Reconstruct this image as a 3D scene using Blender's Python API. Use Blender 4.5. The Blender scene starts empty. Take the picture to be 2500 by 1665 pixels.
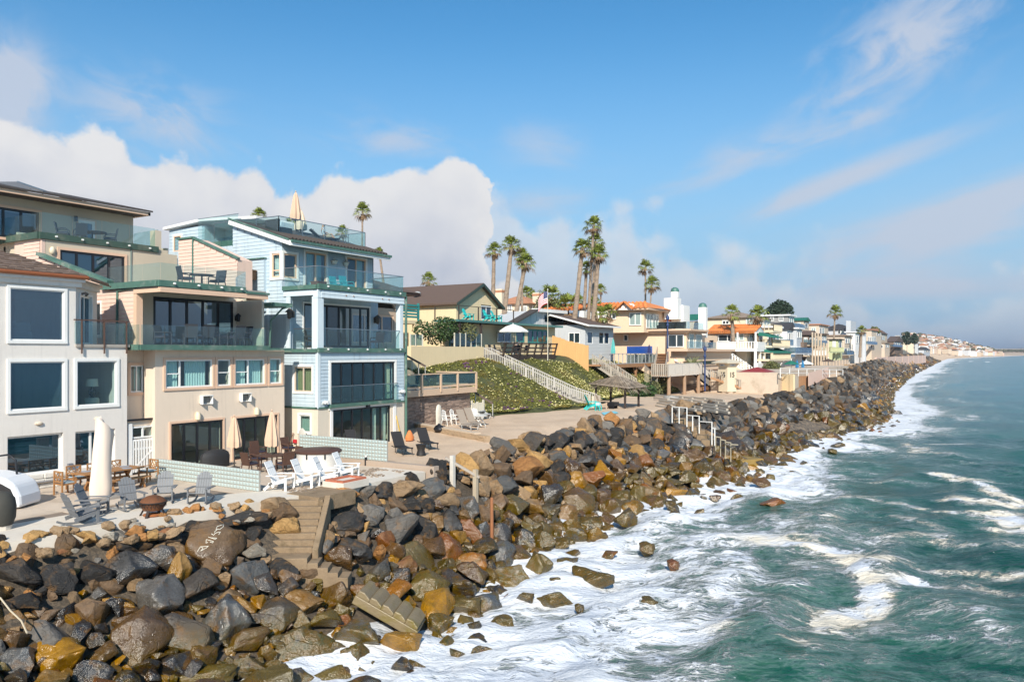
import bpy, bmesh, math, random
import numpy as np
from mathutils import Vector, Matrix, noise
R = math.radians
SC = bpy.context.scene
COL = SC.collection
random.seed(7)
# ------------------------------------------------------------------ camera
# x = seaward, y = along the coast, z = up (patio level 0, sea at -4). The drone hovers over the surf at 5.5 m.
SC.render.resolution_x, SC.render.resolution_y = 1024, 681
F = 1900.0
TH = math.atan(1150 / 1900.0)
S_, C_ = math.sin(TH), math.cos(TH)
CAMZ = 5.5
cd = bpy.data.cameras.new('camera')
cd.sensor_width = 36.0
cd.lens = 36.0 * F / 2500.0
cd.shift_y = (860 - 832.5) / 2500.0
cd.clip_start, cd.clip_end = 0.3, 30000
cam = bpy.data.objects.new('camera', cd)
COL.objects.link(cam)
cam.location = (0, 0, CAMZ)
cam.rotation_euler = (R(90), 0, TH)
SC.camera = cam
# ------------------------------------------------------------------ sun, sky, exposure
SUN_EL, SUN_AZ = R(34), math.atan2(0.47, -0.88)
sd = bpy.data.lights.new('sun', 'SUN')
sd.energy, sd.angle, sd.color = 4.9, R(0.53), (1.0, 0.92, 0.80)
sun = bpy.data.objects.new('sun', sd)
COL.objects.link(sun)
sdir = Vector((math.cos(SUN_EL) * math.sin(SUN_AZ), math.cos(SUN_EL) * math.cos(SUN_AZ), math.sin(SUN_EL)))
sun.rotation_euler = sdir.to_track_quat('Z', 'Y').to_euler()
SC.view_settings.view_transform = 'Standard'
SC.view_settings.look = 'None'
SC.view_settings.exposure = 0.35
SC.view_settings.gamma = 1
SC.view_settings.use_curve_mapping = False
SC.cycles.use_denoising = True
SC.cycles.max_bounces = 8
SC.cycles.transparent_max_bounces = 24
SC.cycles.caustics_reflective = False
SC.cycles.caustics_refractive = False
class NT:
 """small helper to write node trees"""
 def __init__(s, tree):
  s.t = tree
  s.t.nodes.clear()
 def n(s, typ, **kw):
  nd = s.t.nodes.new(typ)
  for k, v in kw.items():
   if k.startswith('i_'):
    key = k[2:]
    key = int(key) if key.isdigit() else key.replace('_', ' ')
    sock = nd.inputs[key]
    if isinstance(v, bpy.types.NodeSocket):
     s.t.links.new(v, sock)
    else:
     sock.default_value = v
   else:
    setattr(nd, k, v)
  return nd
 def link(s, a, b):
  s.t.links.new(a, b)
 def m(s, op, a, b=None, c=None, clamp=False):
  nd = s.t.nodes.new('ShaderNodeMath')
  nd.operation = op
  nd.use_clamp = clamp
  for i, v in enumerate((a, b, c)):
   if v is None:
    continue
   if isinstance(v, bpy.types.NodeSocket):
    s.t.links.new(v, nd.inputs[i])
   else:
    nd.inputs[i].default_value = v
  return nd.outputs[0]
 def smooth(s, v, a, b, lo=0.0, hi=1.0):
  nd = s.t.nodes.new('ShaderNodeMapRange')
  nd.interpolation_type = 'SMOOTHSTEP'
  s.t.links.new(v, nd.inputs[0])
  for i, q in enumerate((a, b, lo, hi)):
   if isinstance(q, bpy.types.NodeSocket):
    s.t.links.new(q, nd.inputs[i + 1])
   else:
    nd.inputs[i + 1].default_value = q
  return nd.outputs[0]
 def noise(s, vec, scale, detail=4, rough=0.55, dist=0.0, dim='3D', typ='FBM'):
  nd = s.t.nodes.new('ShaderNodeTexNoise')
  nd.noise_dimensions = dim
  nd.noise_type = typ
  if vec is not None:
   s.t.links.new(vec, nd.inputs['Vector'])
  nd.inputs['Scale'].default_value = scale
  nd.inputs['Detail'].default_value = detail
  nd.inputs['Roughness'].default_value = rough
  nd.inputs['Distortion'].default_value = dist
  return nd.outputs[0]
 def mix(s, f, a, b, typ='MIX'):
  nd = s.t.nodes.new('ShaderNodeMix')
  nd.data_type = 'RGBA'
  nd.blend_type = typ
  for sock, v in ((nd.inputs[0], f), (nd.inputs[6], a), (nd.inputs[7], b)):
   if isinstance(v, bpy.types.NodeSocket):
    s.t.links.new(v, sock)
   elif isinstance(v, (tuple, list)):
    sock.default_value = (*v[:3], 1)
   else:
    sock.default_value = v
  return nd.outputs[2]
 def ramp(s, f, stops, interp='LINEAR'):
  nd = s.t.nodes.new('ShaderNodeValToRGB')
  nd.color_ramp.interpolation = interp
  el = nd.color_ramp.elements
  while len(el) > 1:
   el.remove(el[0])
  for i, (p, c) in enumerate(stops):
   e = el[0] if i == 0 else el.new(p)
   e.position = p
   e.color = (*c[:3], 1) if isinstance(c, (tuple, list)) else (c, c, c, 1)
  s.t.links.new(f, nd.inputs[0])
  return nd.outputs[0]
 def vmath(s, op, a, b=None):
  nd = s.t.nodes.new('ShaderNodeVectorMath')
  nd.operation = op
  for i, v in enumerate((a, b)):
   if v is None:
    continue
   if isinstance(v, bpy.types.NodeSocket):
    s.t.links.new(v, nd.inputs[i])
   else:
    nd.inputs[i].default_value = v
  return nd
 def comb(s, x, y, z):
  nd = s.t.nodes.new('ShaderNodeCombineXYZ')
  for i, v in enumerate((x, y, z)):
   if isinstance(v, bpy.types.NodeSocket):
    s.t.links.new(v, nd.inputs[i])
   else:
    nd.inputs[i].default_value = v
  return nd.outputs[0]
def make_world():
 w = bpy.data.worlds.new('World')
 SC.world = w
 w.use_nodes = True
 t = NT(w.node_tree)
 sky = t.n('ShaderNodeTexSky', sky_type='NISHITA', sun_disc=False, sun_elevation=SUN_EL, sun_rotation=SUN_AZ,
              altitude=0, air_density=1.0, dust_density=0.6, ozone_density=2.2)
 tc = t.n('ShaderNodeTexCoord')
 sep = t.n('ShaderNodeSeparateXYZ', i_0=tc.outputs['Generated'])
 dx, dy, dz = sep.outputs
 a = t.m('ADD', t.m('MULTIPLY', dx, C_), t.m('MULTIPLY', dy, S_))
 b = t.m('ADD', t.m('MULTIPLY', dx, -S_), t.m('MULTIPLY', dy, C_))
 az = t.m('MULTIPLY', t.m('ARCTAN2', a, b), 57.2958)
 el = t.m('MULTIPLY', t.m('ARCSINE', dz), 57.2958)
 vec = t.comb(az, el, 0.0)
 def cumulus(profile, lo, hi, seed, amp, soft, scale):
  v = t.vmath('ADD', vec, (seed * 37.1, seed * 11.3, seed)).outputs[0]
  n1 = t.noise(v, 0.11 * scale, 9, 0.6, 0.2)
  vo = t.n('ShaderNodeTexVoronoi', feature='SMOOTH_F1', i_Scale=0.42 * scale, i_Smoothness=0.7)
  v2 = t.vmath('ADD', v, t.vmath('SCALE', t.n('ShaderNodeTexNoise', i_Vector=v, i_Scale=0.5 * scale, i_Detail=4.0).outputs['Color']).outputs[0]).outputs[0]
  t.link(v2, vo.inputs['Vector'])
  wob = t.m('MULTIPLY', t.m('SUBTRACT', t.noise(t.vmath('ADD', v, (91.0, 3.0, 0.0)).outputs[0], 0.16 * scale, 5, 0.6), 0.5), 7.0)
  f = t.m('MULTIPLY', t.m('ADD', t.m('ADD', az, wob), -lo), 1.0 / (hi - lo), clamp=True)
  top = t.m('MULTIPLY', t.ramp(f, [((p - lo) / (hi - lo), h / 40.0) for p, h in profile], 'B_SPLINE'), 40.0)
  puff = t.m('ADD', t.m('MULTIPLY', t.m('SUBTRACT', n1, 0.5), amp), t.m('MULTIPLY', t.m('SUBTRACT', 0.42, vo.outputs['Distance']), amp * 0.34))
  d = t.m('ADD', t.m('SUBTRACT', top, el), puff)
  n3 = t.noise(t.vmath('ADD', v, (-0.5, 0.75, 0.0)).outputs[0], 0.11 * scale, 7, 0.56, 0.2)
  return t.smooth(d, -soft * 0.2, soft), d, t.m('ADD', 0.5, t.m('MULTIPLY', t.m('SUBTRACT', n1, n3), 1.5)), vo.outputs['Distance']
 def px(u, v):
  x, y = (u - 1250) / F, (860 - v) / F
  return math.degrees(math.atan(x)), math.degrees(math.atan(y / math.sqrt(1 + x * x)))
 prof = [px(*p) for p in ((-900, 420), (-500, 350), (-150, 280), (60, 270), (180, 280), (270, 335), (340, 395), (420, 385), (520, 400), (620, 400), (700, 430), (780, 430), (860, 420),
                             (960, 400), (1030, 370), (1090, 350), (1135, 365), (1165, 430), (1185, 540), (1200, 620), (1215, 690), (1290, 700))]
 prof = [(-75, 11)] + prof + [(10, -6)]
 c1, d1, n1, vd1 = cumulus(prof, -75, 10, 1.0, 8.0, 0.75, 1.05)
 prof2 = [px(*p) for p in ((1140, 600), (1185, 480), (1240, 470), (1290, 520), (1330, 530), (1420, 510), (1520, 520), (1600, 560), (1700, 610), (1820, 610), (1950, 640), (2070, 690), (2200, 720), (2400, 735))]
 prof2 = [(-14, -4)] + prof2 + [(38, 4), (75, 6)]
 c2, d2, n2, vd2 = cumulus(prof2, -14, 75, 2.6, 12.0, 2.2, 1.1)
 def streak(u, v, su, sv, ang, k, st=0.25, thr=0.42):
  ca, ce = px(u, v)
  ra = R(ang)
  x = t.m('ADD', t.m('MULTIPLY', t.m('ADD', az, -ca), math.cos(ra)), t.m('MULTIPLY', t.m('ADD', el, -ce), math.sin(ra)))
  y = t.m('ADD', t.m('MULTIPLY', t.m('ADD', az, -ca), -math.sin(ra)), t.m('MULTIPLY', t.m('ADD', el, -ce), math.cos(ra)))
  q = t.m('ADD', t.m('POWER', t.m('ABSOLUTE', t.m('MULTIPLY', x, 1 / su)), 2.0), t.m('POWER', t.m('ABSOLUTE', t.m('MULTIPLY', y, 1 / sv)), 2.0))
  g = t.m('EXPONENT', t.m('MULTIPLY', q, -1.0))
  nz = t.noise(t.comb(t.m('MULTIPLY', x, st), y, u * 0.01), 0.42, 7, 0.58, 0.5)
  return t.m('MULTIPLY', t.smooth(t.m('ADD', nz, t.m('MULTIPLY', g, 0.28)), thr + 0.1, thr + 0.46), t.m('MULTIPLY', g, k))
 ss = [streak(2220, 110, 7.0, 3.2, 28, 0.95, 0.55, 0.40), streak(1860, 375, 9.0, 1.6, 14, 0.75), streak(2020, 455, 9, 0.9, 18, 0.95, 0.2, 0.36),
          streak(390, 290, 6, 2.6, -14, 0.8, 0.5), streak(950, 340, 6, 1.5, -6, 0.7, 0.4), streak(1330, 495, 4.5, 1.1, 6, 0.6, 0.3),
          streak(2250, 590, 10, 2.2, 12, 0.9, 0.18, 0.34), streak(2380, 500, 9, 1.6, 14, 0.7, 0.2, 0.36), streak(10, 215, 2.4, 2.6, -30, 1.6, 0.8, 0.24), streak(1330, 360, 4, 1.6, -8, 0.5, 0.4),
          streak(2120, 700, 7, 1.2, 2, 0.8, 0.25, 0.34), streak(2420, 700, 7, 1.0, 3, 0.6, 0.2, 0.36)]
 out = t.m('MULTIPLY', t.smooth(t.noise(t.comb(t.m('MULTIPLY', az, 0.4), el, 3.0), 0.09, 6, 0.55), 0.54, 0.78), t.smooth(t.m('ABSOLUTE', az), 36, 60, 0.0, 0.7))
 s = out
 for q in ss:
  s = t.m('ADD', s, q)
 s = t.m('MINIMUM', s, 0.85)
 lum1 = t.m('ADD', t.smooth(d1, 0.2, 9.0, 0.98, 0.66), t.m('MULTIPLY', t.m('SUBTRACT', 0.45, vd1), 0.26))
 lum1 = t.m('ADD', lum1, t.m('MULTIPLY', t.m('SUBTRACT', n1, 0.5), 0.5))
 lum2 = t.m('ADD', t.smooth(d2, 0.2, 8.0, 0.95, 0.66), t.m('MULTIPLY', t.m('SUBTRACT', n2, 0.5), 0.6))
 K = 7.4
 def ccol(lum):
  return t.mix(1.0, t.ramp(lum, [(0.30, (0.44, 0.50, 0.64)), (0.58, (0.61, 0.64, 0.73)), (0.80, (0.76, 0.77, 0.82)), (1.0, (0.90, 0.89, 0.89))]), (K, K, K), 'MULTIPLY')
 skyc = sky.outputs[0]
 skyc = t.mix(1.0, skyc, (0.44, 1.03, 1.26), 'MULTIPLY')
 hz = t.smooth(el, 1.0, 25.0, 0.95, 0.0)
 skyc = t.mix(hz, skyc, (K * 0.42, K * 0.63, K * 0.84))
 c = t.mix(t.m('MULTIPLY', c2, 0.62), skyc, ccol(lum2))
 c = t.mix(s, c, (K * 0.62, K * 0.68, K * 0.80))
 c = t.mix(t.m('MULTIPLY', c1, 0.97), c, ccol(lum1))
 low = t.smooth(el, -2.0, 6.0, 0.5, 0.0)
 c = t.mix(low, c, (K * 0.36, K * 0.53, K * 0.72))
 bg = t.n('ShaderNodeBackground', i_Color=c, i_Strength=0.1)
 o = t.n('ShaderNodeOutputWorld', i_Surface=bg.outputs[0])
 w.cycles.sampling_method = 'MANUAL'
 w.cycles.sample_map_resolution = 1024
make_world()
# ------------------------------------------------------------------ geometry from sight lines
def ray(u, v):
 a, b = (u - 1250) / F, (860 - v) / F
 return C_ * a - S_, S_ * a + C_, b
def onx(u, v, x):
 r = ray(u, v)
 k = x / r[0]
 return Vector((x, k * r[1], CAMZ + k * r[2]))
def ony(u, v, y):
 r = ray(u, v)
 k = y / r[1]
 return Vector((k * r[0], y, CAMZ + k * r[2]))
def onz(u, v, z):
 r = ray(u, v)
 k = (z - CAMZ) / r[2]
 return Vector((k * r[0], k * r[1], z))
def atd(u, v, d):
 r = ray(u, v)
 return Vector((r[0] * d, r[1] * d, CAMZ + r[2] * d))
def prj(x, y, z):
 Y = -S_ * x + C_ * y
 return 1250 + F * (C_ * x + S_ * y) / Y, 860 - F * (z - CAMZ) / Y, Y
# ------------------------------------------------------------------ mesh builder
class MB:
 def __init__(s):
  s.v, s.f = [], []
 def add(s, vs, fs):
  o = len(s.v)
  s.v += [tuple(p) for p in vs]
  s.f += [tuple(i + o for i in f) for f in fs]
  return s
 def box(s, x0, y0, z0, x1, y1, z1):
  return s.add([(x0, y0, z0), (x1, y0, z0), (x1, y1, z0), (x0, y1, z0), (x0, y0, z1), (x1, y0, z1), (x1, y1, z1), (x0, y1, z1)],
                     [(0, 3, 2, 1), (4, 5, 6, 7), (0, 1, 5, 4), (1, 2, 6, 5), (2, 3, 7, 6), (3, 0, 4, 7)])
 def cbox(s, c, d, rz=0, rx=0, ry=0):
  M = Matrix.Translation(c) @ Matrix.Rotation(rz, 4, 'Z') @ Matrix.Rotation(ry, 4, 'Y') @ Matrix.Rotation(rx, 4, 'X')
  a, b, e = d[0] / 2, d[1] / 2, d[2] / 2
  return s.add([M @ Vector(p) for p in ((-a, -b, -e), (a, -b, -e), (a, b, -e), (-a, b, -e), (-a, -b, e), (a, -b, e), (a, b, e), (-a, b, e))],
                     [(0, 3, 2, 1), (4, 5, 6, 7), (0, 1, 5, 4), (1, 2, 6, 5), (2, 3, 7, 6), (3, 0, 4, 7)])
 def prism(s, pts, ext):
  """closed polygon (3-D points) pushed along a vector"""
  n = len(pts)
  e = Vector(ext)
  a = [Vector(p) for p in pts]
  nrm = Vector((0, 0, 0))
  for i in range(n):
   nrm += (a[i] - a[0]).cross(a[(i + 1) % n] - a[0])
  if nrm.dot(e) > 0:
   a.reverse()
  vs = a + [p + e for p in a]
  return s.add(vs, [tuple(range(n)), tuple(range(2 * n - 1, n - 1, -1))] + [((i + 1) % n, i, n + i, n + (i + 1) % n) for i in range(n)])
 def beam(s, p, q, w, h, up=(0, 0, 1)):
  p, q = Vector(p), Vector(q)
  d = (q - p).normalized()
  u = Vector(up)
  if abs(d.dot(u)) > 0.98:
   u = Vector((1, 0, 0))
  r = d.cross(u).normalized()
  u = r.cross(d).normalized()
  r, u = r * w / 2, u * h / 2
  return s.add([p - r - u, p + r - u, p + r + u, p - r + u, q - r - u, q + r - u, q + r + u, q - r + u],
                     [(0, 1, 2, 3), (7, 6, 5, 4), (1, 0, 4, 5), (2, 1, 5, 6), (3, 2, 6, 7), (0, 3, 7, 4)])
 def tube(s, p, q, r, r2=None, n=8):
  return s.path([p, q], [r, r if r2 is None else r2], n)
 def path(s, pts, rad, n=8):
  pts = [Vector(p) for p in pts]
  if not isinstance(rad, (list, tuple)):
   rad = [rad] * len(pts)
  o = len(s.v)
  u = None
  for i, p in enumerate(pts):
   d = (pts[min(i + 1, len(pts) - 1)] - pts[max(i - 1, 0)]).normalized()
   if u is None:
    u = d.orthogonal().normalized()
   u = (u - d * u.dot(d)).normalized()
   w = d.cross(u)
   for k in range(n):
    a = 2 * math.pi * k / n
    s.v.append(tuple(p + (u * math.cos(a) + w * math.sin(a)) * rad[i]))
  for i in range(len(pts) - 1):
   for k in range(n):
    a, b = o + i * n + k, o + i * n + (k + 1) % n
    s.f.append((a, b, b + n, a + n))
  s.f.append(tuple(o + k for k in range(n - 1, -1, -1)))
  e = o + (len(pts) - 1) * n
  s.f.append(tuple(e + k for k in range(n)))
  return s
 def lathe(s, c, prof, n=16, sx=1, sy=1):
  o = len(s.v)
  for r, z in prof:
   for k in range(n):
    a = 2 * math.pi * k / n
    s.v.append((c[0] + r * sx * math.cos(a), c[1] + r * sy * math.sin(a), c[2] + z))
  m = len(prof)
  for i in range(m - 1):
   for k in range(n):
    a, b = o + i * n + k, o + i * n + (k + 1) % n
    s.f.append((a, b, b + n, a + n))
  s.f.append(tuple(o + k for k in range(n - 1, -1, -1)))
  s.f.append(tuple(o + (m - 1) * n + k for k in range(n)))
  return s
 def ball(s, c, r, n=10, sx=1, sy=1, sz=1):
  pr = [(max(1e-3, r * math.sin(math.pi * i / (n // 2))), -r * sz * math.cos(math.pi * i / (n // 2))) for i in range(n // 2 + 1)]
  return s.lathe(c, pr, n, sx, sy)
 def quad(s, a, b, c, d):
  return s.add([a, b, c, d], [(0, 1, 2, 3)])
 def build(s, name, mat, parent=None, smooth=False, bevel=0, kind=None, label=None):
  o = mkobj(name, s.v, s.f, mat, parent, smooth)
  if bevel:
   md = o.modifiers.new('bevel', 'BEVEL')
   md.width = bevel
   md.segments = 2
   md.limit_method = 'ANGLE'
  if kind:
   o['kind'] = kind
  if label:
   o['label'] = label
  return o
def ORD(k):
 w = 'first second third fourth fifth sixth seventh eighth ninth tenth eleventh twelfth'.split()
 return w[k - 1] if k <= 12 else f'{k}{"th" if 10 < k % 100 < 14 else {1: "st", 2: "nd", 3: "rd"}.get(k % 10, "th")}'
def offset(o):
 p = Vector((0, 0, 0))
 while o:
  p += o.location
  o = o.parent
 return p
def mkobj(name, v, f, mat, parent=None, smooth=False):
 me = bpy.data.meshes.new(name)
 if parent is not None:
  k = offset(parent)
  if k.length:
   v = [(a - k.x, b - k.y, c - k.z) for a, b, c in v]
 me.from_pydata(v, [], f)
 if smooth:
  me.polygons.foreach_set('use_smooth', [True] * len(me.polygons))
  me.set_sharp_from_angle(angle=R(38))
 me.materials.append(mat)
 o = bpy.data.objects.new(name, me)
 COL.objects.link(o)
 o.parent = parent
 return o
def tag(o, label, cat, group=None, kind=None):
 if label:
  o['label'] = label
 if cat:
  o['category'] = cat
 if group:
  o['group'] = group
 if kind:
  o['kind'] = kind
 return o
def thing(name, label, cat, loc=(0, 0, 0), rz=0, group=None):
 o = bpy.data.objects.new(name, None)
 o.empty_display_size = 0.3
 COL.objects.link(o)
 o.location = loc
 o.rotation_euler = (0, 0, rz)
 return tag(o, label, cat, group)
KIDS = {}
def dup(root, loc, rz=0, label=None, scale=None):
 """copy of a thing with copies of its parts and sub-parts"""
 if root.name not in KIDS:
  KIDS[root.name] = [(c, list(c.children)) for c in root.children]
 r = root.copy()
 COL.objects.link(r)
 r.location = loc
 r.rotation_euler = (0, 0, rz)
 if scale:
  r.scale = (scale,) * 3
 if label:
  r['label'] = label
 for c, gs in KIDS[root.name]:
  k = c.copy()
  COL.objects.link(k)
  k.parent = r
  for g in gs:
   q = g.copy()
   COL.objects.link(q)
   q.parent = k
 return r
# ------------------------------------------------------------------ materials
MATS = {}
def mat(name, col, rough=0.7, var=0.12, scale=3.0, bump=0.0, bscale=40.0, metal=0.0, spec=0.5, streak=0.0, tint=None, tintamt=0.3, emit=None, trans=0.0, island=0.0, stretch=None):
 """procedural paint / stone / wood: base colour with large and fine value variation, optional vertical weather streaks and bump"""
 if name in MATS:
  return MATS[name]
 m = bpy.data.materials.new(name)
 m.use_nodes = True
 t = NT(m.node_tree)
 tc = t.n('ShaderNodeTexCoord').outputs['Object']
 if stretch:
  tc = t.vmath('MULTIPLY', tc, stretch).outputs[0]
 n1 = t.noise(tc, scale, 5, 0.6)
 n2 = t.noise(tc, scale * 9, 3, 0.6)
 f = t.m('ADD', t.m('MULTIPLY', n1, 0.65), t.m('MULTIPLY', n2, 0.35))
 k = t.m('ADD', 1.0, t.m('MULTIPLY', t.m('SUBTRACT', f, 0.5), var * 3.2))
 if streak:
  st = t.noise(t.vmath('MULTIPLY', tc, (2.2, 2.2, 0.16)).outputs[0], 2.2, 4, 0.6)
  k = t.m('MULTIPLY', k, t.smooth(st, 0.5, 0.78, 1.0, 1.0 - streak))
 if island:
  rnd = t.n('ShaderNodeNewGeometry').outputs['Random Per Island']
  k = t.m('MULTIPLY', k, t.m('ADD', 1.0 - island, t.m('MULTIPLY', rnd, 2 * island)))
 c = t.mix(1.0, col, t.comb(k, k, k), 'MULTIPLY')
 if tint:
  c = t.mix(t.smooth(t.noise(tc, scale * 0.7, 4, 0.65, 0.4), 0.5, 0.72, 0.0, tintamt), c, tint)
 kw = dict(i_Base_Color=c, i_Roughness=rough, i_Metallic=metal)
 b = t.n('ShaderNodeBsdfPrincipled', **kw)
 b.inputs['Specular IOR Level'].default_value = spec
 if trans:
  b.inputs['Subsurface Weight'].default_value = 0
 if bump:
  bn = t.n('ShaderNodeBump', i_Strength=0.6, i_Distance=bump, i_Height=t.noise(tc, bscale, 4, 0.6))
  t.link(bn.outputs[0], b.inputs['Normal'])
 t.n('ShaderNodeOutputMaterial', i_Surface=b.outputs[0])
 MATS[name] = m
 return m
def glassmat(name, tint, clear, rough=0.0, ior=1.5, gl=1.0, body=None):
 """thin architectural glass: tinted see-through plus a Fresnel reflection"""
 if name in MATS:
  return MATS[name]
 m = bpy.data.materials.new(name)
 m.use_nodes = True
 t = NT(m.node_tree)
 tr = t.n('ShaderNodeBsdfTransparent', i_Color=(*tint, 1))
 body = t.n('ShaderNodeBsdfDiffuse', i_Color=(*(body or [0.35 * q for q in tint]), 1))
 mx = t.n('ShaderNodeMixShader', i_0=1 - clear, i_1=tr.outputs[0], i_2=body.outputs[0])
 tc = t.n('ShaderNodeTexCoord').outputs['Object']
 bn = t.n('ShaderNodeBump', i_Strength=0.04, i_Distance=0.02, i_Height=t.noise(tc, 1.1, 2, 0.5))
 g = t.n('ShaderNodeBsdfGlossy', i_Color=(0.66 * gl, 0.82 * gl, 1.0 * gl, 1), i_Roughness=rough, i_Normal=bn.outputs[0])
 ge = t.n('ShaderNodeNewGeometry')
 cs = t.m('ABSOLUTE', t.vmath('DOT_PRODUCT', ge.outputs['Incoming'], bn.outputs[0]).outputs['Value'])
 f0 = ((ior - 1) / (ior + 1)) ** 2
 fr = t.m('ADD', f0, t.m('MULTIPLY', t.m('POWER', t.m('SUBTRACT', 1.0, cs, clamp=True), 5.0), 1 - f0), clamp=True)
 m2 = t.n('ShaderNodeMixShader', i_0=fr, i_1=mx.outputs[0], i_2=g.outputs[0])
 t.n('ShaderNodeOutputMaterial', i_Surface=m2.outputs[0])
 MATS[name] = m
 return m
# ================================================================== land, sea, rocks
# profile of the coast: y, crest x, crest z, toe x (where the slope meets the sea)
PROF = np.array([(-40, -26, -.1, -18), (2, -25.5, -.1, -17.4), (8, -24.9, -.1, -17.2), (14, -23.6, -.1, -16.9), (21, -22.4, -.1, -15.9), (28, -21.9, -.05, -17.0),
                 (34, -23.0, -.2, -18.0), (42, -24.0, -.15, -18.0), (52, -24.3, -.05, -16.6), (62, -24.0, .0, -14.8), (72, -23.2, .05, -14.8), (81, -22.4, -.1, -15.2), (90, -22.0, -.3, -14.6), (98, -22.0, -.4, -13.0),
                 (106, -20.8, .2, -12.2), (116, -19.6, .9, -11.6), (130, -19.0, 1.2, -11.6), (142, -20.0, 1.4, -13.4), (160, -23, 2.0, -14.0), (190, -24.5, 2.3, -16.5), (230, -27, 2.4, -19.5),
                 (300, -31, 2.5, -22.5), (400, -35, 2.5, -26), (700, -44, 2.6, -34), (900, -48, 1.0, -37), (1279, -53, -.5, -42), (1800, -22, -1.5, 2), (2600, 60, -2, 95), (4000, 230, -2, 270), (9000, 900, -2, 950)])
def prof(y):
 return [np.interp(y, PROF[:, 0], PROF[:, i]) for i in (1, 2, 3)]
HILL = np.array([(40, -37.5, -46, 0), (46, -37.0, -46, 3.0), (52, -35.6, -45, 4.4), (60, -33.4, -43.5, 4.6), (66, -32.4, -42.5, 4.7), (72, -33.6, -42, 4.8), (80, -35.4, -42, 4.8), (90, -35.6, -42.5, 4.4), (97, -35, -42.5, 4.0), (103, -33, -41, 2.6), (112, -31, -40, 1.5), (140, -30, -40, 2.2), (200, -32, -45, 3.2), (400, -42, -70, 4), (1300, -70, -160, 9), (2600, 40, -80, 12), (9000, 860, 700, 40)])
def ground_z(x, y):
 """height of the ground; numpy arrays or scalars"""
 x, y = np.asarray(x, float), np.asarray(y, float)
 cx, cz, tx = prof(y)
 k = (x - cx) / np.maximum(tx - cx, .1)
 slope = cz + (-4.15 - cz) * k - 0.35 * np.sin(np.clip(k, 0, 1) * 3.14)
 sea = np.maximum(-4.15 - 0.12 * (x - tx), -7.5)
 beach = np.interp(y, [36, 44, 56, 80, 96, 104, 116, 140, 160, 400, 1000, 3000], [0, .25, .3, .35, .1, .0, .5, 1.2, 2.0, 2.5, 3, 2])
 fx, hx, hz = [np.interp(y, HILL[:, 0], HILL[:, i]) for i in (1, 2, 3)]
 h = np.clip((fx - x) / np.maximum(fx - hx, .1), 0, 1)
 flat = beach + (np.maximum(hz, beach) - beach) * (h * h * (3 - 2 * h) * .45 + h * .55)
 land = np.where(x > cx - 2.0, flat + (np.maximum(cz, flat * .0 + cz) - flat) * np.clip((x - cx + 2.0) / 2.0, 0, 1), flat)
 return np.where(x < cx, land, np.where(k < 1, slope, sea))
def gz(x, y):
 return float(ground_z(x, y))
def raycast(u, v, lift=0.0, y0=6.0, y1=400):
 """where a sight line meets the ground raised by lift (or the sea)"""
 r = ray(u, v)
 d = y0
 while d < y1:
  p = (r[0] * d, r[1] * d, CAMZ + r[2] * d)
  if p[2] < max(gz(p[0], p[1]), -4.0) + lift:
   return Vector(p)
  d *= 1.006
 return None
def grid_mesh(name, xs, ys, zf, m):
 X, Y = np.meshgrid(xs, ys)
 Z = zf(X, Y)
 n, k = len(ys), len(xs)
 v = np.stack([X.ravel(), Y.ravel(), Z.ravel()], 1)
 i = np.arange(n * k).reshape(n, k)
 f = np.stack([i[:-1, :-1].ravel(), i[:-1, 1:].ravel(), i[1:, 1:].ravel(), i[1:, :-1].ravel()], 1)
 me = bpy.data.meshes.new(name)
 me.vertices.add(len(v))
 me.vertices.foreach_set('co', v.ravel())
 me.loops.add(f.size)
 me.loops.foreach_set('vertex_index', f.ravel())
 me.polygons.add(len(f))
 me.polygons.foreach_set('loop_start', np.arange(0, f.size, 4))
 me.polygons.foreach_set('use_smooth', np.ones(len(f), bool))
 me.update(calc_edges=True)
 me.materials.append(m)
 o = bpy.data.objects.new(name, me)
 COL.objects.link(o)
 return o, X, Y
def attr(o, name, arr):
 a = o.data.attributes.new(name, 'FLOAT', 'POINT')
 a.data.foreach_set('value', np.asarray(arr, np.float32).ravel())
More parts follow.
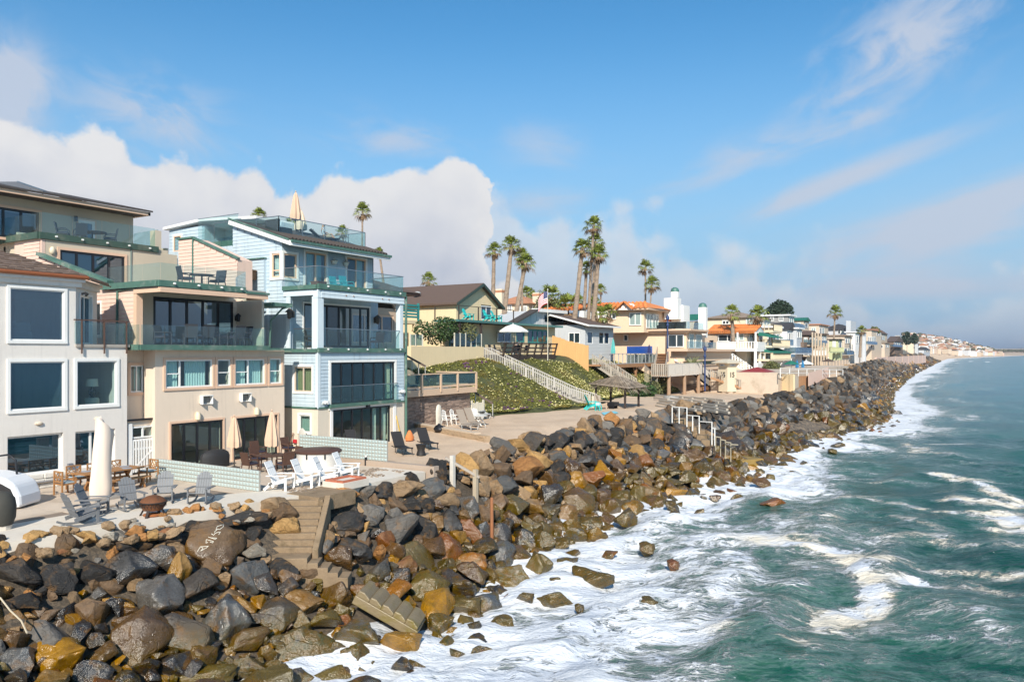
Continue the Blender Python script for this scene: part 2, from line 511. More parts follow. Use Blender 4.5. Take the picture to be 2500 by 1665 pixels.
def ground_material():
 m = bpy.data.materials.new('sand')
 m.use_nodes = True
 t = NT(m.node_tree)
 tc = t.n('ShaderNodeTexCoord').outputs['Object']
 zone = t.n('ShaderNodeAttribute', attribute_name='rubble').outputs['Fac']
 peb = t.n('ShaderNodeAttribute', attribute_name='pebble').outputs['Fac']
 n1, n2, n3 = t.noise(tc, 0.5, 5, 0.6), t.noise(tc, 9, 4, 0.65), t.noise(tc, 60, 2, 0.5)
 sand = t.mix(t.smooth(n1, 0.3, 0.7), (0.55, 0.395, 0.27), (0.67, 0.50, 0.355))
 sand = t.mix(t.smooth(n2, 0.35, 0.7, 0.0, 0.5), sand, (0.47, 0.36, 0.25))
 vo = t.n('ShaderNodeTexVoronoi', i_Vector=tc, i_Scale=5.5)
 pc = t.ramp(t.n('ShaderNodeSeparateColor', i_0=vo.outputs['Color']).outputs[0], [(0, (.05, .045, .04)), (.4, (.13, .1, .075)), (.75, (.2, .15, .1)), (1, (.3, .23, .16))])
 dark = t.mix(t.smooth(n2, 0.4, 0.65), (0.06, 0.048, 0.036), (0.13, 0.098, 0.066))
 c = t.mix(t.smooth(t.m('ADD', zone, t.m('MULTIPLY', t.m('SUBTRACT', n2, 0.5), 0.6)), 0.35, 0.65), sand, dark)
 c = t.mix(t.smooth(t.m('ADD', peb, t.m('MULTIPLY', t.m('SUBTRACT', n1, 0.5), 0.5)), 0.4, 0.6), c, pc)
 h = t.m('ADD', t.m('ADD', n2, t.m('MULTIPLY', n3, 0.3)), t.m('MULTIPLY', t.m('MULTIPLY', vo.outputs['Distance'], -1.0), t.m('MULTIPLY', peb, 2.0)))
 bn = t.n('ShaderNodeBump', i_Strength=0.7, i_Distance=0.06, i_Height=h)
 b = t.n('ShaderNodeBsdfPrincipled', i_Base_Color=c, i_Roughness=0.9, i_Normal=bn.outputs[0])
 t.n('ShaderNodeOutputMaterial', i_Surface=b.outputs[0])
 return m
gx = np.concatenate([-np.geomspace(5000, 61, 26), np.arange(-60, -7, .45), np.geomspace(-6.9, -3, 4), np.linspace(0, 1200, 50)])
gy = np.concatenate([np.linspace(-40, -2, 10), np.arange(0, 112, .6), np.arange(112.6, 240, 1.1), np.geomspace(242, 9000, 90)])
ground, GX, GY = grid_mesh('ground', gx, gy, ground_z, ground_material())
tag(ground, None, None, kind='structure')
cxs, czs, txs = prof(GY)
attr(ground, 'rubble', ((GX > cxs - 0.3) & (GX < txs + 6)).astype(float) * np.clip((700 - GY) / 200, 0, 1))
attr(ground, 'pebble', ((GX > cxs + 1.2) & (GY > 138) & (GY < 215)).astype(float) + ((GX > cxs + 2.4) & (GY > 86) & (GY < 100)) * 1.0)
vz = np.array([v.co.z for v in ground.data.vertices]).reshape(GX.shape)
rough = (GX > cxs - .5) & (GX < txs + 2) & (GY < 300)
for i, v in enumerate(ground.data.vertices):
 x, y = v.co.x, v.co.y
 if rough.flat[i]:
  v.co.z += 0.3 * noise.noise((x * .9, y * .9, 0)) - .1
 elif 34 < y < 104 and -45 < x < -18:
  v.co.z += 0.07 * noise.noise((x * .5, y * .5, 3)) + 0.03 * noise.noise((x * 2, y * 2, 5))
# ------------------------------------------------------------------ sea
FOAM = [  # lines of floating foam: points (photo pixels on the water plane), half width in metres, strength
 ([(1905, 1338), (1990, 1336), (2080, 1350), (2150, 1385), (2190, 1420), (2180, 1455), (2130, 1480), (2070, 1500), (2050, 1525)], 0.75, 1.0),
 ([(2150, 1372), (2250, 1378), (2330, 1390), (2440, 1402)], 0.85, .72), ([(2180, 1430), (2300, 1425), (2420, 1435), (2500, 1450)], 1.2, .55),
 ([(2300, 1165), (2370, 1180), (2420, 1205), (2470, 1225), (2420, 1240), (2330, 1225)], 1.0, .85), ([(2130, 1225), (2200, 1240), (2280, 1258)], 0.8, .7),
 ([(2380, 1262), (2450, 1272), (2520, 1295)], 1.3, .85), ([(2160, 1272), (2260, 1300), (2360, 1330), (2500, 1345)], 1.2, .62),
 ([(2210, 1085), (2270, 1110), (2340, 1120)], 1.3, .7), ([(2280, 1085), (2350, 1085)], 0.9, .7), ([(2140, 1175), (2230, 1180)], 0.8, .55), ([(2090, 1220), (2160, 1226)], .5, .6),
 ([(2320, 1480), (2420, 1470), (2520, 1476)], 0.8, .4), ([(1870, 1250), (1960, 1255), (2040, 1280)], 1.0, .6), ([(1800, 1500), (1880, 1560), (1940, 1580)], .8, .6),
]
def polyline_dist(X, Y, pts):
 d = np.full(X.shape, 1e9)
 for (ax, ay), (bx, by) in zip(pts[:-1], pts[1:]):
  k = np.clip(((X - ax) * (bx - ax) + (Y - ay) * (by - ay)) / ((bx - ax) ** 2 + (by - ay) ** 2 + 1e-9), 0, 1)
  d = np.minimum(d, np.hypot(X - ax - k * (bx - ax), Y - ay - k * (by - ay)))
 return d
def water_material():
 m = bpy.data.materials.new('sea_water')
 m.use_nodes = True
 t = NT(m.node_tree)
 geo = t.n('ShaderNodeNewGeometry')
 P = geo.outputs['Position']
 D = t.n('ShaderNodeAttribute', attribute_name='foam').outputs['Fac']
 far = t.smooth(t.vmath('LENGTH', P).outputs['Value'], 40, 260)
 sep = t.n('ShaderNodeSeparateXYZ', i_0=P)
 u = t.m('ADD', t.m('MULTIPLY', sep.outputs[0], 0.80), t.m('MULTIPLY', sep.outputs[1], 0.60))
 v = t.m('ADD', t.m('MULTIPLY', sep.outputs[0], -0.60), t.m('MULTIPLY', sep.outputs[1], 0.80))
 q = t.comb(t.m('MULTIPLY', u, 0.58), v, 0.0)
 warp = t.n('ShaderNodeTexNoise', i_Vector=q, i_Scale=0.55, i_Detail=4.0)
 w = t.vmath('ADD', q, t.vmath('SCALE', t.vmath('SUBTRACT', warp.outputs['Color'], (0.5, 0.5, 0.5)).outputs[0]).outputs[0]).outputs[0]
 w.node.inputs[1].links[0].from_node.inputs['Scale'].default_value = 1.7
 e1 = t.m('ABSOLUTE', t.m('SUBTRACT', t.noise(w, 0.75, 5, 0.62), 0.5))
 e2 = t.m('ABSOLUTE', t.m('SUBTRACT', t.noise(w, 2.1, 4, 0.6), 0.5))
 e3 = t.m('ABSOLUTE', t.m('SUBTRACT', t.noise(w, 5.2, 3, 0.6), 0.5))
 lace = t.m('SUBTRACT', 1.0, t.m('ADD', t.m('MULTIPLY', e1, 3.4), t.m('ADD', t.m('MULTIPLY', e2, 2.2), t.m('MULTIPLY', e3, 1.6))))
 fb = t.noise(w, 0.9, 6, 0.62)
 fine = t.noise(w, 7.5, 5, 0.68)
 p = t.m('ADD', t.m('ADD', t.m('MULTIPLY', lace, 0.36), t.m('MULTIPLY', fb, 0.5)), t.m('ADD', t.m('MULTIPLY', fine, 0.30), 0.10))
 thr = t.m('SUBTRACT', 1.15, t.m('MULTIPLY', D, 0.84))
 foam = t.smooth(p, t.m('SUBTRACT', thr, 0.07), t.m('ADD', thr, 0.14))
 thin = t.smooth(p, t.m('SUBTRACT', thr, 0.34), t.m('ADD', thr, 0.2), 0.0, 0.42)
 spk = t.m('MULTIPLY', t.smooth(t.noise(P, 5.5, 2, 0.5), 0.735, 0.76), t.smooth(t.noise(P, 0.22, 2, 0.5), 0.48, 0.6, 0.0, 0.8))
 foam = t.m('MAXIMUM', foam, t.m('MULTIPLY', spk, t.m('SUBTRACT', 1.0, far)))
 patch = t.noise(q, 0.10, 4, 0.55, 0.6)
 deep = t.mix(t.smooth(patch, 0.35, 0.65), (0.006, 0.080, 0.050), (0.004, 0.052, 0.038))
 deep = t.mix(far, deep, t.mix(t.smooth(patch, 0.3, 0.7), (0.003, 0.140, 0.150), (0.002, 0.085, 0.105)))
 shal = t.n('ShaderNodeAttribute', attribute_name='shallow').outputs['Fac']
 body = t.mix(shal, deep, (0.095, 0.125, 0.095))
 body = t.mix(thin, body, (0.42, 0.52, 0.52))
 fcol = t.mix(t.smooth(t.noise(w, 0.55, 5, 0.6), 0.38, 0.58), (0.60, 0.63, 0.68), t.mix(t.n('ShaderNodeAttribute', attribute_name='old').outputs['Fac'], (0.78, 0.79, 0.80), (0.74, 0.66, 0.53)))
 col = t.mix(foam, body, fcol)
 rip = t.m('ADD', t.m('MULTIPLY', t.noise(q, 1.3, 5, 0.6, 0.3), 0.30), t.m('MULTIPLY', t.noise(q, 4.5, 4, 0.6), 0.09))
 rip = t.m('MULTIPLY', rip, t.m('SUBTRACT', 1.0, t.m('MULTIPLY', far, 0.2)))
 fh = t.m('ADD', t.m('MULTIPLY', foam, 0.05), t.m('MULTIPLY', t.m('MULTIPLY', foam, t.m('ADD', t.m('MULTIPLY', fine, 0.4), fb)), 0.16))
 bn = t.n('ShaderNodeBump', i_Strength=1.0, i_Distance=1.0, i_Height=t.m('ADD', t.m('MULTIPLY', rip, 0.62), fh))
 b = t.n('ShaderNodeBsdfPrincipled', i_Base_Color=col, i_Roughness=t.smooth(foam, 0, 1, 0.13, 0.85), i_Normal=bn.outputs[0])
 b.inputs['IOR'].default_value = 1.33
 t.link(t.smooth(foam, 0, 1, 0.11, 0.2), b.inputs['Specular IOR Level'])
 t.n('ShaderNodeOutputMaterial', i_Surface=b.outputs[0])
 return m
wx = np.concatenate([np.linspace(-60, -25, 12), np.arange(-24, 34, .27), np.geomspace(34.5, 24000, 70)])
wy = np.concatenate([np.linspace(-30, 7, 12), np.arange(8, 104, .27), np.geomspace(104.5, 24000, 110)])
RW = np.random.RandomState(3)
WAVES = [(RW.normal(0, .55) + math.radians(186), l, min(l * .0135, .062)) for l in np.geomspace(1.1, 19, 18)]
def fbm(X, Y, s, seed, oct=4):
 out = np.empty(X.size)
 for i, (x, y) in enumerate(zip(X.ravel(), Y.ravel())):
  out[i] = noise.fractal((x * s + seed, y * s, seed * .7), 1.0, 2.0, oct)
 return out.reshape(X.shape)
def sea_z(X, Y):
 Z = np.full(X.shape, -4.0)
 d = np.hypot(X, Y)
 ph = np.random.RandomState(5).rand(len(WAVES)) * 6.28
 for (a, l, amp), p0 in zip(WAVES, ph):
  fade = np.clip(1.3 - d / (l * 26), 0, 1)
  s = np.sin((X * math.cos(a) + Y * math.sin(a)) * 6.283 / l + p0)
  Z += amp * fade * (s + .35 * s * s)
 return Z
wm = water_material()
sea, WX, WY = grid_mesh('sea', wx, wy, sea_z, wm)
tag(sea, None, None, kind='structure')
_, _, toe = prof(WY)
dist = WX - toe
n0 = fbm(WX, WY, .12, 2.0, 3)
n1 = fbm(WX, WY, .45, 9.0, 3)
reach = 7.2 + 3.2 * n0 + np.interp(WY, [10, 20, 30, 42, 65, 100, 140, 200, 400], [2.0, 3.2, 2.8, .6, -2.0, -1.2, -.5, -2.5, 2])
D = np.interp(dist / reach, [-1, .0, .5, .8, 1.1, 1.6, 2.3, 3.4], [1.0, .90, .76, .64, .46, .30, .14, .0]) + .20 * n1 + .10 * n0
old = np.zeros(D.shape)
dx, dy = WX + n1 * 1.1 + n0 * 1.2, WY + n1 * 1.2
for pts, wdt, k in FOAM:
 pl = [tuple(onz(u, v, -4)[:2]) for u, v in pts]
 g = k * np.exp(-(polyline_dist(dx, dy, pl) / (wdt * 1.6)) ** 2)
 D = np.maximum(D, g * .88)
 old = np.maximum(old, g)
# a breaker and far white lines
for (u0, v0, u1, v1, wd) in ((2478, 926, 2540, 930, 1.6), (2330, 872, 2520, 866, 7.0), (2300, 880, 2420, 884, 3.0), (2400, 866, 2560, 859.5, 14)):
 a, b = onz(u0, v0, -4), onz(u1, max(v1, 861.5), -4)
 D = np.maximum(D, .98 * np.exp(-(polyline_dist(WX, WY, [tuple(a[:2]), tuple(b[:2])]) / wd) ** 2))
D = np.maximum(D, .25 * (n0 > .25) * np.clip((90 - dist) / 60, 0, 1) * np.clip(dist / 8, 0, 1))
attr(sea, 'foam', np.clip(D, 0, 1.05))
attr(sea, 'old', np.clip(old * 1.4, 0, 1))
attr(sea, 'shallow', np.clip(1.05 - dist / 13 + .35 * n0, 0, 1) * np.interp(WY, [0, 60, 130], [1, .55, .25]))
zz = np.empty(WX.size * 3)
sea.data.vertices.foreach_get('co', zz)
zz = zz.reshape(-1, 3)
lump = np.clip(D, 0, 1) * (.26 * n1 + .17 * fbm(WX, WY, 1.1, 4.0, 3)) * np.clip((110 - np.hypot(WX, WY)) / 40, 0, 1)
zz[:, 2] += lump.ravel() + (np.clip(1 - np.abs(dist) / 5, 0, 1) * .1).ravel()
bk = onz(2478, 926, -4), onz(2540, 930, -4)
zz[:, 2] += (.9 * np.exp(-(polyline_dist(WX, WY, [tuple(p[:2]) for p in bk]) / 1.8) ** 2)).ravel()
sea.data.vertices.foreach_set('co', zz.ravel())
sea.data.update()
# ------------------------------------------------------------------ rocks
def rock_material(name, attrcol):
 m = bpy.data.materials.new(name)
 m.use_nodes = True
 t = NT(m.node_tree)
 geo = t.n('ShaderNodeNewGeometry')
 P = geo.outputs['Position']
 tc = t.n('ShaderNodeTexCoord').outputs['Object']
 if attrcol:
  base = t.n('ShaderNodeAttribute', attribute_name='rc').outputs['Color']
  tc = P
  rnd = geo.outputs['Random Per Island']
 else:
  oi = t.n('ShaderNodeObjectInfo')
  base = oi.outputs['Color']
  rnd = oi.outputs['Random']
 v = t.vmath('ADD', tc, t.comb(t.m('MULTIPLY', rnd, 57.0), t.m('MULTIPLY', rnd, 23.0), rnd)).outputs[0]
 n1, n2 = t.noise(v, 1.2, 6, 0.65, 0.3), t.noise(v, 5.5, 7, 0.72)
 n3 = t.noise(v, 34, 3, 0.6)
 band = t.noise(t.vmath('MULTIPLY', v, (0.5, 1.0, 5.0)).outputs[0], 1.6, 5, 0.65, 0.8)
 k = t.m('ADD', 0.16, t.m('ADD', t.m('MULTIPLY', n2, 1.16), t.m('ADD', t.m('MULTIPLY', n3, 0.22), t.m('MULTIPLY', band, 0.34))))
 c = t.mix(1.0, base, t.comb(k, k, k), 'MULTIPLY')
 c = t.mix(t.smooth(n1, 0.50, 0.70, 0.0, 0.62), c, (0.255, 0.135, 0.048))
 c = t.mix(t.m('MULTIPLY', t.smooth(band, 0.56, 0.66, 0.0, 0.35), t.smooth(n2, 0.4, 0.6)), c, (0.21, 0.18, 0.14))
 c = t.mix(t.smooth(t.noise(v, 3.2, 5, 0.7), 0.66, 0.72, 0.0, 0.5), c, (0.30, 0.265, 0.20))
 z = t.n('ShaderNodeSeparateXYZ', i_0=P).outputs[2]
 zw = t.m('ADD', z, t.m('ADD', t.m('MULTIPLY', t.m('SUBTRACT', t.noise(P, 0.35, 3, 0.5), 0.5), 2.6), t.m('MULTIPLY', t.m('SUBTRACT', rnd, 0.5), 1.5)))
 wet = t.smooth(zw, -1.0, -2.0)
 alg = t.m('MULTIPLY', t.smooth(z, -1.9, -3.4), t.smooth(t.m('ADD', t.noise(v, 1.7, 4, 0.6), t.m('MULTIPLY', rnd, 0.3)), 0.50, 0.74, 0.0, 0.8))
 c = t.mix(alg, c, t.mix(t.smooth(n2, 0.4, 0.65), (0.20, 0.115, 0.016), (0.075, 0.070, 0.013)))
 hs = t.n('ShaderNodeHueSaturation', i_Saturation=1.4, i_Value=0.62, i_Color=c)
 c = t.mix(wet, c, hs.outputs[0])
 r = t.m('ADD', t.smooth(wet, 0, 1, 0.78, 0.25), t.m('MULTIPLY', t.m('SUBTRACT', n2, 0.5), 0.35), clamp=True)
 crack = t.m('MULTIPLY', t.smooth(t.m('ABSOLUTE', t.m('SUBTRACT', t.noise(v, 0.9, 3, 0.5, 1.0), 0.5)), 0.0, 0.018, -1.0, 0.0), 0.35)
 h = t.m('ADD', t.m('ADD', t.m('MULTIPLY', n2, 0.9), t.m('MULTIPLY', n3, 0.22)), t.m('ADD', t.m('MULTIPLY', band, 0.5), crack))
 bn = t.n('ShaderNodeBump', i_Strength=t.smooth(wet, 0, 1, 0.9, 0.5), i_Distance=0.10, i_Height=h)
 b = t.n('ShaderNodeBsdfPrincipled', i_Base_Color=c, i_Roughness=r, i_Normal=bn.outputs[0])
 t.link(t.smooth(wet, 0, 1, 0.25, 1.0), b.inputs['Specular IOR Level'])
 t.n('ShaderNodeOutputMaterial', i_Surface=b.outputs[0])
 return m
RM, RMS = rock_material('rock', False), rock_material('rock_mass', True)
def rock_mesh(seed, cuts, npts=13):
 rng = random.Random(seed)
 bm = bmesh.new()
 mode = rng.random()
 for i in range(npts + rng.randint(-2, 3)):
  while True:
   p = Vector((rng.uniform(-1, 1), rng.uniform(-1, 1), rng.uniform(-1, 1)))
   if .3 < p.length < 1:
    break
  p.normalize()
  if mode < .55:
   s = max(abs(p.x), abs(p.y), abs(p.z))
   p = p * (.55 + .45 / s) * .82
  p *= rng.uniform(.88, 1.08)
  bm.verts.new(p)
 bmesh.ops.convex_hull(bm, input=bm.verts)
 bmesh.ops.delete(bm, geom=[v for v in bm.verts if not v.link_faces], context='VERTS')
 bmesh.ops.dissolve_limit(bm, angle_limit=R(14), verts=bm.verts, edges=bm.edges)
 bmesh.ops.bevel(bm, geom=list(bm.edges), offset=rng.uniform(.05, .13), segments=2 if cuts else 1, profile=.6, affect='EDGES', clamp_overlap=True)
 bmesh.ops.triangulate(bm, faces=bm.faces)
 for _ in range(cuts):
  long = [e for e in bm.edges if e.calc_length() > (.34 if _ == 0 else .17)]
  if long:
   bmesh.ops.subdivide_edges(bm, edges=long, cuts=1)
   bmesh.ops.triangulate(bm, faces=[f for f in bm.faces if len(f.verts) > 3])
 sd_ = rng.uniform(0, 99)
 bm.normal_update()
 for v in bm.verts:
  q = v.co
  d = .11 * noise.fractal(q * 1.4 + Vector((sd_, 0, 0)), 1, 2, 4) + .02 * noise.fractal(q * 6 + Vector((0, sd_, 0)), 1, 2, 2)
  rg = abs(noise.noise(q * 1.1 + Vector((0, 0, sd_))))
  if rg < .06:
   d -= .06 * (1 - rg / .06)
  v.co = q + q.normalized() * d
 xs = [max(abs(v.co[i]) for v in bm.verts) for i in range(3)]
 for v in bm.verts:
  v.co = Vector([v.co[i] / xs[i] for i in range(3)])
 me = bpy.data.meshes.new('boulder')
 bm.to_mesh(me)
 bm.free()
 me.polygons.foreach_set('use_smooth', [True] * len(me.polygons))
 me.set_sharp_from_angle(angle=R(50))
 me.materials.append(RM)
 return me
HI = [rock_mesh(100 + i, 2) for i in range(18)]
LO = []
for i in range(14):
 me = rock_mesh(300 + i, 0, 11)
 LO.append((np.array([v.co[:] for v in me.vertices]), [tuple(p.vertices) for p in me.polygons]))
MID = []
for i in range(10):
 me = rock_mesh(500 + i, 1, 12)
 MID.append((np.array([v.co[:] for v in me.vertices]), [tuple(p.vertices) for p in me.polygons]))
PAL = dict(charcoal=(.036, .034, .033), dark=(.070, .060, .052), gray=(.150, .138, .124), brown=(.150, .098, .060), tan=(.30, .20, .115), ochre=(.40, .235, .090), orange=(.36, .17, .06),
           olive=(.15, .115, .052), rust=(.25, .11, .05), pale=(.33, .29, .235), slate=(.100, .100, .098))
PALNAME = dict(charcoal='charcoal black', dark='dark grey', gray='mid grey', brown='brown', tan='tan', ochre='ochre yellow', orange='orange', olive='olive brown', rust='rusty brown', pale='pale grey', slate='blue grey')
HERO = [  # photo pixel of the middle, width, height, colour
 (510, 1338, 168, 128, 'brown'), (160, 1600, 132, 140, 'ochre'), (313, 1394, 150, 104, 'charcoal'), (228, 1402, 105, 66, 'charcoal'), (151, 1415, 90, 82, 'charcoal'), (390, 1367, 88, 74, 'gray'),
 (592, 1409, 108, 108, 'slate'), (472, 1447, 136, 106, 'dark'), (344, 1570, 130, 170, 'brown'), (451, 1555, 158, 128, 'dark'), (554, 1528, 128, 150, 'slate'), (673, 1505, 106, 92, 'dark'),
 (745, 1470, 102, 92, 'tan'), (749, 1606, 156, 128, 'slate'), (868, 1562, 124, 92, 'gray'), (229, 1505, 92, 118, 'brown'), (120, 1547, 134, 62, 'gray'), (248, 1612, 78, 82, 'brown'), (50, 1618, 108, 76, 'slate'),
 (608, 1627, 104, 78, 'charcoal'), (516, 1650, 150, 50, 'olive'), (46, 1409, 112, 84, 'dark'), (585, 1274, 138, 48, 'charcoal'), (657, 1232, 92, 50, 'tan'), (692, 1255, 84, 60, 'brown'), (699, 1289, 80, 54, 'ochre'),
 (847, 1280, 108, 58, 'charcoal'), (317, 1329, 100, 46, 'charcoal'), (405, 1308, 90, 42, 'charcoal'), (480, 1287, 56, 42, 'charcoal'), (680, 1390, 102, 60, 'charcoal'), (864, 1341, 112, 62, 'charcoal'),
 (832, 1362, 72, 64, 'brown'), (1036, 1297, 76, 88, 'charcoal'), (1094, 1274, 72, 68, 'charcoal'), (1002, 1236, 60, 50, 'charcoal'), (1042, 1236, 46, 46, 'charcoal'), (964, 1259, 56, 50, 'gray'),
 (1025, 1366, 98, 80, 'olive'), (1040, 1438, 106, 88, 'olive'), (1109, 1427, 110, 74, 'dark'), (1136, 1480, 108, 60, 'olive'), (1254, 1415, 96, 70, 'pale'), (1315, 1385, 76, 78, 'olive'), (1222, 1358, 88, 76, 'slate'),
 (1151, 1373, 90, 56, 'orange'), (967, 1454, 88, 72, 'orange'), (1082, 1519, 70, 74, 'gray'), (1445, 1413, 108, 62, 'dark'), (1355, 1463, 92, 60, 'olive'), (1286, 1459, 54, 40, 'charcoal'), (1388, 1375, 56, 52, 'gray'),
 (1241, 1276, 68, 60, 'brown'), (1292, 1247, 72, 56, 'tan'), (1200, 1194, 60, 50, 'tan'), (1090, 1224, 64, 46, 'tan'), (1391, 1289, 76, 68, 'ochre'), (1451, 1308, 68, 62, 'ochre'), (1546, 1249, 60, 58, 'ochre'),
 (1369, 1171, 60, 40, 'charcoal'), (1353, 1121, 74, 44, 'slate'), (982, 1628, 54, 46, 'charcoal'), (902, 1664, 108, 34, 'charcoal'), (1159, 1528, 36, 32, 'charcoal'), (1579, 1476, 56, 42, 'olive'), (1412, 1486, 30, 26, 'dark'),
 (986, 1194, 104, 46, 'tan'), (832, 1211, 92, 46, 'orange'), (899, 1197, 56, 48, 'gray'), (933, 1320, 54, 60, 'rust'), (917, 1385, 70, 62, 'slate'), (620, 1350, 62, 48, 'pale'), (440, 1400, 60, 110, 'ochre'),
 (284, 1470, 92, 46, 'ochre'), (287, 1480, 54, 62, 'charcoal'), (150, 1490, 66, 60, 'charcoal'), (700, 1440, 62, 54, 'dark'), (735, 1515, 62, 54, 'pale'), (1640, 1380, 40, 30, 'rust'), (1660, 1130, 56, 44, 'olive'), (1830, 1150, 0, 0, ''),
 (1640, 1180, 76, 40, 'olive'), (1585, 1210, 70, 62, 'rust'), (1525, 1275, 60, 70, 'dark'), (1780, 1085, 76, 66, 'dark'), (1905, 1140, 50, 30, 'olive'), (1860, 1180, 46, 30, 'brown'), (1885, 1232, 60, 34, 'rust'), (1640, 1240, 40, 40, 'dark'), (1575, 1340, 50, 36, 'brown'),
 (1975, 1090, 46, 34, 'charcoal'), (2045, 1088, 34, 16, 'charcoal'), (2030, 1103, 30, 16, 'olive'), (60, 1470, 90, 50, 'charcoal'), (35, 1560, 70, 70, 'brown'), (420, 1620, 90, 70, 'charcoal'), (690, 1570, 60, 46, 'charcoal'), (650, 1590, 50, 46, 'tan'),
 (1940, 948, 0, 0, ''), (1943, 970, 30, 20, 'pale'), (1335, 1300, 56, 52, 'olive'), (1180, 1300, 60, 74, 'slate'), (1215, 1232, 58, 56, 'brown'), (1300, 1290, 50, 60, 'dark'), (760, 1400, 70, 50, 'brown'), (960, 1345, 60, 66, 'brown'), (990, 1385, 60, 60, 'rust'),
]
rr = random.Random(11)
ROCKS = []          # (centre, (rx, ry, rz), colour name, rotation)
for u, v, w, h, c in HERO:
 if not c:
  continue
 p = raycast(u, v, .25)
 d = prj(*p)[2]
 rx, rz = w / F * d / 2 * 1.04, h / F * d / 2 * 1.08
 ry = (rx + rz) / 2
 dirv = Vector(ray(u, v)).normalized()
 p = p + dirv * ry * .25
 ROCKS.append((p, (rx, ry, rz), c, (rr.uniform(-.12, .12), rr.uniform(-.15, .15), TH + rr.uniform(-.3, .3)), True))
cell = {}
def near_ok(x, y, z, r, k):
 for i in range(int(x // 1.5) - 1, int(x // 1.5) + 2):
  for j in range(int(y // 1.5) - 1, int(y // 1.5) + 2):
   for (a, b, c, q) in cell.get((i, j), ()):
    if (a - x) ** 2 + (b - y) ** 2 + (c - z) ** 2 < (k * (r + q)) ** 2:
     return False
 return True
def put(x, y, z, r):
 cell.setdefault((int(x // 1.5), int(y // 1.5)), []).append((x, y, z, r))
for p, s, c, q, hero in ROCKS:
 put(p.x, p.y, p.z, sum(s) / 3 * .80)
CLEAR = [(-22.2, 21.3, -20.9, 19.2, .75), (-20.4, 19.2, -19.2, 20.4, .5), (-19.6, 68.6, -17.6, 69.6, .8)]
_f = raycast(955, 1505, .4)
for _p, _q in (((1105, 1168), (1161, 1216)),):
 _a, _b = raycast(*_p), raycast(*_q)
 CLEAR.append((_a.x + .1, _a.y - .3, _b.x + .1, _b.y - .3, .55))
CLEAR.append((_f.x - .4, _f.y - .3, _f.x + .4, _f.y + .5, .7))
def seg_d(x, y, ax, ay, bx, by):
 k = min(1, max(0, ((x - ax) * (bx - ax) + (y - ay) * (by - ay)) / ((bx - ax) ** 2 + (by - ay) ** 2)))
 return math.hypot(x - ax - k * (bx - ax), y - ay - k * (by - ay))
def keep_clear(x, y, r):
 """the concrete stairs and their foot stay free"""
 return any(seg_d(x, y, *q[:4]) < q[4] + r * .75 for q in CLEAR)
def pick(z, y, rng):
 w = rng.random()
 if y > 60 and z > -2.2:
  return ('charcoal' if w < .25 else 'dark' if w < .47 else 'gray' if w < .68 else 'slate' if w < .8 else 'brown' if w < .9 else 'tan')
 if z < -2.2:
  return ('charcoal' if w < .16 else 'dark' if w < .30 else 'olive' if w < .50 else 'brown' if w < .74 else 'ochre' if w < .84 else 'tan' if w < .9 else 'rust' if w < .95 else 'slate')
 return ('charcoal' if w < .16 else 'dark' if w < .29 else 'gray' if w < .41 else 'slate' if w < .46 else 'brown' if w < .70 else 'tan' if w < .87 else 'orange' if w < .92 else 'ochre')
def scatter(n, rlo, rhi, y0, y1, k, lift, klo=-.03, khi=1.06, peb=False):
 for _ in range(n):
  y = y0 + (y1 - y0) * rr.random()
  cx, cz, tx = [float(q) for q in prof(y)]
  q = rr.uniform(klo, khi)
  x = cx + (tx - cx) * q
  r = rr.uniform(rlo, rhi)
  if keep_clear(x, y, r) or not peb and (156 < y < 208 and q > .5 + .2 * noise.noise((y * .2, 1, 0))) or (86 < y < 99 and .45 < q < .8 and r > .3):
   continue
  z = gz(x, y) + lift * r + rr.uniform(-.1, .1) - (.5 * max(0, 1 - q / .25) if y < 29 else 0)
  if near_ok(x, y, z, r, k):
   put(x, y, z, r)
   f = [r * rr.uniform(.82, 1.3) for _ in range(3)]
   f[2] *= .85
   ROCKS.append((Vector((x, y, z)), tuple(f), pick(z, y, rr), (rr.uniform(-.5, .5), rr.uniform(-.5, .5), rr.uniform(0, 6.28)), False))
scatter(2600, .62, .95, 5, 46, .80, .25)
scatter(3400, .50, .85, 40, 150, .80, .3)
scatter(2800, .34, .55, 5, 60, .78, .35)
scatter(4200, .34, .6, 50, 160, .74, .4)
scatter(5000, .2, .34, 5, 60, .70, .3, -.06, 1.1)
scatter(5000, .14, .2, 7, 40, .72, .3, 0, 1.05)
scatter(2600, .5, 1.0, 140, 420, .8, .3, 0, 1.04)
scatter(3000, .3, .5, 140, 330, .75, .4, 0, 1.05)
scatter(3000, 1.0, 2.0, 400, 880, .85, .2, -.3, 1.04)
scatter(3500, .10, .3, 150, 214, .6, .2, .4, 1.0, True)
# loose rocks standing in the wash
for _ in range(240):
 y = rr.uniform(14, 120)
 _, _, tx = [float(q) for q in prof(y)]
 x = tx + abs(rr.gauss(0, 1.25)) + .2
 r = rr.uniform(.18, .5)
 z = -4.0 + rr.uniform(-.2, .12) * r
 if near_ok(x, y, z, r, 1.0):
  put(x, y, z, r)
  ROCKS.append((Vector((x, y, z)), (r * 1.2, r, r * .75), rr.choice(['charcoal', 'dark', 'olive', 'brown', 'rust']), (rr.uniform(-.3, .3), rr.uniform(-.3, .3), rr.uniform(0, 6)), False))
order = sorted(range(len(ROCKS)), key=lambda i: (not ROCKS[i][4], -sum(ROCKS[i][1]) / max(6, prj(*ROCKS[i][0])[2]) if -100 < prj(*ROCKS[i][0])[0] < 2600 and prj(*ROCKS[i][0])[1] < 1700 else 9))
SOLO, BIG = [], {}
mv, mf, mc, nv = [], [], [], 0
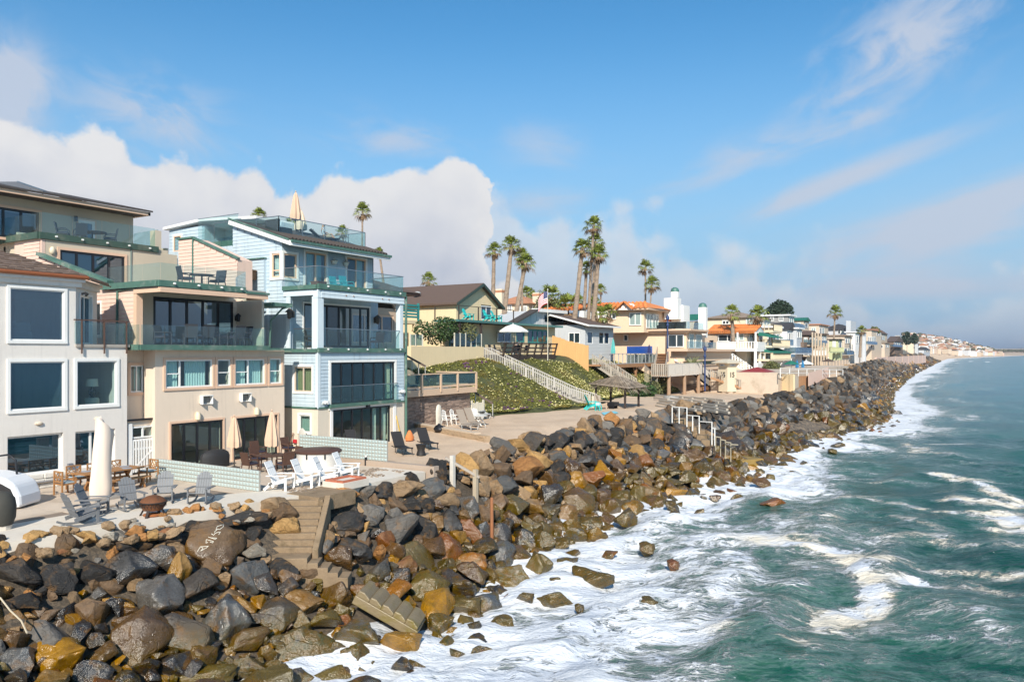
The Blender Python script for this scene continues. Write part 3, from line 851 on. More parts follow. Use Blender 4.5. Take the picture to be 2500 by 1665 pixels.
for rank, i in enumerate(order):
 p, s, c, q, hero = ROCKS[i]
 base = PAL[c]
 jit = rr.uniform(.8, 1.25)
 if rank < 300:
  o = bpy.data.objects.new('boulder', HI[rr.randrange(len(HI))])
  COL.objects.link(o)
  o.location, o.scale, o.rotation_euler = p, s, q
  o.color = (*[b * jit for b in base], 1)
  o['category'] = 'boulder'
  o['group'] = 'boulders of the rock revetment'
  SOLO.append((o, c, p, s))
  if i < 2:
   BIG[i] = o
  continue
 src = MID if prj(*p)[2] < 55 else LO
 V, Fc = src[rr.randrange(len(src))]
 M = np.array((Matrix.Translation(p) @ Matrix((Matrix.Rotation(q[2], 4, 'Z') @ Matrix.Rotation(q[1], 4, 'Y') @ Matrix.Rotation(q[0], 4, 'X'))) @ Matrix.Diagonal((*s, 1))))
 mv.append(V @ M[:3, :3].T + M[:3, 3])
 mf += [tuple(a + nv for a in f) for f in Fc]
 mc.append(np.tile([*[b * jit for b in base], 1], (len(V), 1)))
 nv += len(V)
me = bpy.data.meshes.new('boulder_mass')
me.from_pydata(np.concatenate(mv).tolist(), [], mf)
at = me.color_attributes.new('rc', 'FLOAT_COLOR', 'POINT')
at.data.foreach_set('color', np.concatenate(mc).astype(np.float32).ravel())
me.materials.append(RMS)
o = bpy.data.objects.new('boulders', me)
COL.objects.link(o)
o['kind'] = 'stuff'
print('rocks', len(ROCKS), 'mass faces', len(mf))
def boulder_labels():
 ZONE = [(15.5, 'below the white house'), (19, 'left of the stairs'), (23.6, 'beside the concrete stairs'), (29, 'below the white chairs'), (36, 'by the wooden handrail'), (48, 'below the black loungers'),
   (62, 'before the sandy cove'), (76, 'by the steel handrail'), (100, 'beyond the steel handrail'), (900, 'by the cream wall')]
 G = {}
 for o, c, p, s in SOLO:
  size = sum(s) / 3
  sz = 'huge' if size > .95 else 'large' if size > .7 else 'medium' if size > .48 else 'small'
  if p.x > float(prof(p.y)[2]) + .3:
   tier = 'in the wash'
  else:
   tier = 'on the crest' if p.z > -.7 else 'mid slope' if p.z > -2.4 else 'near the water'
  zn = next(z for lim, z in ZONE if p.y < lim)
  sh = 'flat' if s[2] < .62 * s[0] else 'tall' if s[2] > 1.05 * s[0] else 'blocky'
  G.setdefault((sz, sh, PALNAME[c], tier, zn), []).append((prj(*p)[0], o))
 for (sz, sh, c, tier, zn), lst in G.items():
  lst.sort(key=lambda q: q[0])
  nth = ['first', 'second', 'third', 'fourth', 'fifth', 'sixth', 'seventh', 'eighth', 'ninth']
  for i, (_, o) in enumerate(lst):
   base = f'{sz} {sh} {c} boulder {tier} {zn}'
   o['label'] = base if len(lst) == 1 else f'{base}, {nth[min(i, 8)]} from left'
boulder_labels()
BIG[0]['label'] = 'huge rounded brown boulder with painted white letters below the fire pit'
BIG[1]['label'] = 'big glossy yellow boulder at the bottom left corner of the revetment'
# ================================================================== building kit
class Fr:
 """a wall plane: a along the wall, n outwards, z up"""
 def __init__(s, o, a, n):
  s.o, s.a, s.n = Vector(o), Vector(a), Vector(n)
  s.flip = s.a.cross(Vector((0, 0, 1))).dot(s.n) < 0
 def p(s, a, n, z):
  return s.o + s.a * a + s.n * n + Vector((0, 0, z))
def FX(x):
 return Fr((x, 0, 0), (0, 1, 0), (1, 0, 0))
def FY(y):
 return Fr((0, y, 0), (1, 0, 0), (0, -1, 0))
def F2(p, q):
 """wall from p to q (plan points), seen from the side where q is on the right"""
 p, q = Vector((p[0], p[1], 0)), Vector((q[0], q[1], 0))
 a = (q - p).normalized()
 return Fr(p, a, (a.y, -a.x, 0)), (q - p).length
def fbox(mb, fr, a0, a1, n0, n1, z0, z1, n0t=None, n1t=None):
 b = [fr.p(a, n, z) for z, n0_, n1_ in ((z0, n0, n1), (z1, n0 if n0t is None else n0t, n1 if n1t is None else n1t)) for a, n in ((a0, n0_), (a1, n0_), (a1, n1_), (a0, n1_))]
 f = [(0, 1, 2, 3), (7, 6, 5, 4), (1, 0, 4, 5), (2, 1, 5, 6), (3, 2, 6, 7), (0, 3, 7, 4)]
 if not fr.flip:
  f = [tuple(reversed(q)) for q in f]
 mb.add(b, f)
 return mb
def fquad(mb, fr, a0, a1, n, z0, z1):
 b = [fr.p(a0, n, z0), fr.p(a1, n, z0), fr.p(a1, n, z1), fr.p(a0, n, z1)]
 if (b[1] - b[0]).cross(b[3] - b[0]).dot(fr.n) < 0:
  b.reverse()
 mb.add(b, [(0, 1, 2, 3)])
 return mb
def wall(mb, fr, a0, a1, z0, z1, holes=(), th=0.2):
 """a wall with real openings"""
 zs = sorted({z0, z1, *[h for q in holes for h in q[2:4] if z0 < h < z1]})
 for za, zb in zip(zs[:-1], zs[1:]):
  cut = sorted([(max(a0, h[0]), min(a1, h[1])) for h in holes if h[2] < zb - 1e-4 and h[3] > za + 1e-4 and h[1] > a0 and h[0] < a1])
  x = a0
  for p, q in cut + [(a1, a1)]:
   if p > x + 1e-3:
    fbox(mb, fr, x, p, -th, 0, za, zb)
   x = max(x, q)
 return mb
def siding(mb, fr, a0, a1, z0, z1, holes=(), pitch=.2, top=None):
 """lapped boards, each tilted out at its lower edge"""
 k = int(round((z1 - z0) / pitch))
 p = (z1 - z0) / k
 for i in range(k):
  za, zb = z0 + i * p, z0 + (i + 1) * p
  lo, hi = a0, a1
  if top:
   n = 40
   xs = [a0 + (a1 - a0) * j / n for j in range(n + 1)]
   ok = [x for x in xs if top(x) >= zb - .01]
   if len(ok) < 2:
    continue
   lo, hi = min(ok), max(ok)
  cut = sorted([(max(lo, h[0]), min(hi, h[1])) for h in holes if h[2] < zb - p * .4 and h[3] > za + p * .4 and h[1] > lo and h[0] < hi])
  x = lo
  for c0, c1 in cut + [(hi, hi)]:
   if c0 > x + 1e-3:
    fbox(mb, fr, x, c0, .002, .034, za, zb, .002, .010)
   x = max(x, c1)
 return mb
WHITE = mat('white_paint', (.80, .79, .76), .5, .05, 2, streak=.08)
BLACKF = mat('black_aluminium', (.012, .013, .017), .35, .1, 3)
GLASS = glassmat('window_glass', (.66, .80, .80), .97, 0.0, 1.95)
GLASSD = glassmat('dark_window_glass', (.20, .29, .33), .80, 0.0, 2.35, body=(.035, .105, .15))  # teal body colour paints a sky reflection into the panes
RAILG = glassmat('railing_glass', (.86, .95, .945), .96, 0.0, 1.5)
CURT = mat('curtain', (.70, .84, .80), .9, .12, 2, stretch=(1, 1, .1))
SILVER = mat('brushed_metal', (.42, .43, .44), .35, .1, 6, metal=.9)
GREEN = mat('green_copper_trim', (.070, .150, .118), .6, .4, 3, tint=(.24, .27, .23), tintamt=.75)
PEACH = mat('peach_trim', (.70, .47, .33), .65, .06, 2)
DARKROOM = mat('interior', (.30, .27, .23), .9, .1, 1)
def window(par, fr, a0, a1, z0, z1, fm=None, fw=.07, mull=(), bars=(), gl=None, casing=None, cw=.12, depth=.09, curtain=None, name='window', sash=None, cu=None):
 """frame part with panes (and curtain) as sub-parts, set in a wall opening"""
 fm, gl = fm or WHITE, gl or GLASS
 mb = MB()
 fbox(mb, fr, a0, a1, -depth - .03, -depth + .05, z0, z0 + fw)
 fbox(mb, fr, a0, a1, -depth - .03, -depth + .05, z1 - fw, z1)
 xs = [a0] + [a0 + (a1 - a0) * m for m in mull] + [a1]
 for i, x in enumerate(xs):
  w = fw if i in (0, len(xs) - 1) else fw * .5
  lo, hi = (x, x + w) if i == 0 else (x - w, x) if i == len(xs) - 1 else (x - w, x + w)
  fbox(mb, fr, lo, hi, -depth - .025, -depth + .045, z0 + fw, z1 - fw)
 for (i, fz) in bars:
  zz = z0 + (z1 - z0) * fz
  fbox(mb, fr, xs[i] + fw * .5, xs[i + 1] - fw * .5, -depth - .02, -depth + .04, zz - fw * .35, zz + fw * .35)
 f = mb.build(name, fm, par)
 for i in range(len(xs) - 1):
  fquad(MB(), fr, xs[i] + fw * .5, xs[i + 1] - fw * .5, -depth, z0 + fw * .5, z1 - fw * .5).build('pane', gl, f)
 if casing:
  c = MB()
  fbox(c, fr, a0 - cw, a1 + cw, .003, .05, z1, z1 + cw)
  fbox(c, fr, a0 - cw, a1 + cw, .003, .06, z0 - cw, z0)
  fbox(c, fr, a0 - cw, a0, .003, .048, z0, z1)
  fbox(c, fr, a1, a1 + cw, .003, .048, z0, z1)
  c.build('casing', casing, f)
 if curtain:
  for (c0, c1) in curtain:
   m2 = MB()
   b0, b1 = a0 + (a1 - a0) * c0, a0 + (a1 - a0) * c1
   n = max(6, int((b1 - b0) / .07))
   for i in range(n):
    p0, p1 = b0 + (b1 - b0) * i / n, b0 + (b1 - b0) * (i + 1) / n
    d0, d1 = (-depth - .16 - .04 * (i % 2)), (-depth - .16 - .04 * ((i + 1) % 2))
    q = [fr.p(p0, d0, z0 + .05), fr.p(p1, d1, z0 + .05), fr.p(p1, d1, z1 - .05), fr.p(p0, d0, z1 - .05)]
    m2.add(q, [(0, 1, 2, 3)])
   m2.build('curtain', cu or CURT, f)
 return f
def glass_rail(par, pts, z0, z1, cap=None, panel=1.2, name='glass_railing', post=None, gl=None, pr=.02):
 """glass balustrade along plan points: each pane its own part, a slim cap rail and posts"""
 rail = None
 if cap:
  mb = MB()
  for (x0, y0), (x1, y1) in zip(pts[:-1], pts[1:]):
   mb.beam((x0, y0, z1), (x1, y1, z1), .05, .04)
  rail = mb.build('top_rail', cap, par)
 posts = MB()
 for (x0, y0), (x1, y1) in zip(pts[:-1], pts[1:]):
  L = math.hypot(x1 - x0, y1 - y0)
  n = max(1, round(L / panel))
  fr, _ = F2((x0, y0), (x1, y1))
  for i in range(n):
   a, b = L * i / n + .02, L * (i + 1) / n - .02
   fbox(MB(), fr, a, b, -.008, .008, z0 + .03, z1 - .02).build('glass_panel', gl or RAILG, par)
   if post:
    p = fr.p(L * i / n, 0, 0)
    posts.cbox((p.x, p.y, (z0 + z1) / 2), (pr * 2, pr * 2, z1 - z0))
  if post:
   p = fr.p(L, 0, 0)
   posts.cbox((p.x, p.y, (z0 + z1) / 2), (pr * 2, pr * 2, z1 - z0))
 if post:
  posts.build('posts', post, par)
def lantern(par, p, n=(1, 0, 0), m=None, s=1.0, name='wall_lamp'):
 """carriage lamp on a bracket"""
 p, n = Vector(p), Vector(n)
 q = p + n * .16 * s
 mb = MB()
 mb.cbox(p + n * .02, (.1 * s, .1 * s, .22 * s))
 mb.beam(p + Vector((0, 0, .12 * s)), q + Vector((0, 0, .2 * s)), .03 * s, .03 * s)
 mb.lathe(q, [(.02 * s, .22 * s), (.14 * s, .1 * s), (.15 * s, .07 * s), (.09 * s, .07 * s), (.07 * s, -.12 * s), (.03 * s, -.16 * s)][::-1], 8)
 o = mb.build(name, m or BLACKF, par)
 MB().lathe(q, [(.055 * s, -.1 * s), (.085 * s, .05 * s)], 8).build('lamp_glass', mat('lamp_glass', (.75, .72, .62), .3), o)
 return o
def downpipe(par, pts, r=.05, m=None):
 return MB().path(pts, r, 8).build('downpipe', m or GREEN, par, smooth=True)
def pitched(mb, x0, x1, y0, y1, z0, z1, th=.12):
 """single roof plane from the low edge x1 (z0) up to the back edge x0 (z1)"""
 return mb.prism([(x1, y0, z0), (x0, y0, z1), (x0, y0, z1 + th), (x1, y0, z0 + th)], (0, y1 - y0, 0))
# ================================================================== the three near houses
OFFW = mat('white_stucco', (.72, .67, .615), .85, .07, .8, bump=.006, bscale=30, streak=.13)
TANST = mat('tan_stucco', (.73, .60, .475), .85, .07, .8, bump=.006, bscale=30, streak=.12)
PINKS = mat('pink_siding', (.68, .49, .40), .7, .08, 1.5, streak=.10)
BLUES = mat('blue_siding', (.46, .55, .61), .65, .10, 1.2, streak=.22, tint=(.55, .62, .64), tintamt=.55)
BLUET = mat('pale_blue_trim', (.60, .68, .72), .6, .08, 1.5, streak=.15)
CREAM = mat('cream_stucco', (.66, .58, .47), .85, .07, .7, bump=.006, bscale=30, streak=.12)
SHING = mat('brown_shingle', (.155, .105, .078), .85, .28, 2.5, island=.35, tint=(.27, .21, .17), tintamt=.5)
DARKSH = mat('dark_roofing', (.060, .047, .042), .85, .25, 4, bump=.01, bscale=25, tint=(.05, .07, .05), tintamt=.5)
COPPER = mat('copper_gutter', (.27, .085, .030), .45, .15, 3)
CONC = mat('concrete', (.54, .44, .345), .85, .14, .8, bump=.006, bscale=25, tint=(.31, .24, .17), tintamt=.55)
CONC2 = mat('pale_concrete', (.64, .575, .49), .85, .12, .6, bump=.006, bscale=25, tint=(.46, .32, .19), tintamt=.35)
FLOORM = mat('deck_floor', (.36, .33, .29), .8, .1, 1)
STONEW = mat('white_split_stone', (.70, .665, .60), .85, .1, 1.5, bump=.03, bscale=7)
# ---------------- white house at the left
H = thing('white_house', 'white stucco house with big picture windows and brown shingle roof at the left edge', 'house', (-36, 14, 0))
f = FX(-32.5)
hA, hB = (15.84, 17.93, 5.97, 8.02), (15.84, 17.93, 3.22, 5.12)
hC, hD, hE = (18.46, 20.2, 3.24, 5.12), (15.75, 17.9, .60, 2.2), (18.40, 20.15, .62, 2.17)
mb = MB()
wall(mb, f, 5, 20.7, 0, 5.75, [hB, hC, hD, hE], .3)
wall(mb, f, 5, 18.42, 5.75, 8.3, [hA], .3)
cf, L = F2((-32.5, 18.42), (-34.8, 20.7))
wall(mb, cf, 0, L, 5.75, 8.3, [(.55, 2.3, 5.85, 7.95)], .25)
mb.box(-45, 5, 0, -44.8, 20.7, 8.3)
mb.box(-44.8, 5, 0, -32.8, 5.2, 8.3)
mb.box(-44.8, 20.5, 0, -32.8, 20.7, 5.75)
mb.box(-44.8, 20.4, 5.75, -34.9, 20.6, 8.3)
for z in (.0, 2.72, 5.55):
 mb.box(-44.8, 5.2, z, -32.8, 20.5, z + .2)
mb.box(-44.8, 5.2, 8.1, -35.0, 20.4, 8.28)
mb.box(-34.9, 5.2, 8.1, -32.9, 18.4, 8.28)
mb.box(-37.5, 18.05, 2.9, -32.8, 18.2, 5.55)
mb.box(-38.2, 5.2, .2, -38, 20.4, 5.5)
mb.build('wall', OFFW, H)
MB().box(-60, 6, 8.3, -39.5, 19, 10.25).build('upper_wall', OFFW, H)
for h, nm in ((hA, 'picture_window'), (hB, 'picture_window'), (hC, 'picture_window')):
 window(H, f, *h, fw=.05, casing=WHITE, cw=.12, depth=.06, gl=GLASSD if h != hC else GLASS, name=nm)
window(H, f, *hD, fw=.09, depth=.2, gl=GLASSD, name='picture_window')
window(H, f, *hE, fw=.09, depth=.2, mull=(.42,), gl=GLASSD, name='picture_window')
window(H, cf, .55, 2.3, 5.85, 7.95, fw=.08, mull=(.5,), gl=GLASSD, casing=WHITE, cw=.08, name='sliding_door')
mb = MB()
fbox(mb, f, 5, 18.6, .01, .12, 8.22, 8.42)
fbox(mb, f, 5, 18.7, .01, .24, 8.42, 8.56)
fbox(mb, cf, .05, L, .01, .12, 8.22, 8.42)
fbox(mb, cf, .1, L, .01, .24, 8.42, 8.56)
mb.build('cornice', OFFW, H)
mb = MB()
mb.path([(-32.2, 5, 8.62), (-32.2, 18.75, 8.62), (-34.65, 21.1, 8.62)], .085, 8)
mb.build('gutter', COPPER, H, smooth=True)
ROOFS = MB()
ROOFS.add([(-32.25, 5, 8.6), (-32.25, 18.7, 8.6), (-34.7, 21.1, 8.6), (-36.6, 17.2, 9.9), (-36.6, 5, 9.9)], [(0, 1, 3, 4), (1, 2, 3)])
ROOFS.build('roof', mat('roof_underlay', (.09, .065, .05), .9), H)
rng = random.Random(4)
sm = MB().box(-.2, -.17, 0, .2, .17, .035)
smesh = None
for row in range(10):
 k = row / 10
 xx = -32.3 - 4.3 * k
 zz = 8.64 + 1.3 * k
 yy = 12.6 + (row % 2) * .2
 while yy < 18.6 - 1.9 * k:
  w = rng.uniform(.24, .46)
  if smesh is None:
   o = sm.build('shingle', SHING)
   o.parent = H
   smesh = o.data
  else:
   o = bpy.data.objects.new('shingle', smesh)
   COL.objects.link(o)
   o.parent = H
  o.location = Vector((xx - .22, yy + w / 2, zz + .075 + rng.uniform(0, .03))) - offset(H)
  o.scale = (1.3, w / .36, 2.4)
  o.rotation_euler = (rng.uniform(-.03, .03), .21 + rng.uniform(-.06, .04), rng.uniform(-.04, .04))
  yy += w
# chamfer side of the hip, laid as shingle courses
for row in range(7):
 k = row / 8
 a, b, c = Vector((-32.25, 18.7, 8.6)), Vector((-34.7, 21.1, 8.6)), Vector((-36.6, 17.2, 9.9))
 p, q = a.lerp(c, k), b.lerp(c, k)
 n = max(2, int((q - p).length / .36))
 for i in range(n):
  m0 = MB().beam(p.lerp(q, i / n + .004), p.lerp(q, (i + 1) / n - .004), .42, .05, up=(.25, .28, .93))
  m0.build('shingle', SHING, H)
# little corner balcony
bal = MB()
bal.box(-35, 18.4, 5.72, -32.42, 20.78, 5.84)
bal.build('balcony_floor', FLOORM, H)
rl = MB().beam((-32.42, 18.3, 6.86), (-32.42, 20.72, 6.86), .06, .05).build('balcony_handrail', mat('rusty_iron', (.10, .055, .04), .6, .3, 6), H)
for y in (18.62, 19.6, 20.62):
 MB().cbox((-32.40, y, 6.15), (.05, .05, 1.42)).build('balcony_post', MATS['rusty_iron'], H)
for a, b in ((18.35, 19.58), (19.62, 20.72)):
 MB().box(-32.46, a, 5.86, -32.445, b, 6.78).build('glass_panel', RAILG, H)
MB().box(-34.8, 20.74, 5.86, -32.46, 20.755, 6.78).build('glass_panel', RAILG, H)
# rough stone plinth, pipe, vents, lamps
rng = random.Random(9)
for row in range(3):
 y = 5.0 + row * .3
 while y < 18.2:
  w = rng.uniform(.35, .8)
  fbox(MB(), f, y + .008, y + w - .008, -.0, .07 + rng.uniform(0, .06), .02 + row * .2, .2 + row * .2).build('stone', STONEW, H, bevel=.02)
  y += w
MB().tube((-32.34, 5, .30), (-32.34, 18.3, .30), .035).build('pipe', mat('grey_pipe', (.25, .25, .26), .5), H, smooth=True)
for y, z in ((16.92, 2.64), (19.36, 2.66)):
 MB().ball((-32.47, y, z), .14, 10, .5, 1.2, .6).build('vent', mat('rusty_vent', (.66, .56, .44), .7, .3, 8, tint=(.4, .18, .05), tintamt=.8), H, smooth=True)
MB().cbox((-32.44, 18.15, .78), (.14, .2, .22)).build('meter_box', mat('grey_box', (.18, .18, .2), .6), H)
MB().path([(-32.4, 18.62, 7.95), (-32.28, 18.68, 7.98), (-32.2, 18.72, 7.9)], [.05, .06, .09], 8).build('flood_lamp', BLACKF, H, smooth=True)
# things seen through its windows
L_ = thing('table_lamp', 'table lamp with pale drum shade behind the first floor window', 'lamp', (-33.6, 19.75, 3.05))
MB().lathe((-33.6, 19.75, 3.5), [(.08, .0), (.12, .02), (.05, .06), (.14, .2), (.14, .28), (.04, .4), (.03, .5)], 12).build('lamp_base', mat('dark_ceramic', (.04, .05, .05), .3), L_, smooth=True)
MB().lathe((-33.6, 19.75, 4.0), [(.26, 0), (.23, .33)], 16).build('lamp_shade', mat('linen', (.72, .70, .60), .9), L_, smooth=True)
tb = MB().lathe((-33.6, 19.75, 2.92), [(.26, 0), (.3, .05), (.3, .52), (.26, .58)], 14).build('drum_table', mat('pale_basket', (.55, .56, .48), .9), None, smooth=True)
tag(tb, 'pale round side table under the lamp in the window', 'table')
so = thing('sofa', 'pale sofa just inside the upper picture window', 'sofa', (-33.5, 16.4, 5.75))
MB().box(-33.9, 15.75, 5.75, -33.0, 16.95, 6.35).build('seat', mat('pale_fabric', (.5, .52, .48), .9), so, bevel=.06)
MB().box(-33.25, 15.85, 6.35, -32.98, 16.9, 6.72).build('cushion', MATS['pale_fabric'], so, bevel=.08)
# ---------------- tan and pink house in the middle
H2 = thing('tan_house', 'tan stucco house with pink siding, peach window trim and stepped glass balconies', 'house', (-36, 25, 0))
f = FX(-32.4)
W1, W2, W3, W4 = (22.52, 25.08, 3.83, 5.15), (25.37, 26.16, 3.83, 5.15), (26.44, 28.34, 3.83, 5.15), (28.66, 29.47, 3.83, 5.17)
D1, D2 = (22.80, 25.70, .06, 2.16), (26.32, 29.2, .06, 2.16)
mb = MB()
wall(mb, f, 22.0, 29.7, 0, 5.62, [W1, W2, W3, W4, D1, D2], .25)
mb.box(-33.3, 22.0, 0, -32.65, 22.2, 5.62)
rf = FX(-33.3)
RW_ = (21.36, 22.02, 3.66, 4.9)
wall(mb, rf, 20.72, 22.2, 2.45, 5.62, [(21.36, 22.0, 3.66, 4.9)], .2)
mb.box(-45, 29.5, 0, -32.65, 29.7, 5.62)
mb.box(-44.9, 22.2, 0, -44.7, 29.5, 12)
mb.box(-44.7, 22.2, 0, -32.65, 29.5, .05)
mb.box(-44.7, 22.2, 2.6, -32.65, 29.5, 2.85)
mb.box(-37.4, 22.2, .1, -37.2, 29.5, 5.6)
mb.box(-34.2, 26.2, 2.9, -32.7, 26.3, 5.6)
# first floor of the balcony: back wall, ends
bf = FX(-34.9)
BD = (23.60, 28.36, 5.88, 8.24)
wall(mb, bf, 22.2, 29.4, 5.62, 8.45, [BD], .2)
mb.box(-44.7, 22.2, 5.63, -35.1, 29.4, 5.8)
mb.box(-38.6, 22.2, 5.8, -38.4, 29.4, 8.4)
mb.box(-35.0, 21.98, 5.62, -33.75, 22.2, 8.46)
mb.box(-34.9, 28.6, 5.84, -32.9, 28.75, 8.40)
mb.build('wall', TANST, H2)
for w_, ml, br, cu in ((W1, (.3,), ((0, .5),), [(0.02, .3), (.45, .92)]), (W2, (), ((0, .5),), None), (W3, (.44,), ((0, .5),), [(.02, .42), (.47, .98)]), (W4, (), ((0, .5),), [(.1, .9)])):
 window(H2, f, *w_, fw=.07, mull=ml, bars=br, casing=PEACH, cw=.115, depth=.05, curtain=cu, gl=GLASS)
window(H2, rf, 21.36, 22.0, 3.66, 4.9, fw=.06, mull=(.5,), casing=PEACH, cw=.13, depth=.05, curtain=[(.5, .95)])
for d_ in (D1, D2):
 window(H2, f, *d_, fm=BLACKF, fw=.10, mull=(.25, .5, .75), casing=PEACH, cw=.10, depth=.05, gl=GLASS, name='folding_door')
window(H2, bf, *BD, fm=BLACKF, fw=.12, mull=(.2, .4, .6, .8), depth=.04, gl=GLASSD, name='folding_door')
# pink lapped siding on the south side
g = FY(22.0)
mb = MB()
pk = lambda x: 11.35 if x < -42 else 8.74 + (-35.9 - x) * (10.55 - 8.74) / 6.1
SW = (-37.75, -36.65, 6.3, 7.9)
siding(mb, g, -44.5, -33.8, 5.7, 8.45, [SW], .2)
siding(mb, g, -43.7, -35.9, 8.45, 11.35, [], .2, top=pk)
mb.build('siding', PINKS, H2, kind='stuff')
mb = MB()
wall(mb, g, -44.7, -33.75, 5.62, 8.45, [SW], .2)
mb.prism([(-44.7, 22.02, 8.45), (-35.9, 22.02, 8.45), (-35.9, 22.02, 8.74), (-42, 22.02, 10.5), (-42, 22.02, 11.4), (-44.7, 22.02, 11.4)], (0, .18, 0))
mb.build('side_wall', PINKS, H2)
window(H2, g, *SW, fw=.06, mull=(.5,), casing=WHITE, cw=.1, depth=.04, gl=GLASSD)
MB().beam((-42.1, 21.95, 10.62), (-35.8, 21.95, 8.86), .34, .16).build('parapet_cap', GREEN, H2)
MB().box(-33.93, 21.93, 5.66, -33.70, 22.25, 8.42).build('corner_post', PEACH, H2)
# balcony slab and roof deck slab with green copper edges
mb = MB()
mb.box(-34.9, 21.0, 5.63, -31.95, 28.15, 5.80)
mb.build('balcony_floor', FLOORM, H2)
mb = MB()
mb.box(-31.94, 20.95, 5.60, -31.86, 28.2, 5.84)
mb.box(-33.2, 20.87, 5.60, -31.94, 20.95, 5.84)
mb.box(-32.3, 28.2, 5.60, -31.9, 29.8, 5.72)
mb.build('balcony_edge', GREEN, H2)
mb = MB()
mb.box(-44.7, 22.05, 8.46, -32.0, 28.1, 8.66)
mb.build('roof_deck_floor', FLOORM, H2)
mb = MB()
mb.box(-31.99, 21.85, 8.50, -31.88, 26.7, 8.78)
mb.box(-31.97, 26.7, 8.47, -31.84, 28.2, 8.58)
mb.box(-36.4, 21.78, 8.50, -31.99, 21.90, 8.78)
mb.build('roof_deck_edge', GREEN, H2)
mb = MB()
mb.box(-31.98, 21.92, 8.24, -31.90, 28.15, 8.46)
mb.box(-33.9, 21.90, 8.24, -31.98, 21.98, 8.46)
mb.box(-31.97, 28.07, 8.24, -33.5, 28.15, 8.46)
mb.build('fascia', PEACH, H2)
for y in (22.6, 23.9, 25.2, 26.4):
 MB().tube((-31.87, y, 8.66), (-31.78, y, 8.66), .05).build('scupper', WHITE, H2, smooth=True)
glass_rail(H2, [(-31.97, 21.0), (-31.97, 28.1)], 5.82, 6.75, panel=1.18)
glass_rail(H2, [(-33.2, 20.96), (-31.98, 20.96)], 5.82, 6.75)
glass_rail(H2, [(-32.1, 28.1), (-34.8, 28.1)], 5.82, 6.75)
glass_rail(H2, [(-36.2, 22.1), (-32.15, 22.1), (-32.15, 26.9), (-34.6, 28.4)], 8.70, 9.62, panel=1.3)
glass_rail(H2, [(-34.6, 28.4), (-36.4, 29.6)], 8.70, 9.62, gl=glassmat('blue_glass', (.45, .72, .85), .8))
# second floor set back, with its own deck above
mb = MB()
uf = FX(-42)
UD = (22.95, 26.6, 8.75, 10.95)
wall(mb, uf, 22.22, 30.0, 8.66, 11.4, [UD], .2)
mb.box(-50, 20.5, 8.66, -49.8, 29, 13.9)
mb.box(-50, 22.2, 8.5, -44.7, 22.4, 11.5)
mb.box(-49.8, 29.8, 8.66, -42.2, 30, 11.4)
mb.box(-46.2, 22.2, 8.66, -46, 29.8, 11.3)
mb.box(-49.8, 21.95, 11.40, -42.05, 29.4, 11.62)
tf = FX(-45.2)
T1, T2 = (20.8, 23.55, 11.7, 13.3), (25.75, 26.75, 11.65, 13.25)
wall(mb, tf, 20.3, 29.2, 11.62, 13.95, [T1, T2], .2)
mb.box(-49.8, 20.3, 11.62, -45.4, 20.5, 13.95)
mb.box(-49.8, 29.0, 11.62, -45.4, 29.2, 13.95)
mb.box(-42.6, 28.6, 11.62, -42.1, 29.0, 12.75)
mb.box(-46, 29.9, 8.66, -43, 30.1, 11.9)
mb.build('upper_wall', mat('beige_stucco', (.55, .47, .36), .85, .06, .8, bump=.006, bscale=30), H2)
window(H2, uf, *UD, fm=BLACKF, fw=.12, mull=(.25, .5, .75), casing=PEACH, cw=.14, depth=.05, gl=GLASSD, name='folding_door')
window(H2, tf, *T1, fm=BLACKF, fw=.12, mull=(.33, .66), casing=PEACH, cw=.14, depth=.05, gl=GLASSD, name='folding_door')
window(H2, tf, *T2, fw=.16, depth=.03, casing=PEACH, cw=.08, gl=GLASSD, name='glazed_door')
mb = MB()
mb.box(-42.04, 21.9, 11.42, -41.9, 28.7, 11.76)
mb.box(-47, 21.8, 11.42, -42.04, 21.95, 11.76)
mb.build('deck_edge', mat('dark_green_trim', (.045, .085, .065), .6, .4, 2, tint=(.15, .16, .12), tintamt=.6), H2)
for y in (22.7, 24.1, 25.5, 26.8, 28.1):
 MB().tube((-41.9, y, 11.6), (-41.8, y, 11.6), .05).build('scupper', WHITE, H2, smooth=True)
glass_rail(H2, [(-47, 22.05), (-42.1, 22.05), (-42.1, 28.6)], 11.75, 12.85, panel=1.6)
glass_rail(H2, [(-42.1, 28.8), (-45, 29.1)], 11.75, 12.85, panel=1.5)
mb = MB()
mb.prism([(-43.9, 19.8, 13.90), (-43.9, 29.5, 13.90), (-43.9, 29.5, 14.1), (-43.9, 19.8, 14.1)], (-.12, 0, 0))
mb.box(-50, 29.35, 13.9, -43.9, 29.5, 14.1)
mb.build('eave_fascia', PEACH, H2)
mb = MB()
mb.prism([(-43.8, 19.8, 14.1), (-43.8, 29.6, 14.1), (-46.5, 26, 14.75), (-46.5, 19.8, 14.75)], (0, 0, .1))
mb.box(-49.8, 19.8, 13.92, -44.1, 29.3, 14.0)
mb.build('roof', DARKSH, H2)
MB().box(-45.15, 25.5, 13.1, -45.0, 25.62, 13.4).build('wall_lamp', BLACKF, H2)
MB().ball((-41.95, 22.55, 10.85), .22, 10, .5, .7, 1).build('wall_lamp', mat('cream_shell', (.72, .62, .45), .5), H2, smooth=True)
for y in (24.22, 27.77):
 MB().lathe((-32.32, y, 2.26), [(.12, 0), (.14, .18), (.10, .36)], 10).build('wall_lamp', MATS['cream_shell'], H2, smooth=True)
lantern(H2, (-34.87, 28.52, 7.35), s=1.2)
lantern(H2, (-34.4, 22.23, 7.4), (0, 1, 0), s=1.0)
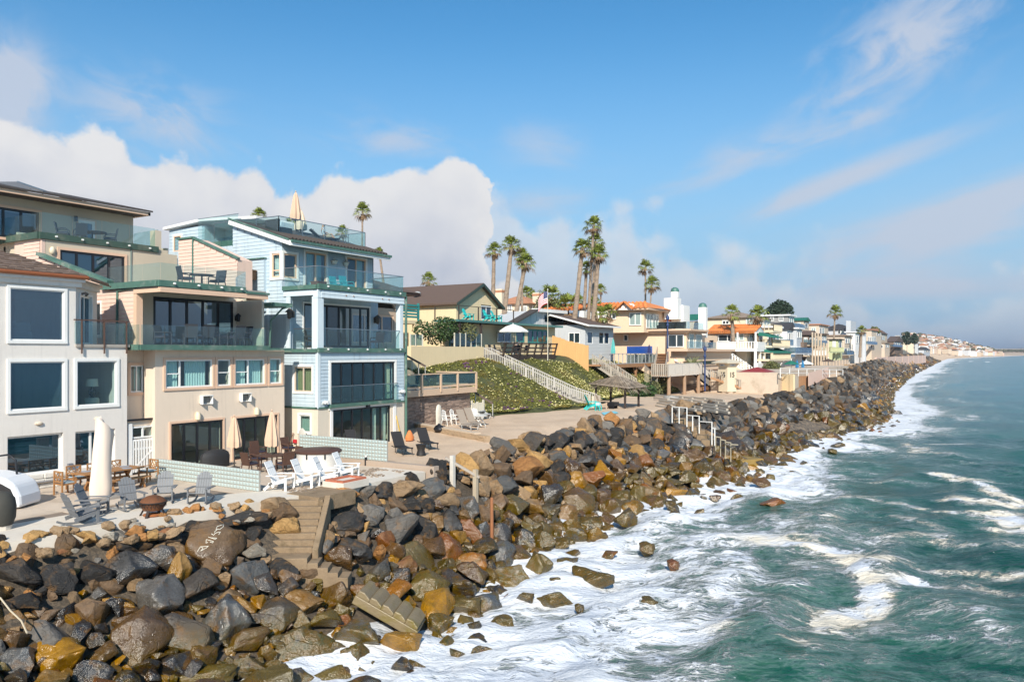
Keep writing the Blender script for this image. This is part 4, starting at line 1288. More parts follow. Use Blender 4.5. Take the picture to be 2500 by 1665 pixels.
for a, b in ((24.37, 24.96), (26.71, 27.29)):
 mb = MB()
 fbox(mb, f, a, b, .01, .26, 3.38, 3.42)
 fbox(mb, f, a, a + .03, .01, .24, 2.98, 3.38)
 fbox(mb, f, b - .03, b, .01, .24, 2.98, 3.38)
 fbox(mb, f, a, b, .01, .06, 2.98, 3.02)
 v_ = mb.build('vent_hood', WHITE, H2)
 fquad(MB(), f, a + .04, b - .04, .03, 3.02, 3.36).build('grille', mat('grey_mesh', (.2, .2, .19), .7), v_)
downpipe(H2, [(-33.8, 21.93, 8.5), (-35.2, 21.93, 8.4), (-35.25, 21.93, 5.8)], .055)
downpipe(H2, [(-32.05, 29.9, 8.0), (-32.4, 29.55, 7.85), (-33.0, 29.3, 7.2), (-33.1, 29.3, 5.7)], .055)
downpipe(H2, [(-42.0, 27.0, 11.5), (-42.02, 27.0, 9.2)], .06, mat('grey_green_pipe', (.16, .19, .17), .6))
MB().box(-34.8, 28.75, 7.95, -32.2, 30.1, 8.15).build('side_gutter', GREEN, H2)
mb = MB()
siding(mb, FX(-34.2), 28.8, 29.6, 5.8, 8.0, [], .2)
mb.box(-34.6, 28.78, 5.7, -34.2, 29.6, 8.0)
mb.build('side_siding', PINKS, H2)
# stair dormer on the roof deck
mb = MB()
dt = lambda x: 12.05 if x < -39.0 else 12.05 - (x + 39.0) * 1.42 / 3.8
d_ = FY(28.9)
siding(mb, d_, -40.3, -35.2, 8.7, 12.05, [], .2, top=dt)
mb.build('dormer_siding', PINKS, H2, kind='stuff')
MB().prism([(-40.3, 28.92, 8.7), (-35.2, 28.92, 8.7), (-35.2, 28.92, 10.6), (-39, 28.92, 12.05), (-40.3, 28.92, 12.05)], (0, 1.0, 0)).build('dormer_wall', PINKS, H2)
mb = MB()
mb.beam((-40.4, 28.9, 12.12), (-38.95, 28.9, 12.12), .2, .1)
mb.beam((-39.0, 28.9, 12.12), (-35.1, 28.9, 10.66), .2, .1)
mb.cbox((-39.0, 28.88, 10.4), (.12, .06, 3.3))
mb.build('dormer_trim', GREEN, H2)
# solar panels on a raised rack over the top roof
sp = thing('solar_array', 'row of solar panels on a raised rack over the tan house roof', 'solar panels', (-47, 22, 14.4))
PV = mat('solar_panel', (.17, .16, .15), .4, .2, 2)
pa, pb = onx(41, 447, -46.5), onx(215, 505, -46.5)
lo = onx(-120, 478, -44.6)
n = 6
for i in range(n):
 a, b = pa.lerp(pb, i / n + .003), pa.lerp(pb, (i + 1) / n - .003)
 ca, cb = Vector((-44.4, a.y - .3, 14.32)), Vector((-44.4, b.y - .3, 14.22))
 MB().prism([a, b, cb.lerp(b, .1 + i / n * .6), ca.lerp(a, .1 + max(0, i - 1) / n * .6)], (.02, 0, .05)).build('solar_panel', PV, sp)
for i in range(3):
 a = pa + Vector((.1, -.05 - 1.3 * i, -.25 * i))
 MB().prism([a, a + Vector((0, -1.25, -.24)), a + Vector((2.2, -1.2, -.95)), a + Vector((2.2, .1, -.75))], (.02, 0, .05)).build('solar_panel', PV, sp)
MB().beam(pa + Vector((.05, 0, .06)), pb + Vector((.05, 0, .06)), .06, .08).build('rack_rail', SILVER, sp)
for u, v in ((52, 465), (104, 478), (135, 486), (20, 470)):
 p = onx(u, v, -45.0)
 MB().tube((p.x, p.y, 14.2), (p.x, p.y, p.z + .1), .035).build('strut', WHITE, sp)
# ---------------- blue house
H3 = thing('blue_house', 'pale blue lap sided house with glass balconies, white trim and green copper edges', 'house', (-35, 34, 0))
f, g = FX(-31.0), FY(30.8)
O1, O0 = (31.75, 37.25, 2.58, 4.93), (31.9, 36.85, .05, 2.28)
s1, s0 = (-33.55, -32.0, 3.25, 5.0), None
P = lambda u, v: ony(u, v, 30.8)
a, b = P(719, 895), P(762, 957)
S1 = (a.x, b.x, b.z, a.z)
a, b = P(731, 1012), P(758, 1056)
S0 = (a.x, b.x, b.z, a.z)
mb = MB()
wall(mb, f, 30.8, 38.2, 0, 2.4, [O0], .25)
wall(mb, g, -45, -31.25, 0, 2.4, [S0], .25)
mb.box(-45, 37.95, 0, -31.25, 38.2, 2.4)
mb.build('ground_wall', CREAM, H3)
mb = MB()
wall(mb, f, 30.8, 38.2, 2.4, 5.5, [O1], .25)
wall(mb, g, -50, -31.25, 2.4, 5.5, [S1], .25)
mb.box(-50, 37.95, 2.4, -31.25, 38.2, 5.5)
mb.box(-44.9, 31.05, 0, -44.7, 37.95, 9)
mb.box(-37.0, 31.05, 0, -36.8, 37.95, 5.5)
mb.box(-44.7, 31.05, 2.3, -31.25, 37.95, 2.5)
mb.box(-44.7, 31.05, .0, -31.25, 37.95, .04)
# second storey back wall and side
B2 = (32.15, 37.75, 5.78, 8.32)
b2 = FX(-33.5)
wall(mb, b2, 31.05, 38.6, 5.5, 8.9, [B2], .2)
wall(mb, g, -50, -33.2, 5.5, 9.0, [], .25)
mb.box(-44.7, 31.05, 5.5, -33.7, 38.4, 5.65)
mb.box(-38, 31.05, 5.65, -37.8, 38.4, 8.9)
# third storey
t3 = FX(-33.8)
E1, E2 = (32.55, 34.25, 9.3, 11.38), (36.0, 37.75, 9.3, 11.4)
cw_ = (-34.6, -33.92, 9.72, 11.1)
c2 = (30.92, 31.9, 9.72, 11.1)
wall(mb, t3, 30.8, 38.5, 9.0, 11.75, [E1, E2, c2], .2)
wall(mb, g, -38, -34.0, 9.0, 11.75, [cw_], .25)
mb.prism([(-37.9, 30.82, 11.75), (-34.0, 30.82, 11.75), (-37.9, 30.82, 13.05)], (0, .2, 0))
mb.box(-44.7, 31.05, 9.0, -34.0, 38.4, 9.1)
mb.box(-38.0, 31.05, 9.1, -37.8, 38.3, 13.0)
mb.box(-44, 38.3, 9.0, -33.8, 38.5, 11.7)
mb.box(-46, 30.8, 9.0, -38, 31.05, 11.8)
mb.build('wall', BLUES, H3)
mb = MB()
top3 = lambda x: 11.6 + (-33.6 - x) * .33
siding(mb, f, 30.95, 38.1, 2.4, 5.5, [(31.55, 37.45, 2.3, 5.1)], .2)
siding(mb, g, -40, -31.1, 2.4, 5.5, [(S1[0] - .15, S1[1] + .15, S1[2] - .15, S1[3] + .15)], .2)
siding(mb, g, -40, -33.25, 5.6, 9.0, [], .2)
siding(mb, g, -37.9, -33.9, 9.0, 13.1, [(cw_[0] - .18, -33.7, 9.5, 11.3)], .2, top=top3)
siding(mb, t3, 31.1, 38.4, 9.2, 11.6, [(E1[0] - .15, E1[1] + .15, 9, 11.5), (E2[0] - .15, E2[1] + .15, 9, 11.5), (30.7, 32.1, 9.5, 11.3)], .2)
siding(mb, b2, 31.1, 38.5, 5.7, 8.9, [(B2[0] - .12, B2[1] + .12, 5.6, 8.45)], .2)
mb.build('siding', BLUES, H3, kind='stuff')
# corner boards, beam, post, frames
mb = MB()
for (x0, y0, z0, x1, y1, z1) in ((-31.14, 30.74, 2.42, -30.95, 30.95, 5.5), (-35.0, 30.75, 2.42, -34.82, 30.8, 9.0), (-33.4, 30.74, 5.7, -33.1, 30.82, 8.9)):
 mb.box(x0, y0, z0, x1, y1, z1)
mb.build('corner_board', BLUET, H3)
MB().box(-31.42, 30.76, 5.7, -30.97, 31.2, 8.55).build('balcony_post', BLUET, H3)
mb = MB()
mb.box(-31.3, 30.74, 8.48, -30.95, 38.1, 8.92)
mb.box(-33.6, 30.72, 8.62, -31.3, 30.98, 8.92)
mb.build('balcony_beam', BLUET, H3)
MB().box(-31.3, 37.75, 5.7, -30.97, 38.05, 8.48).build('balcony_post', BLUET, H3)
mb = MB()
siding(mb, FX(-30.94), 31.0, 38.1, 8.5, 8.9, [], .2)
mb.build('beam_siding', BLUET, H3)
MB().box(-33.5, 30.9, 5.48, -31.0, 38.1, 5.68).build('balcony_floor', FLOORM, H3)
MB().box(-33.8, 30.8, 8.92, -31.0, 38.05, 9.06).build('upper_balcony_floor', FLOORM, H3)
MB().box(-33.5, 31.0, 8.80, -31.35, 37.9, 8.86).build('soffit', BLUET, H3)
for (nm, z0, z1) in (('balcony_edge', 5.50, 5.74), ('upper_balcony_edge', 8.95, 9.24)):
 mb = MB()
 mb.box(-30.98, 30.72, z0, -30.84, 38.2, z1)
 mb.box(-33.6, 30.62, z0, -30.98, 30.74, z1 - .06)
 mb.build(nm, GREEN, H3)
mb = MB()
fbox(mb, f, 31.55, 37.6, .005, .22, 2.42, 2.60)
fbox(mb, g, -40, -31.0, .005, .06, 2.40, 2.5)
fbox(mb, f, 30.8, 31.5, .005, .06, 2.40, 2.5)
fbox(mb, f, 37.62, 38.2, .005, .06, 2.40, 2.5)
mb.build('belt_trim', GREEN, H3)
mb = MB()
fbox(mb, f, 31.6, 37.4, .003, .06, 4.93, 5.06)
fbox(mb, f, 31.6, 31.75, .003, .058, 2.6, 4.93)
fbox(mb, f, 37.25, 37.4, .003, .058, 2.6, 4.93)
fbox(mb, f, 31.6, 37.4, .003, .06, 2.28, 2.42)
fbox(mb, f, 31.72, 31.9, .003, .055, .05, 2.28)
fbox(mb, f, 37.1, 37.35, .003, .055, .05, 2.28)
mb.build('white_frame', WHITE, H3)
MB().box(-31.1, 36.86, .05, -30.99, 37.08, 2.26).build('shutter', CREAM, H3)
window(H3, f, *O1, fm=BLACKF, fw=.10, mull=(.167, .333, .5, .667, .833), depth=.08, gl=GLASS, name='folding_door', curtain=[(.86, .98)], cu=mat('yellow_curtain', (.6, .58, .4), .9))
window(H3, f, *O0, fm=BLACKF, fw=.10, mull=(.167, .333, .5, .667, .833), depth=.08, gl=GLASS, name='folding_door', curtain=[(.7, .8), (.87, .98)], cu=mat('pale_curtain', (.66, .68, .56), .9))
window(H3, b2, *B2, fm=BLACKF, fw=.12, mull=(.18, .34, .52, .70, .86), casing=WHITE, cw=.1, depth=.05, gl=GLASS, name='folding_door')
window(H3, g, *S1, fm=mat('tan_frame', (.55, .44, .35), .6), fw=.07, mull=(.5,), casing=WHITE, cw=.11, depth=.05, curtain=[(.04, .96)], cu=mat('olive_curtain', (.33, .31, .16), .9))
window(H3, g, *S0, fw=.06, casing=WHITE, cw=.1, depth=.05, curtain=[(.02, .98)], cu=mat('green_blind', (.33, .43, .36), .9))
window(H3, t3, *E1, fm=PEACH, fw=.09, mull=(.5,), casing=WHITE, cw=.13, depth=.04, curtain=[(.05, .48), (.6, .9)], cu=mat('aqua_curtain', (.45, .66, .68), .9), name='sliding_door')
window(H3, t3, *E2, fm=PEACH, fw=.09, mull=(.5,), casing=WHITE, cw=.13, depth=.04, curtain=[(.55, .95)], cu=MATS['aqua_curtain'], name='sliding_door')
window(H3, t3, *c2, fm=PEACH, fw=.09, casing=WHITE, cw=.13, depth=.04)
window(H3, g, *cw_, fm=PEACH, fw=.09, casing=WHITE, cw=.13, depth=.04, bars=((0, .3),), curtain=[(.05, .95)], cu=mat('white_blind', (.7, .74, .72), .9))
glass_rail(H3, [(-32.9, 30.85), (-31.45, 30.85)], 5.72, 6.8, SILVER, 1.4)
glass_rail(H3, [(-30.98, 31.25), (-30.98, 37.7)], 5.72, 6.82, SILVER, 1.3)
glass_rail(H3, [(-33.5, 30.72), (-30.92, 30.72), (-30.92, 38.0), (-33.6, 38.05)], 9.15, 10.2, SILVER, 1.5)
glass_rail(H3, [(-30.85, 31.68), (-30.85, 37.4)], 2.6, 3.6, SILVER, 1.15)
glass_rail(H3, [(-30.98, 38.0), (-33.4, 38.0)], 5.72, 6.82, SILVER, 1.3)
# roof: sloping tile strip to a roof deck with glass
mb = MB()
mb.prism([(-32.85, 30.6, 11.62), (-37.95, 30.6, 13.2), (-37.95, 30.6, 13.34), (-32.85, 30.6, 11.76)], (0, 8.4, 0))
mb.build('roof', DARKSH, H3)
for i in range(30):
 y = 30.7 + i * .275
 MB().path([(-32.85, y, 11.80), (-34.6, y, 12.34)], .09, 6).build('roof_tile', DARKSH, H3, smooth=True)
mb = MB()
mb.beam((-32.8, 30.55, 11.55), (-37.95, 30.55, 13.15), .08, .26)
mb.box(-32.86, 30.52, 11.42, -32.76, 38.95, 11.60)
mb.build('fascia', WHITE, H3)
mb = MB()
mb.box(-32.78, 30.5, 11.60, -32.66, 39.0, 11.74)
mb.beam((-32.9, 30.5, 11.75), (-37.95, 30.5, 13.36), .1, .08)
mb.build('gutter', GREEN, H3)
mb = MB()
mb.box(-38, 31.6, 12.2, -35.0, 39.2, 12.46)
mb.build('roof_deck', mat('roof_deck_edge', (.07, .09, .075), .7, .3, 3), H3)
glass_rail(H3, [(-40.5, 31.5), (-35.05, 31.7), (-35.05, 39.1), (-38, 39.1)], 12.44, 13.42, SILVER, 1.75, post=SILVER, pr=.015)
# rear wing seen between the houses
mb = MB()
q0, q1 = ony(414, 562, 33), ony(500, 560, 33)
mb.box(q0.x, 33.0, 9, q1.x, 36, q0.z)
mb.box(q1.x, 34.6, 9, -38, 36, q0.z)
mb.build('rear_wing', BLUES, H3)
mb = MB()
siding(mb, FY(33.0), q0.x, q1.x, 9.6, q0.z - .02, [], .22)
siding(mb, FY(34.6), q1.x, -38, 9.6, q0.z - .02, [], .22)
mb.build('rear_siding', BLUES, H3, kind='stuff')
MB().prism([(q0.x - .3, 32.7, q0.z), (q1.x, 32.7, q0.z + .25), (q1.x + 5, 32.9, q0.z), (q1.x + 5, 36, q0.z), (q0.x - .3, 36, q0.z)], (0, 0, .17)).build('rear_roof', WHITE, H3)
a, b = ony(424, 574, 32.97), ony(446, 617, 32.97)
window(H3, FY(32.96), a.x + .1, b.x - .1, b.z + .1, a.z - .1, fm=PEACH, fw=.07, casing=WHITE, cw=.12, depth=-.03)
a, b = ony(520, 592, 32.5), ony(574, 596, 32.5)
MB().box(a.x, 32.4, a.z - .35, b.x + .2, 34.6, a.z).build('rear_deck_edge', GREEN, H3)
glass_rail(H3, [(q1.x, 32.5), (b.x + .3, 32.5)], a.z, a.z + 1.6, SILVER, 1.6)
# chimney box, bird house, lamps, flood lights
c0, c1 = P(612, 636), P(651, 760)
mb = MB()
siding(mb, FY(30.62), c0.x, c1.x, c1.z, c0.z, [], .2)
mb.box(c0.x, 30.63, c1.z, c1.x, 30.8, c0.z)
mb.build('chimney_box', BLUES, H3)
MB().box(c0.x - .05, 30.5, c0.z, c1.x + .05, 30.8, c0.z + .07).build('chimney_cap', GREEN, H3)
bh = P(628, 672)
bhm = mat('weathered_cedar', (.20, .10, .055), .8, .3, 8)
bo = thing('bird_house', 'small brown wooden bird house fixed on the blue siding', 'bird house', (bh.x, 30.5, bh.z))
MB().prism([(bh.x - .2, 30.6, bh.z - .3), (bh.x + .2, 30.6, bh.z - .3), (bh.x + .2, 30.6, bh.z + .18), (bh.x - .2, 30.6, bh.z + .3)], (0, -.3, 0)).build('box', bhm, bo)
MB().beam((bh.x - .26, 30.42, bh.z + .34), (bh.x + .26, 30.42, bh.z + .19), .46, .04, up=(0, 0, 1)).build('roof', bhm, bo)
MB().tube((bh.x + .04, 30.31, bh.z - .05), (bh.x + .04, 30.29, bh.z - .05), .07).build('hole', BLACKF, bo)
lantern(H3, (-32.9, 30.78, 7.6), (0, -1, 0), mat('bronze', (.09, .075, .06), .5), 1.6)
lantern(H3, (-33.46, 38.25, 7.55), (1, 0, 0), MATS['bronze'], 1.6)
for y in (34.75, 35.75):
 MB().lathe((-33.6, y, 11.0), [(.10, -.18), (.16, -.1), (.17, .0), (.24, .02), (.05, .12), (.02, .22)], 10).build('wall_lamp', mat('verdigris_white', (.55, .55, .48), .6), H3, smooth=True)
for y, z in ((31.25, 2.72), (37.85, 3.05)):
 m3 = MB().path([(-30.97, y - .1, z), (-30.8, y - .12, z + .05)], [.07, .11], 8)
 m3.path([(-30.97, y + .1, z), (-30.8, y + .14, z + .02)], [.07, .11], 8).cbox((-30.97, y, z), (.08, .3, .12))
 m3.build('flood_lamp', WHITE, H3, smooth=True)
MB().cbox((-30.9, 34.7, 2.35), (.2, .22, .22)).build('speaker', BLACKF, H3)
downpipe(H3, [(-30.95, 38.3, 9.0), (-30.95, 38.3, 0.1)], .08)
for y in (32.9, 33.5, 36.0, 36.6):
 MB().tube((-30.93, y, 8.72), (-30.86, y, 8.70), .03).build('bracket', mat('rust', (.3, .13, .06), .8), H3)
for y in (31.4, 33, 34.6, 36.2, 37.6):
 MB().tube((-30.85, y, 5.66), (-30.79, y, 5.66), .055).build('scupper', WHITE, H3, smooth=True)
 MB().tube((-30.85, y, 9.12), (-30.79, y, 9.12), .055).build('scupper', WHITE, H3, smooth=True)
# gate between the first two houses
G = thing('garden_gate', 'white picket gate with glazed transom between the white and tan houses', 'gate', (-32.6, 21.5, 0))
gf = FX(-32.62)
for a in (20.80, 22.10):
 fbox(MB(), gf, a, a + .2, -.12, .05, 0, 2.42 if a > 21 else 2.3).build('gate_post', WHITE, G)
fbox(MB(), gf, 20.74, 22.42, -.1, .06, 2.42, 2.5).build('header', BLACKF, G)
fbox(MB(), gf, 20.74, 22.30, -.2, -.08, 2.18, 2.42).build('lintel', TANST, G)
window(G, gf, 21.0, 22.1, 1.62, 2.16, fw=.07, mull=(.5,), depth=.06, name='transom')
for z in (.15, 1.1, 1.48):
 fbox(MB(), gf, 21.0, 22.1, -.03, .0, z, z + .1).build('rail', WHITE, G)
for i in range(8):
 fbox(MB(), gf, 21.02 + i * .135, 21.10 + i * .135, .002, .03, .1, 1.56).build('picket', WHITE, G)
MB().beam((-32.6, 21.05, .22), (-32.6, 22.0, 1.05), .03, .08).build('brace', WHITE, G)
for z in (.25, 1.35):
 fbox(MB(), gf, 22.02, 22.16, .03, .06, z, z + .1).build('hinge', BLACKF, G)
# ================================================================== the cove and the houses beyond
WOODG = mat('weathered_wood', (.36, .315, .26), .85, .2, 3, island=.18, stretch=(1, 1, .3))
WOODD = mat('dark_stained_wood', (.045, .030, .024), .7, .2, 3)
WOODO = mat('new_cedar', (.66, .38, .155), .75, .12, 2, island=.16, stretch=(1, 1, .2))
WOODR = mat('red_brown_timber', (.36, .19, .095), .8, .2, 2, island=.1)
TANW = mat('tan_painted_wood', (.60, .43, .30), .7, .08, 2)
TEAL = mat('teal_paint', (.03, .22, .21), .6, .1, 2)
TURQ = mat('turquoise_plastic', (.02, .50, .47), .45, .05, 2)
YST = mat('yellow_stucco', (.72, .575, .36), .85, .06, .6, streak=.08)
PST = mat('peach_stucco', (.74, .555, .39), .85, .06, .5, streak=.06)
GREYB = mat('grey_board', (.50, .51, .52), .75, .08, 1.5, streak=.08)
BRROOF = mat('brown_roofing', (.115, .075, .058), .9, .2, 4, bump=.02, bscale=14)
TILE = mat('orange_roof_tile', (.62, .20, .055), .8, .22, 2.2, island=.3, tint=(.70, .36, .16), tintamt=.5)
DKGL = glassmat('far_window_glass', (.16, .20, .22), .5, 0.02, 1.9)
CAPG = mat('grey_paint', (.42, .42, .41), .7, .1, 2)
def balusters(par, p, q, h, m, step=.14, w=.04, z_lo=.1, name='baluster', rail=.07, post=None, cap=True, bar=.05):
 """sloping or level wooden railing between two deck points: rails as one part, every baluster in a run joined"""
 p, q = Vector(p), Vector(q)
 mb = MB()
 mb.beam(p + Vector((0, 0, h)), q + Vector((0, 0, h)), rail * 1.5, rail)
 mb.beam(p + Vector((0, 0, z_lo)), q + Vector((0, 0, z_lo)), bar, rail)
 mb.build('rail', m, par)
 n = max(2, int((q - p).length / step))
 mb = MB()
 d = (q - p).normalized()
 rz = math.atan2(d.y, d.x)
 for i in range(n + 1):
  c = p.lerp(q, i / n)
  mb.cbox((c.x, c.y, c.z + (h + z_lo) / 2), (w, w, h - z_lo), rz)
 mb.build(name + 's', m, par, kind='stuff')
 if post:
  k = max(1, round((q - p).length / post))
  for i in range(k + 1):
   c = p.lerp(q, i / k)
   MB().cbox((c.x, c.y, c.z + h / 2), (.11, .11, h + .06), rz).build('rail_post', m, par)
def stair(par, p, q, width, n, m, side, open_=True):
 """flight from p (low) to q (high); side = horizontal direction across"""
 p, q, s = Vector(p), Vector(q), Vector(side).normalized() * width
 for i in range(n):
  c = p.lerp(q, (i + .5) / n)
  d = (q - p) / n
  MB().prism([c - Vector((d.x, d.y, 0)) * .6 + Vector((0, 0, d.z * .4)), c + Vector((d.x, d.y, 0)) * .6 + Vector((0, 0, d.z * .4)), c + Vector((d.x, d.y, 0)) * .6 + s + Vector((0, 0, d.z * .4)), c - Vector((d.x, d.y, 0)) * .6 + s + Vector((0, 0, d.z * .4))], (0, 0, .05)).build('tread', m, par)
 for o in (Vector((0, 0, 0)), s):
  MB().beam(p + o, q + o, .06, .28).build('stringer', m, par)
# ---------------- brown stucco house behind the blue one
B4 = thing('stucco_house', 'brown stucco house with arched balcony and dark hip roof behind the blue house', 'house', (-40, 43, 0))
BST = mat('brown_stucco', (.52, .385, .28), .85, .07, .6)
mb = MB()
f4, g4 = FX(-37.2), FY(39.6)
wall(mb, f4, 39.6, 45.6, 0, 9.9, [(40.2, 44.6, 6.1, 8.2), (39.9, 44.8, 8.7, 9.6), (43.2, 44.4, 3.2, 5.2)], .3)
mb.box(-48, 39.6, 0, -37.5, 39.9, 9.9)
mb.box(-48, 45.3, 0, -37.5, 45.6, 9.9)
mb.box(-48, 39.9, 5.5, -37.5, 45.3, 5.8)
mb.box(-48, 39.9, 8.4, -37.5, 45.3, 8.6)
mb.box(-42, 39.9, 0, -41.8, 45.3, 9.8)
mb.build('wall', BST, B4)
window(B4, f4, 40.2, 44.6, 6.1, 8.2, fm=PEACH, fw=.14, mull=(.3, .42, .72), depth=.1, gl=GLASSD)
mb = MB()
for i in range(11):
 a0, a1 = math.pi * i / 11, math.pi * (i + 1) / 11
 mb.beam((-37.15, 42.4 - 2.3 * math.cos(a0), 8.6 + .95 * math.sin(a0)), (-37.15, 42.4 - 2.3 * math.cos(a1), 8.6 + .95 * math.sin(a1)), .16, .12)
mb.build('arch', BST, B4)
mb = MB()
mb.prism([(-36.3, 38.5, 9.75), (-36.3, 46.6, 9.75), (-49, 46.6, 9.75), (-49, 38.5, 9.75)], (0, 0, .16))
mb.build('eave', mat('dark_brown_eave', (.12, .06, .045), .7), B4)
MB().add([(-36.2, 38.4, 9.91), (-36.2, 46.7, 9.91), (-49, 46.7, 9.91), (-49, 38.4, 9.91), (-40, 42.5, 11.4), (-45, 42.5, 11.4)], [(0, 1, 4), (1, 2, 5, 4), (2, 3, 5), (3, 0, 4, 5)]).build('roof', BRROOF, B4)
# ---------------- stone veneer terrace
T = thing('stone_terrace', 'raised terrace on a brown stone veneer wall with tan framed glass railing', 'terrace', (-37, 46, 0))
MB().box(-43, 41.5, -.3, -34.06, 49.9, 2.5).build('core', BST, T)
VEN = mat('stone_veneer', (.27, .195, .155), .85, .25, 3, island=.35, bump=.02, bscale=20, tint=(.42, .33, .25), tintamt=.4)
mb = MB()
rng = random.Random(21)
z = .0
while z < 2.48:
 h = rng.uniform(.07, .12)
 y = 41.5
 while y < 49.9:
  w = rng.uniform(.25, .7)
  mb.box(-34.07, y + .005, z + .004, -34.0 + rng.uniform(-.03, .03), min(y + w, 49.9) - .005, min(z + h, 2.5) - .004)
  y += w
 z += h
mb.build('stone_veneer', VEN, T, kind='stuff')
MB().box(-42.9, 41.0, 2.5, -33.72, 50.25, 2.62).build('deck', FLOORM, T)
MB().box(-33.72, 41.0, 2.42, -33.62, 50.3, 2.86).build('fascia', TANW, T)
mb = MB()
mb.beam((-33.66, 41.1, 3.95), (-33.66, 50.28, 3.95), .14, .08)
mb.beam((-33.66, 41.1, 3.02), (-33.66, 50.28, 3.02), .07, .14)
mb.beam((-33.66, 50.25, 3.95), (-37.5, 50.25, 3.95), .14, .08)
mb.beam((-33.66, 50.25, 3.02), (-37.5, 50.25, 3.02), .07, .14)
mb.build('rail', TANW, T)
SMOKE = glassmat('smoke_glass', (.50, .66, .70), .84, 0.0, 1.55)
ys = [41.4, 43.35, 45.6, 47.7, 50.2]
for i, y in enumerate(ys):
 MB().box(-33.75, y - .08, 2.62, -33.57, y + .08, 3.95).build('rail_post', TANW, T)
 if i:
  MB().box(-33.67, ys[i - 1] + .1, 3.12, -33.655, y - .1, 3.9).build('glass_panel', SMOKE, T)
MB().box(-37.4, 50.23, 3.12, -33.75, 50.245, 3.9).build('glass_panel', SMOKE, T)
MB().box(-40.5, 44.5, 2.62, -38.6, 46.2, 5.2).build('pier', BST, T)
tw = thing('terrace_house_wall', 'tan lower wall with an arch at the back of the stone terrace', 'wall', (-41, 46, 2.6))
MB().prism([(-41, 42.0, 2.62), (-41, 46.6, 2.62), (-41, 46.6, 5.9), (-41, 42.0, 5.9)], (-.3, 0, 0)).build('wall', BST, tw)
# terrace furniture: swing seat, loungers, folded parasol
sw = thing('garden_bench', 'tan wooden bench with curved back on the stone terrace', 'bench', (-36.2, 45.5, 2.62))
for i in range(12):
 a = (i - 5.5) / 5.5
 MB().box(-36.7, 44.7 + i * .15, 3.1, -36.65, 44.83 + i * .15, 3.85 + .35 * (1 - a * a)).build('slat', TANW, sw)
MB().box(-36.7, 44.6, 3.0, -36.0, 46.6, 3.08).build('seat', TANW, sw)
for y in (44.7, 46.4):
 for x in (-36.65, -36.1):
  MB().box(x, y, 2.62, x + .08, y + .08, 3.0).build('leg', TANW, sw)
def parasol(name, label, x, y, z0, h, m, spread=.22, pole=None, group=None, top=.0, base=True, tilt=None):
 """furled parasol: pole, ribbed canopy hanging in pleats, finial and base"""
 t = thing(name, label, 'parasol', (x, y, z0), 0, group)
 MB().tube((x, y, z0), (x, y, z0 + h), .03, n=8).build('pole', pole or mat('dark_pole', (.06, .05, .045), .5), t, smooth=True)
 mb = MB()
 n = 24
 zs = [(.42, 1.0), (.52, 1.02), (.66, .82), (.82, .58), (.94, .34), (1.0, .06)]
 o = 0
 for k, (fz, fr_) in enumerate(zs):
  for i in range(n):
   a = 6.283 * i / n
   r = spread * fr_ * (1.12 if i % 3 == 0 else .82 if i % 3 == 1 else .9)
   zz = z0 + h * (fz - (.02 if (i % 3 and k == 0) else 0))
   mb.v.append((x + r * math.cos(a), y + r * math.sin(a), zz))
 for k in range(len(zs) - 1):
  for i in range(n):
   a, b = k * n + i, k * n + (i + 1) % n
   mb.f.append((a, b, b + n, a + n))
 mb.build('canopy', m, t)
 MB().ball((x, y, z0 + h + .03), .045, 8).build('finial', m, t)
 if base:
  MB().lathe((x, y, z0), [(.26, 0), (.26, .05), (.05, .12)], 14).build('base', MATS['dark_pole'], t, smooth=True)
 return t
parasol('closed_parasol', 'turquoise furled parasol on the stone veneer terrace', -36.3, 42.3, 2.62, 3.05, TURQ, .26)
def lounger(name, label, x, y, z, rz, m, fm, cat='sun lounger', group=None, back=.95):
 t = thing(name, label, cat, (0, 0, 0), 0, group)
 prof_ = [(0, .34), (.5, .30), (1.25, .33), (1.32 + .55, .33 + back)]
 for k, (a, b) in enumerate(zip(prof_[:-1], prof_[1:])):
  MB().beam((a[0], 0, a[1]), (b[0], 0, b[1]), .6, .05).build('backrest' if k == 2 else 'seat', m, t)
 for s in (-.28, .28):
  MB().path([(0, s, .3), (1.3, s, .28), (1.75, s, .3)], .025, 6).build('side_rail', fm, t)
  for a in (.15, 1.2):
   MB().path([(a, s, .3), (a - .08, s, 0)], .025, 6).build('leg', fm, t)
 MB().tube((1.62, -.26, .9), (1.5, -.26, .3), .02).build('strut', fm, t)
 t.location, t.rotation_euler = (x, y, z), (0, 0, rz)
 return t
# low dry stone wall and the sand step
LW = thing('low_stone_wall', 'low tan stone wall holding the sand in front of the stone terrace', 'wall', (-30, 41, 0))
STN = mat('tan_stone', (.42, .30, .19), .85, .22, 2.5, bump=.03, bscale=10, tint=(.30, .22, .16), tintamt=.6)
lf, LL = F2((-34.4, 43.3), (-25.6, 39.2))
fbox(MB(), lf, 0, LL, -.35, -.04, -.4, .46).build('core', STN, LW)
fbox(MB(), lf, 0, LL - 1.2, -.42, .06, .46, .55).build('coping', mat('pale_coping', (.55, .44, .33), .85, .1, 2), LW)
rng = random.Random(5)
for row in range(4):
 a = rng.uniform(0, .2)
 while a < LL - .2:
  w = rng.uniform(.28, .62)
  o = fbox(MB(), lf, a + .01, min(LL, a + w) - .01, -.05, .03 + rng.uniform(0, .05), -.02 + row * .12, .09 + row * .12 + rng.uniform(0, .01)).build('stone', STN, LW)
  a += w
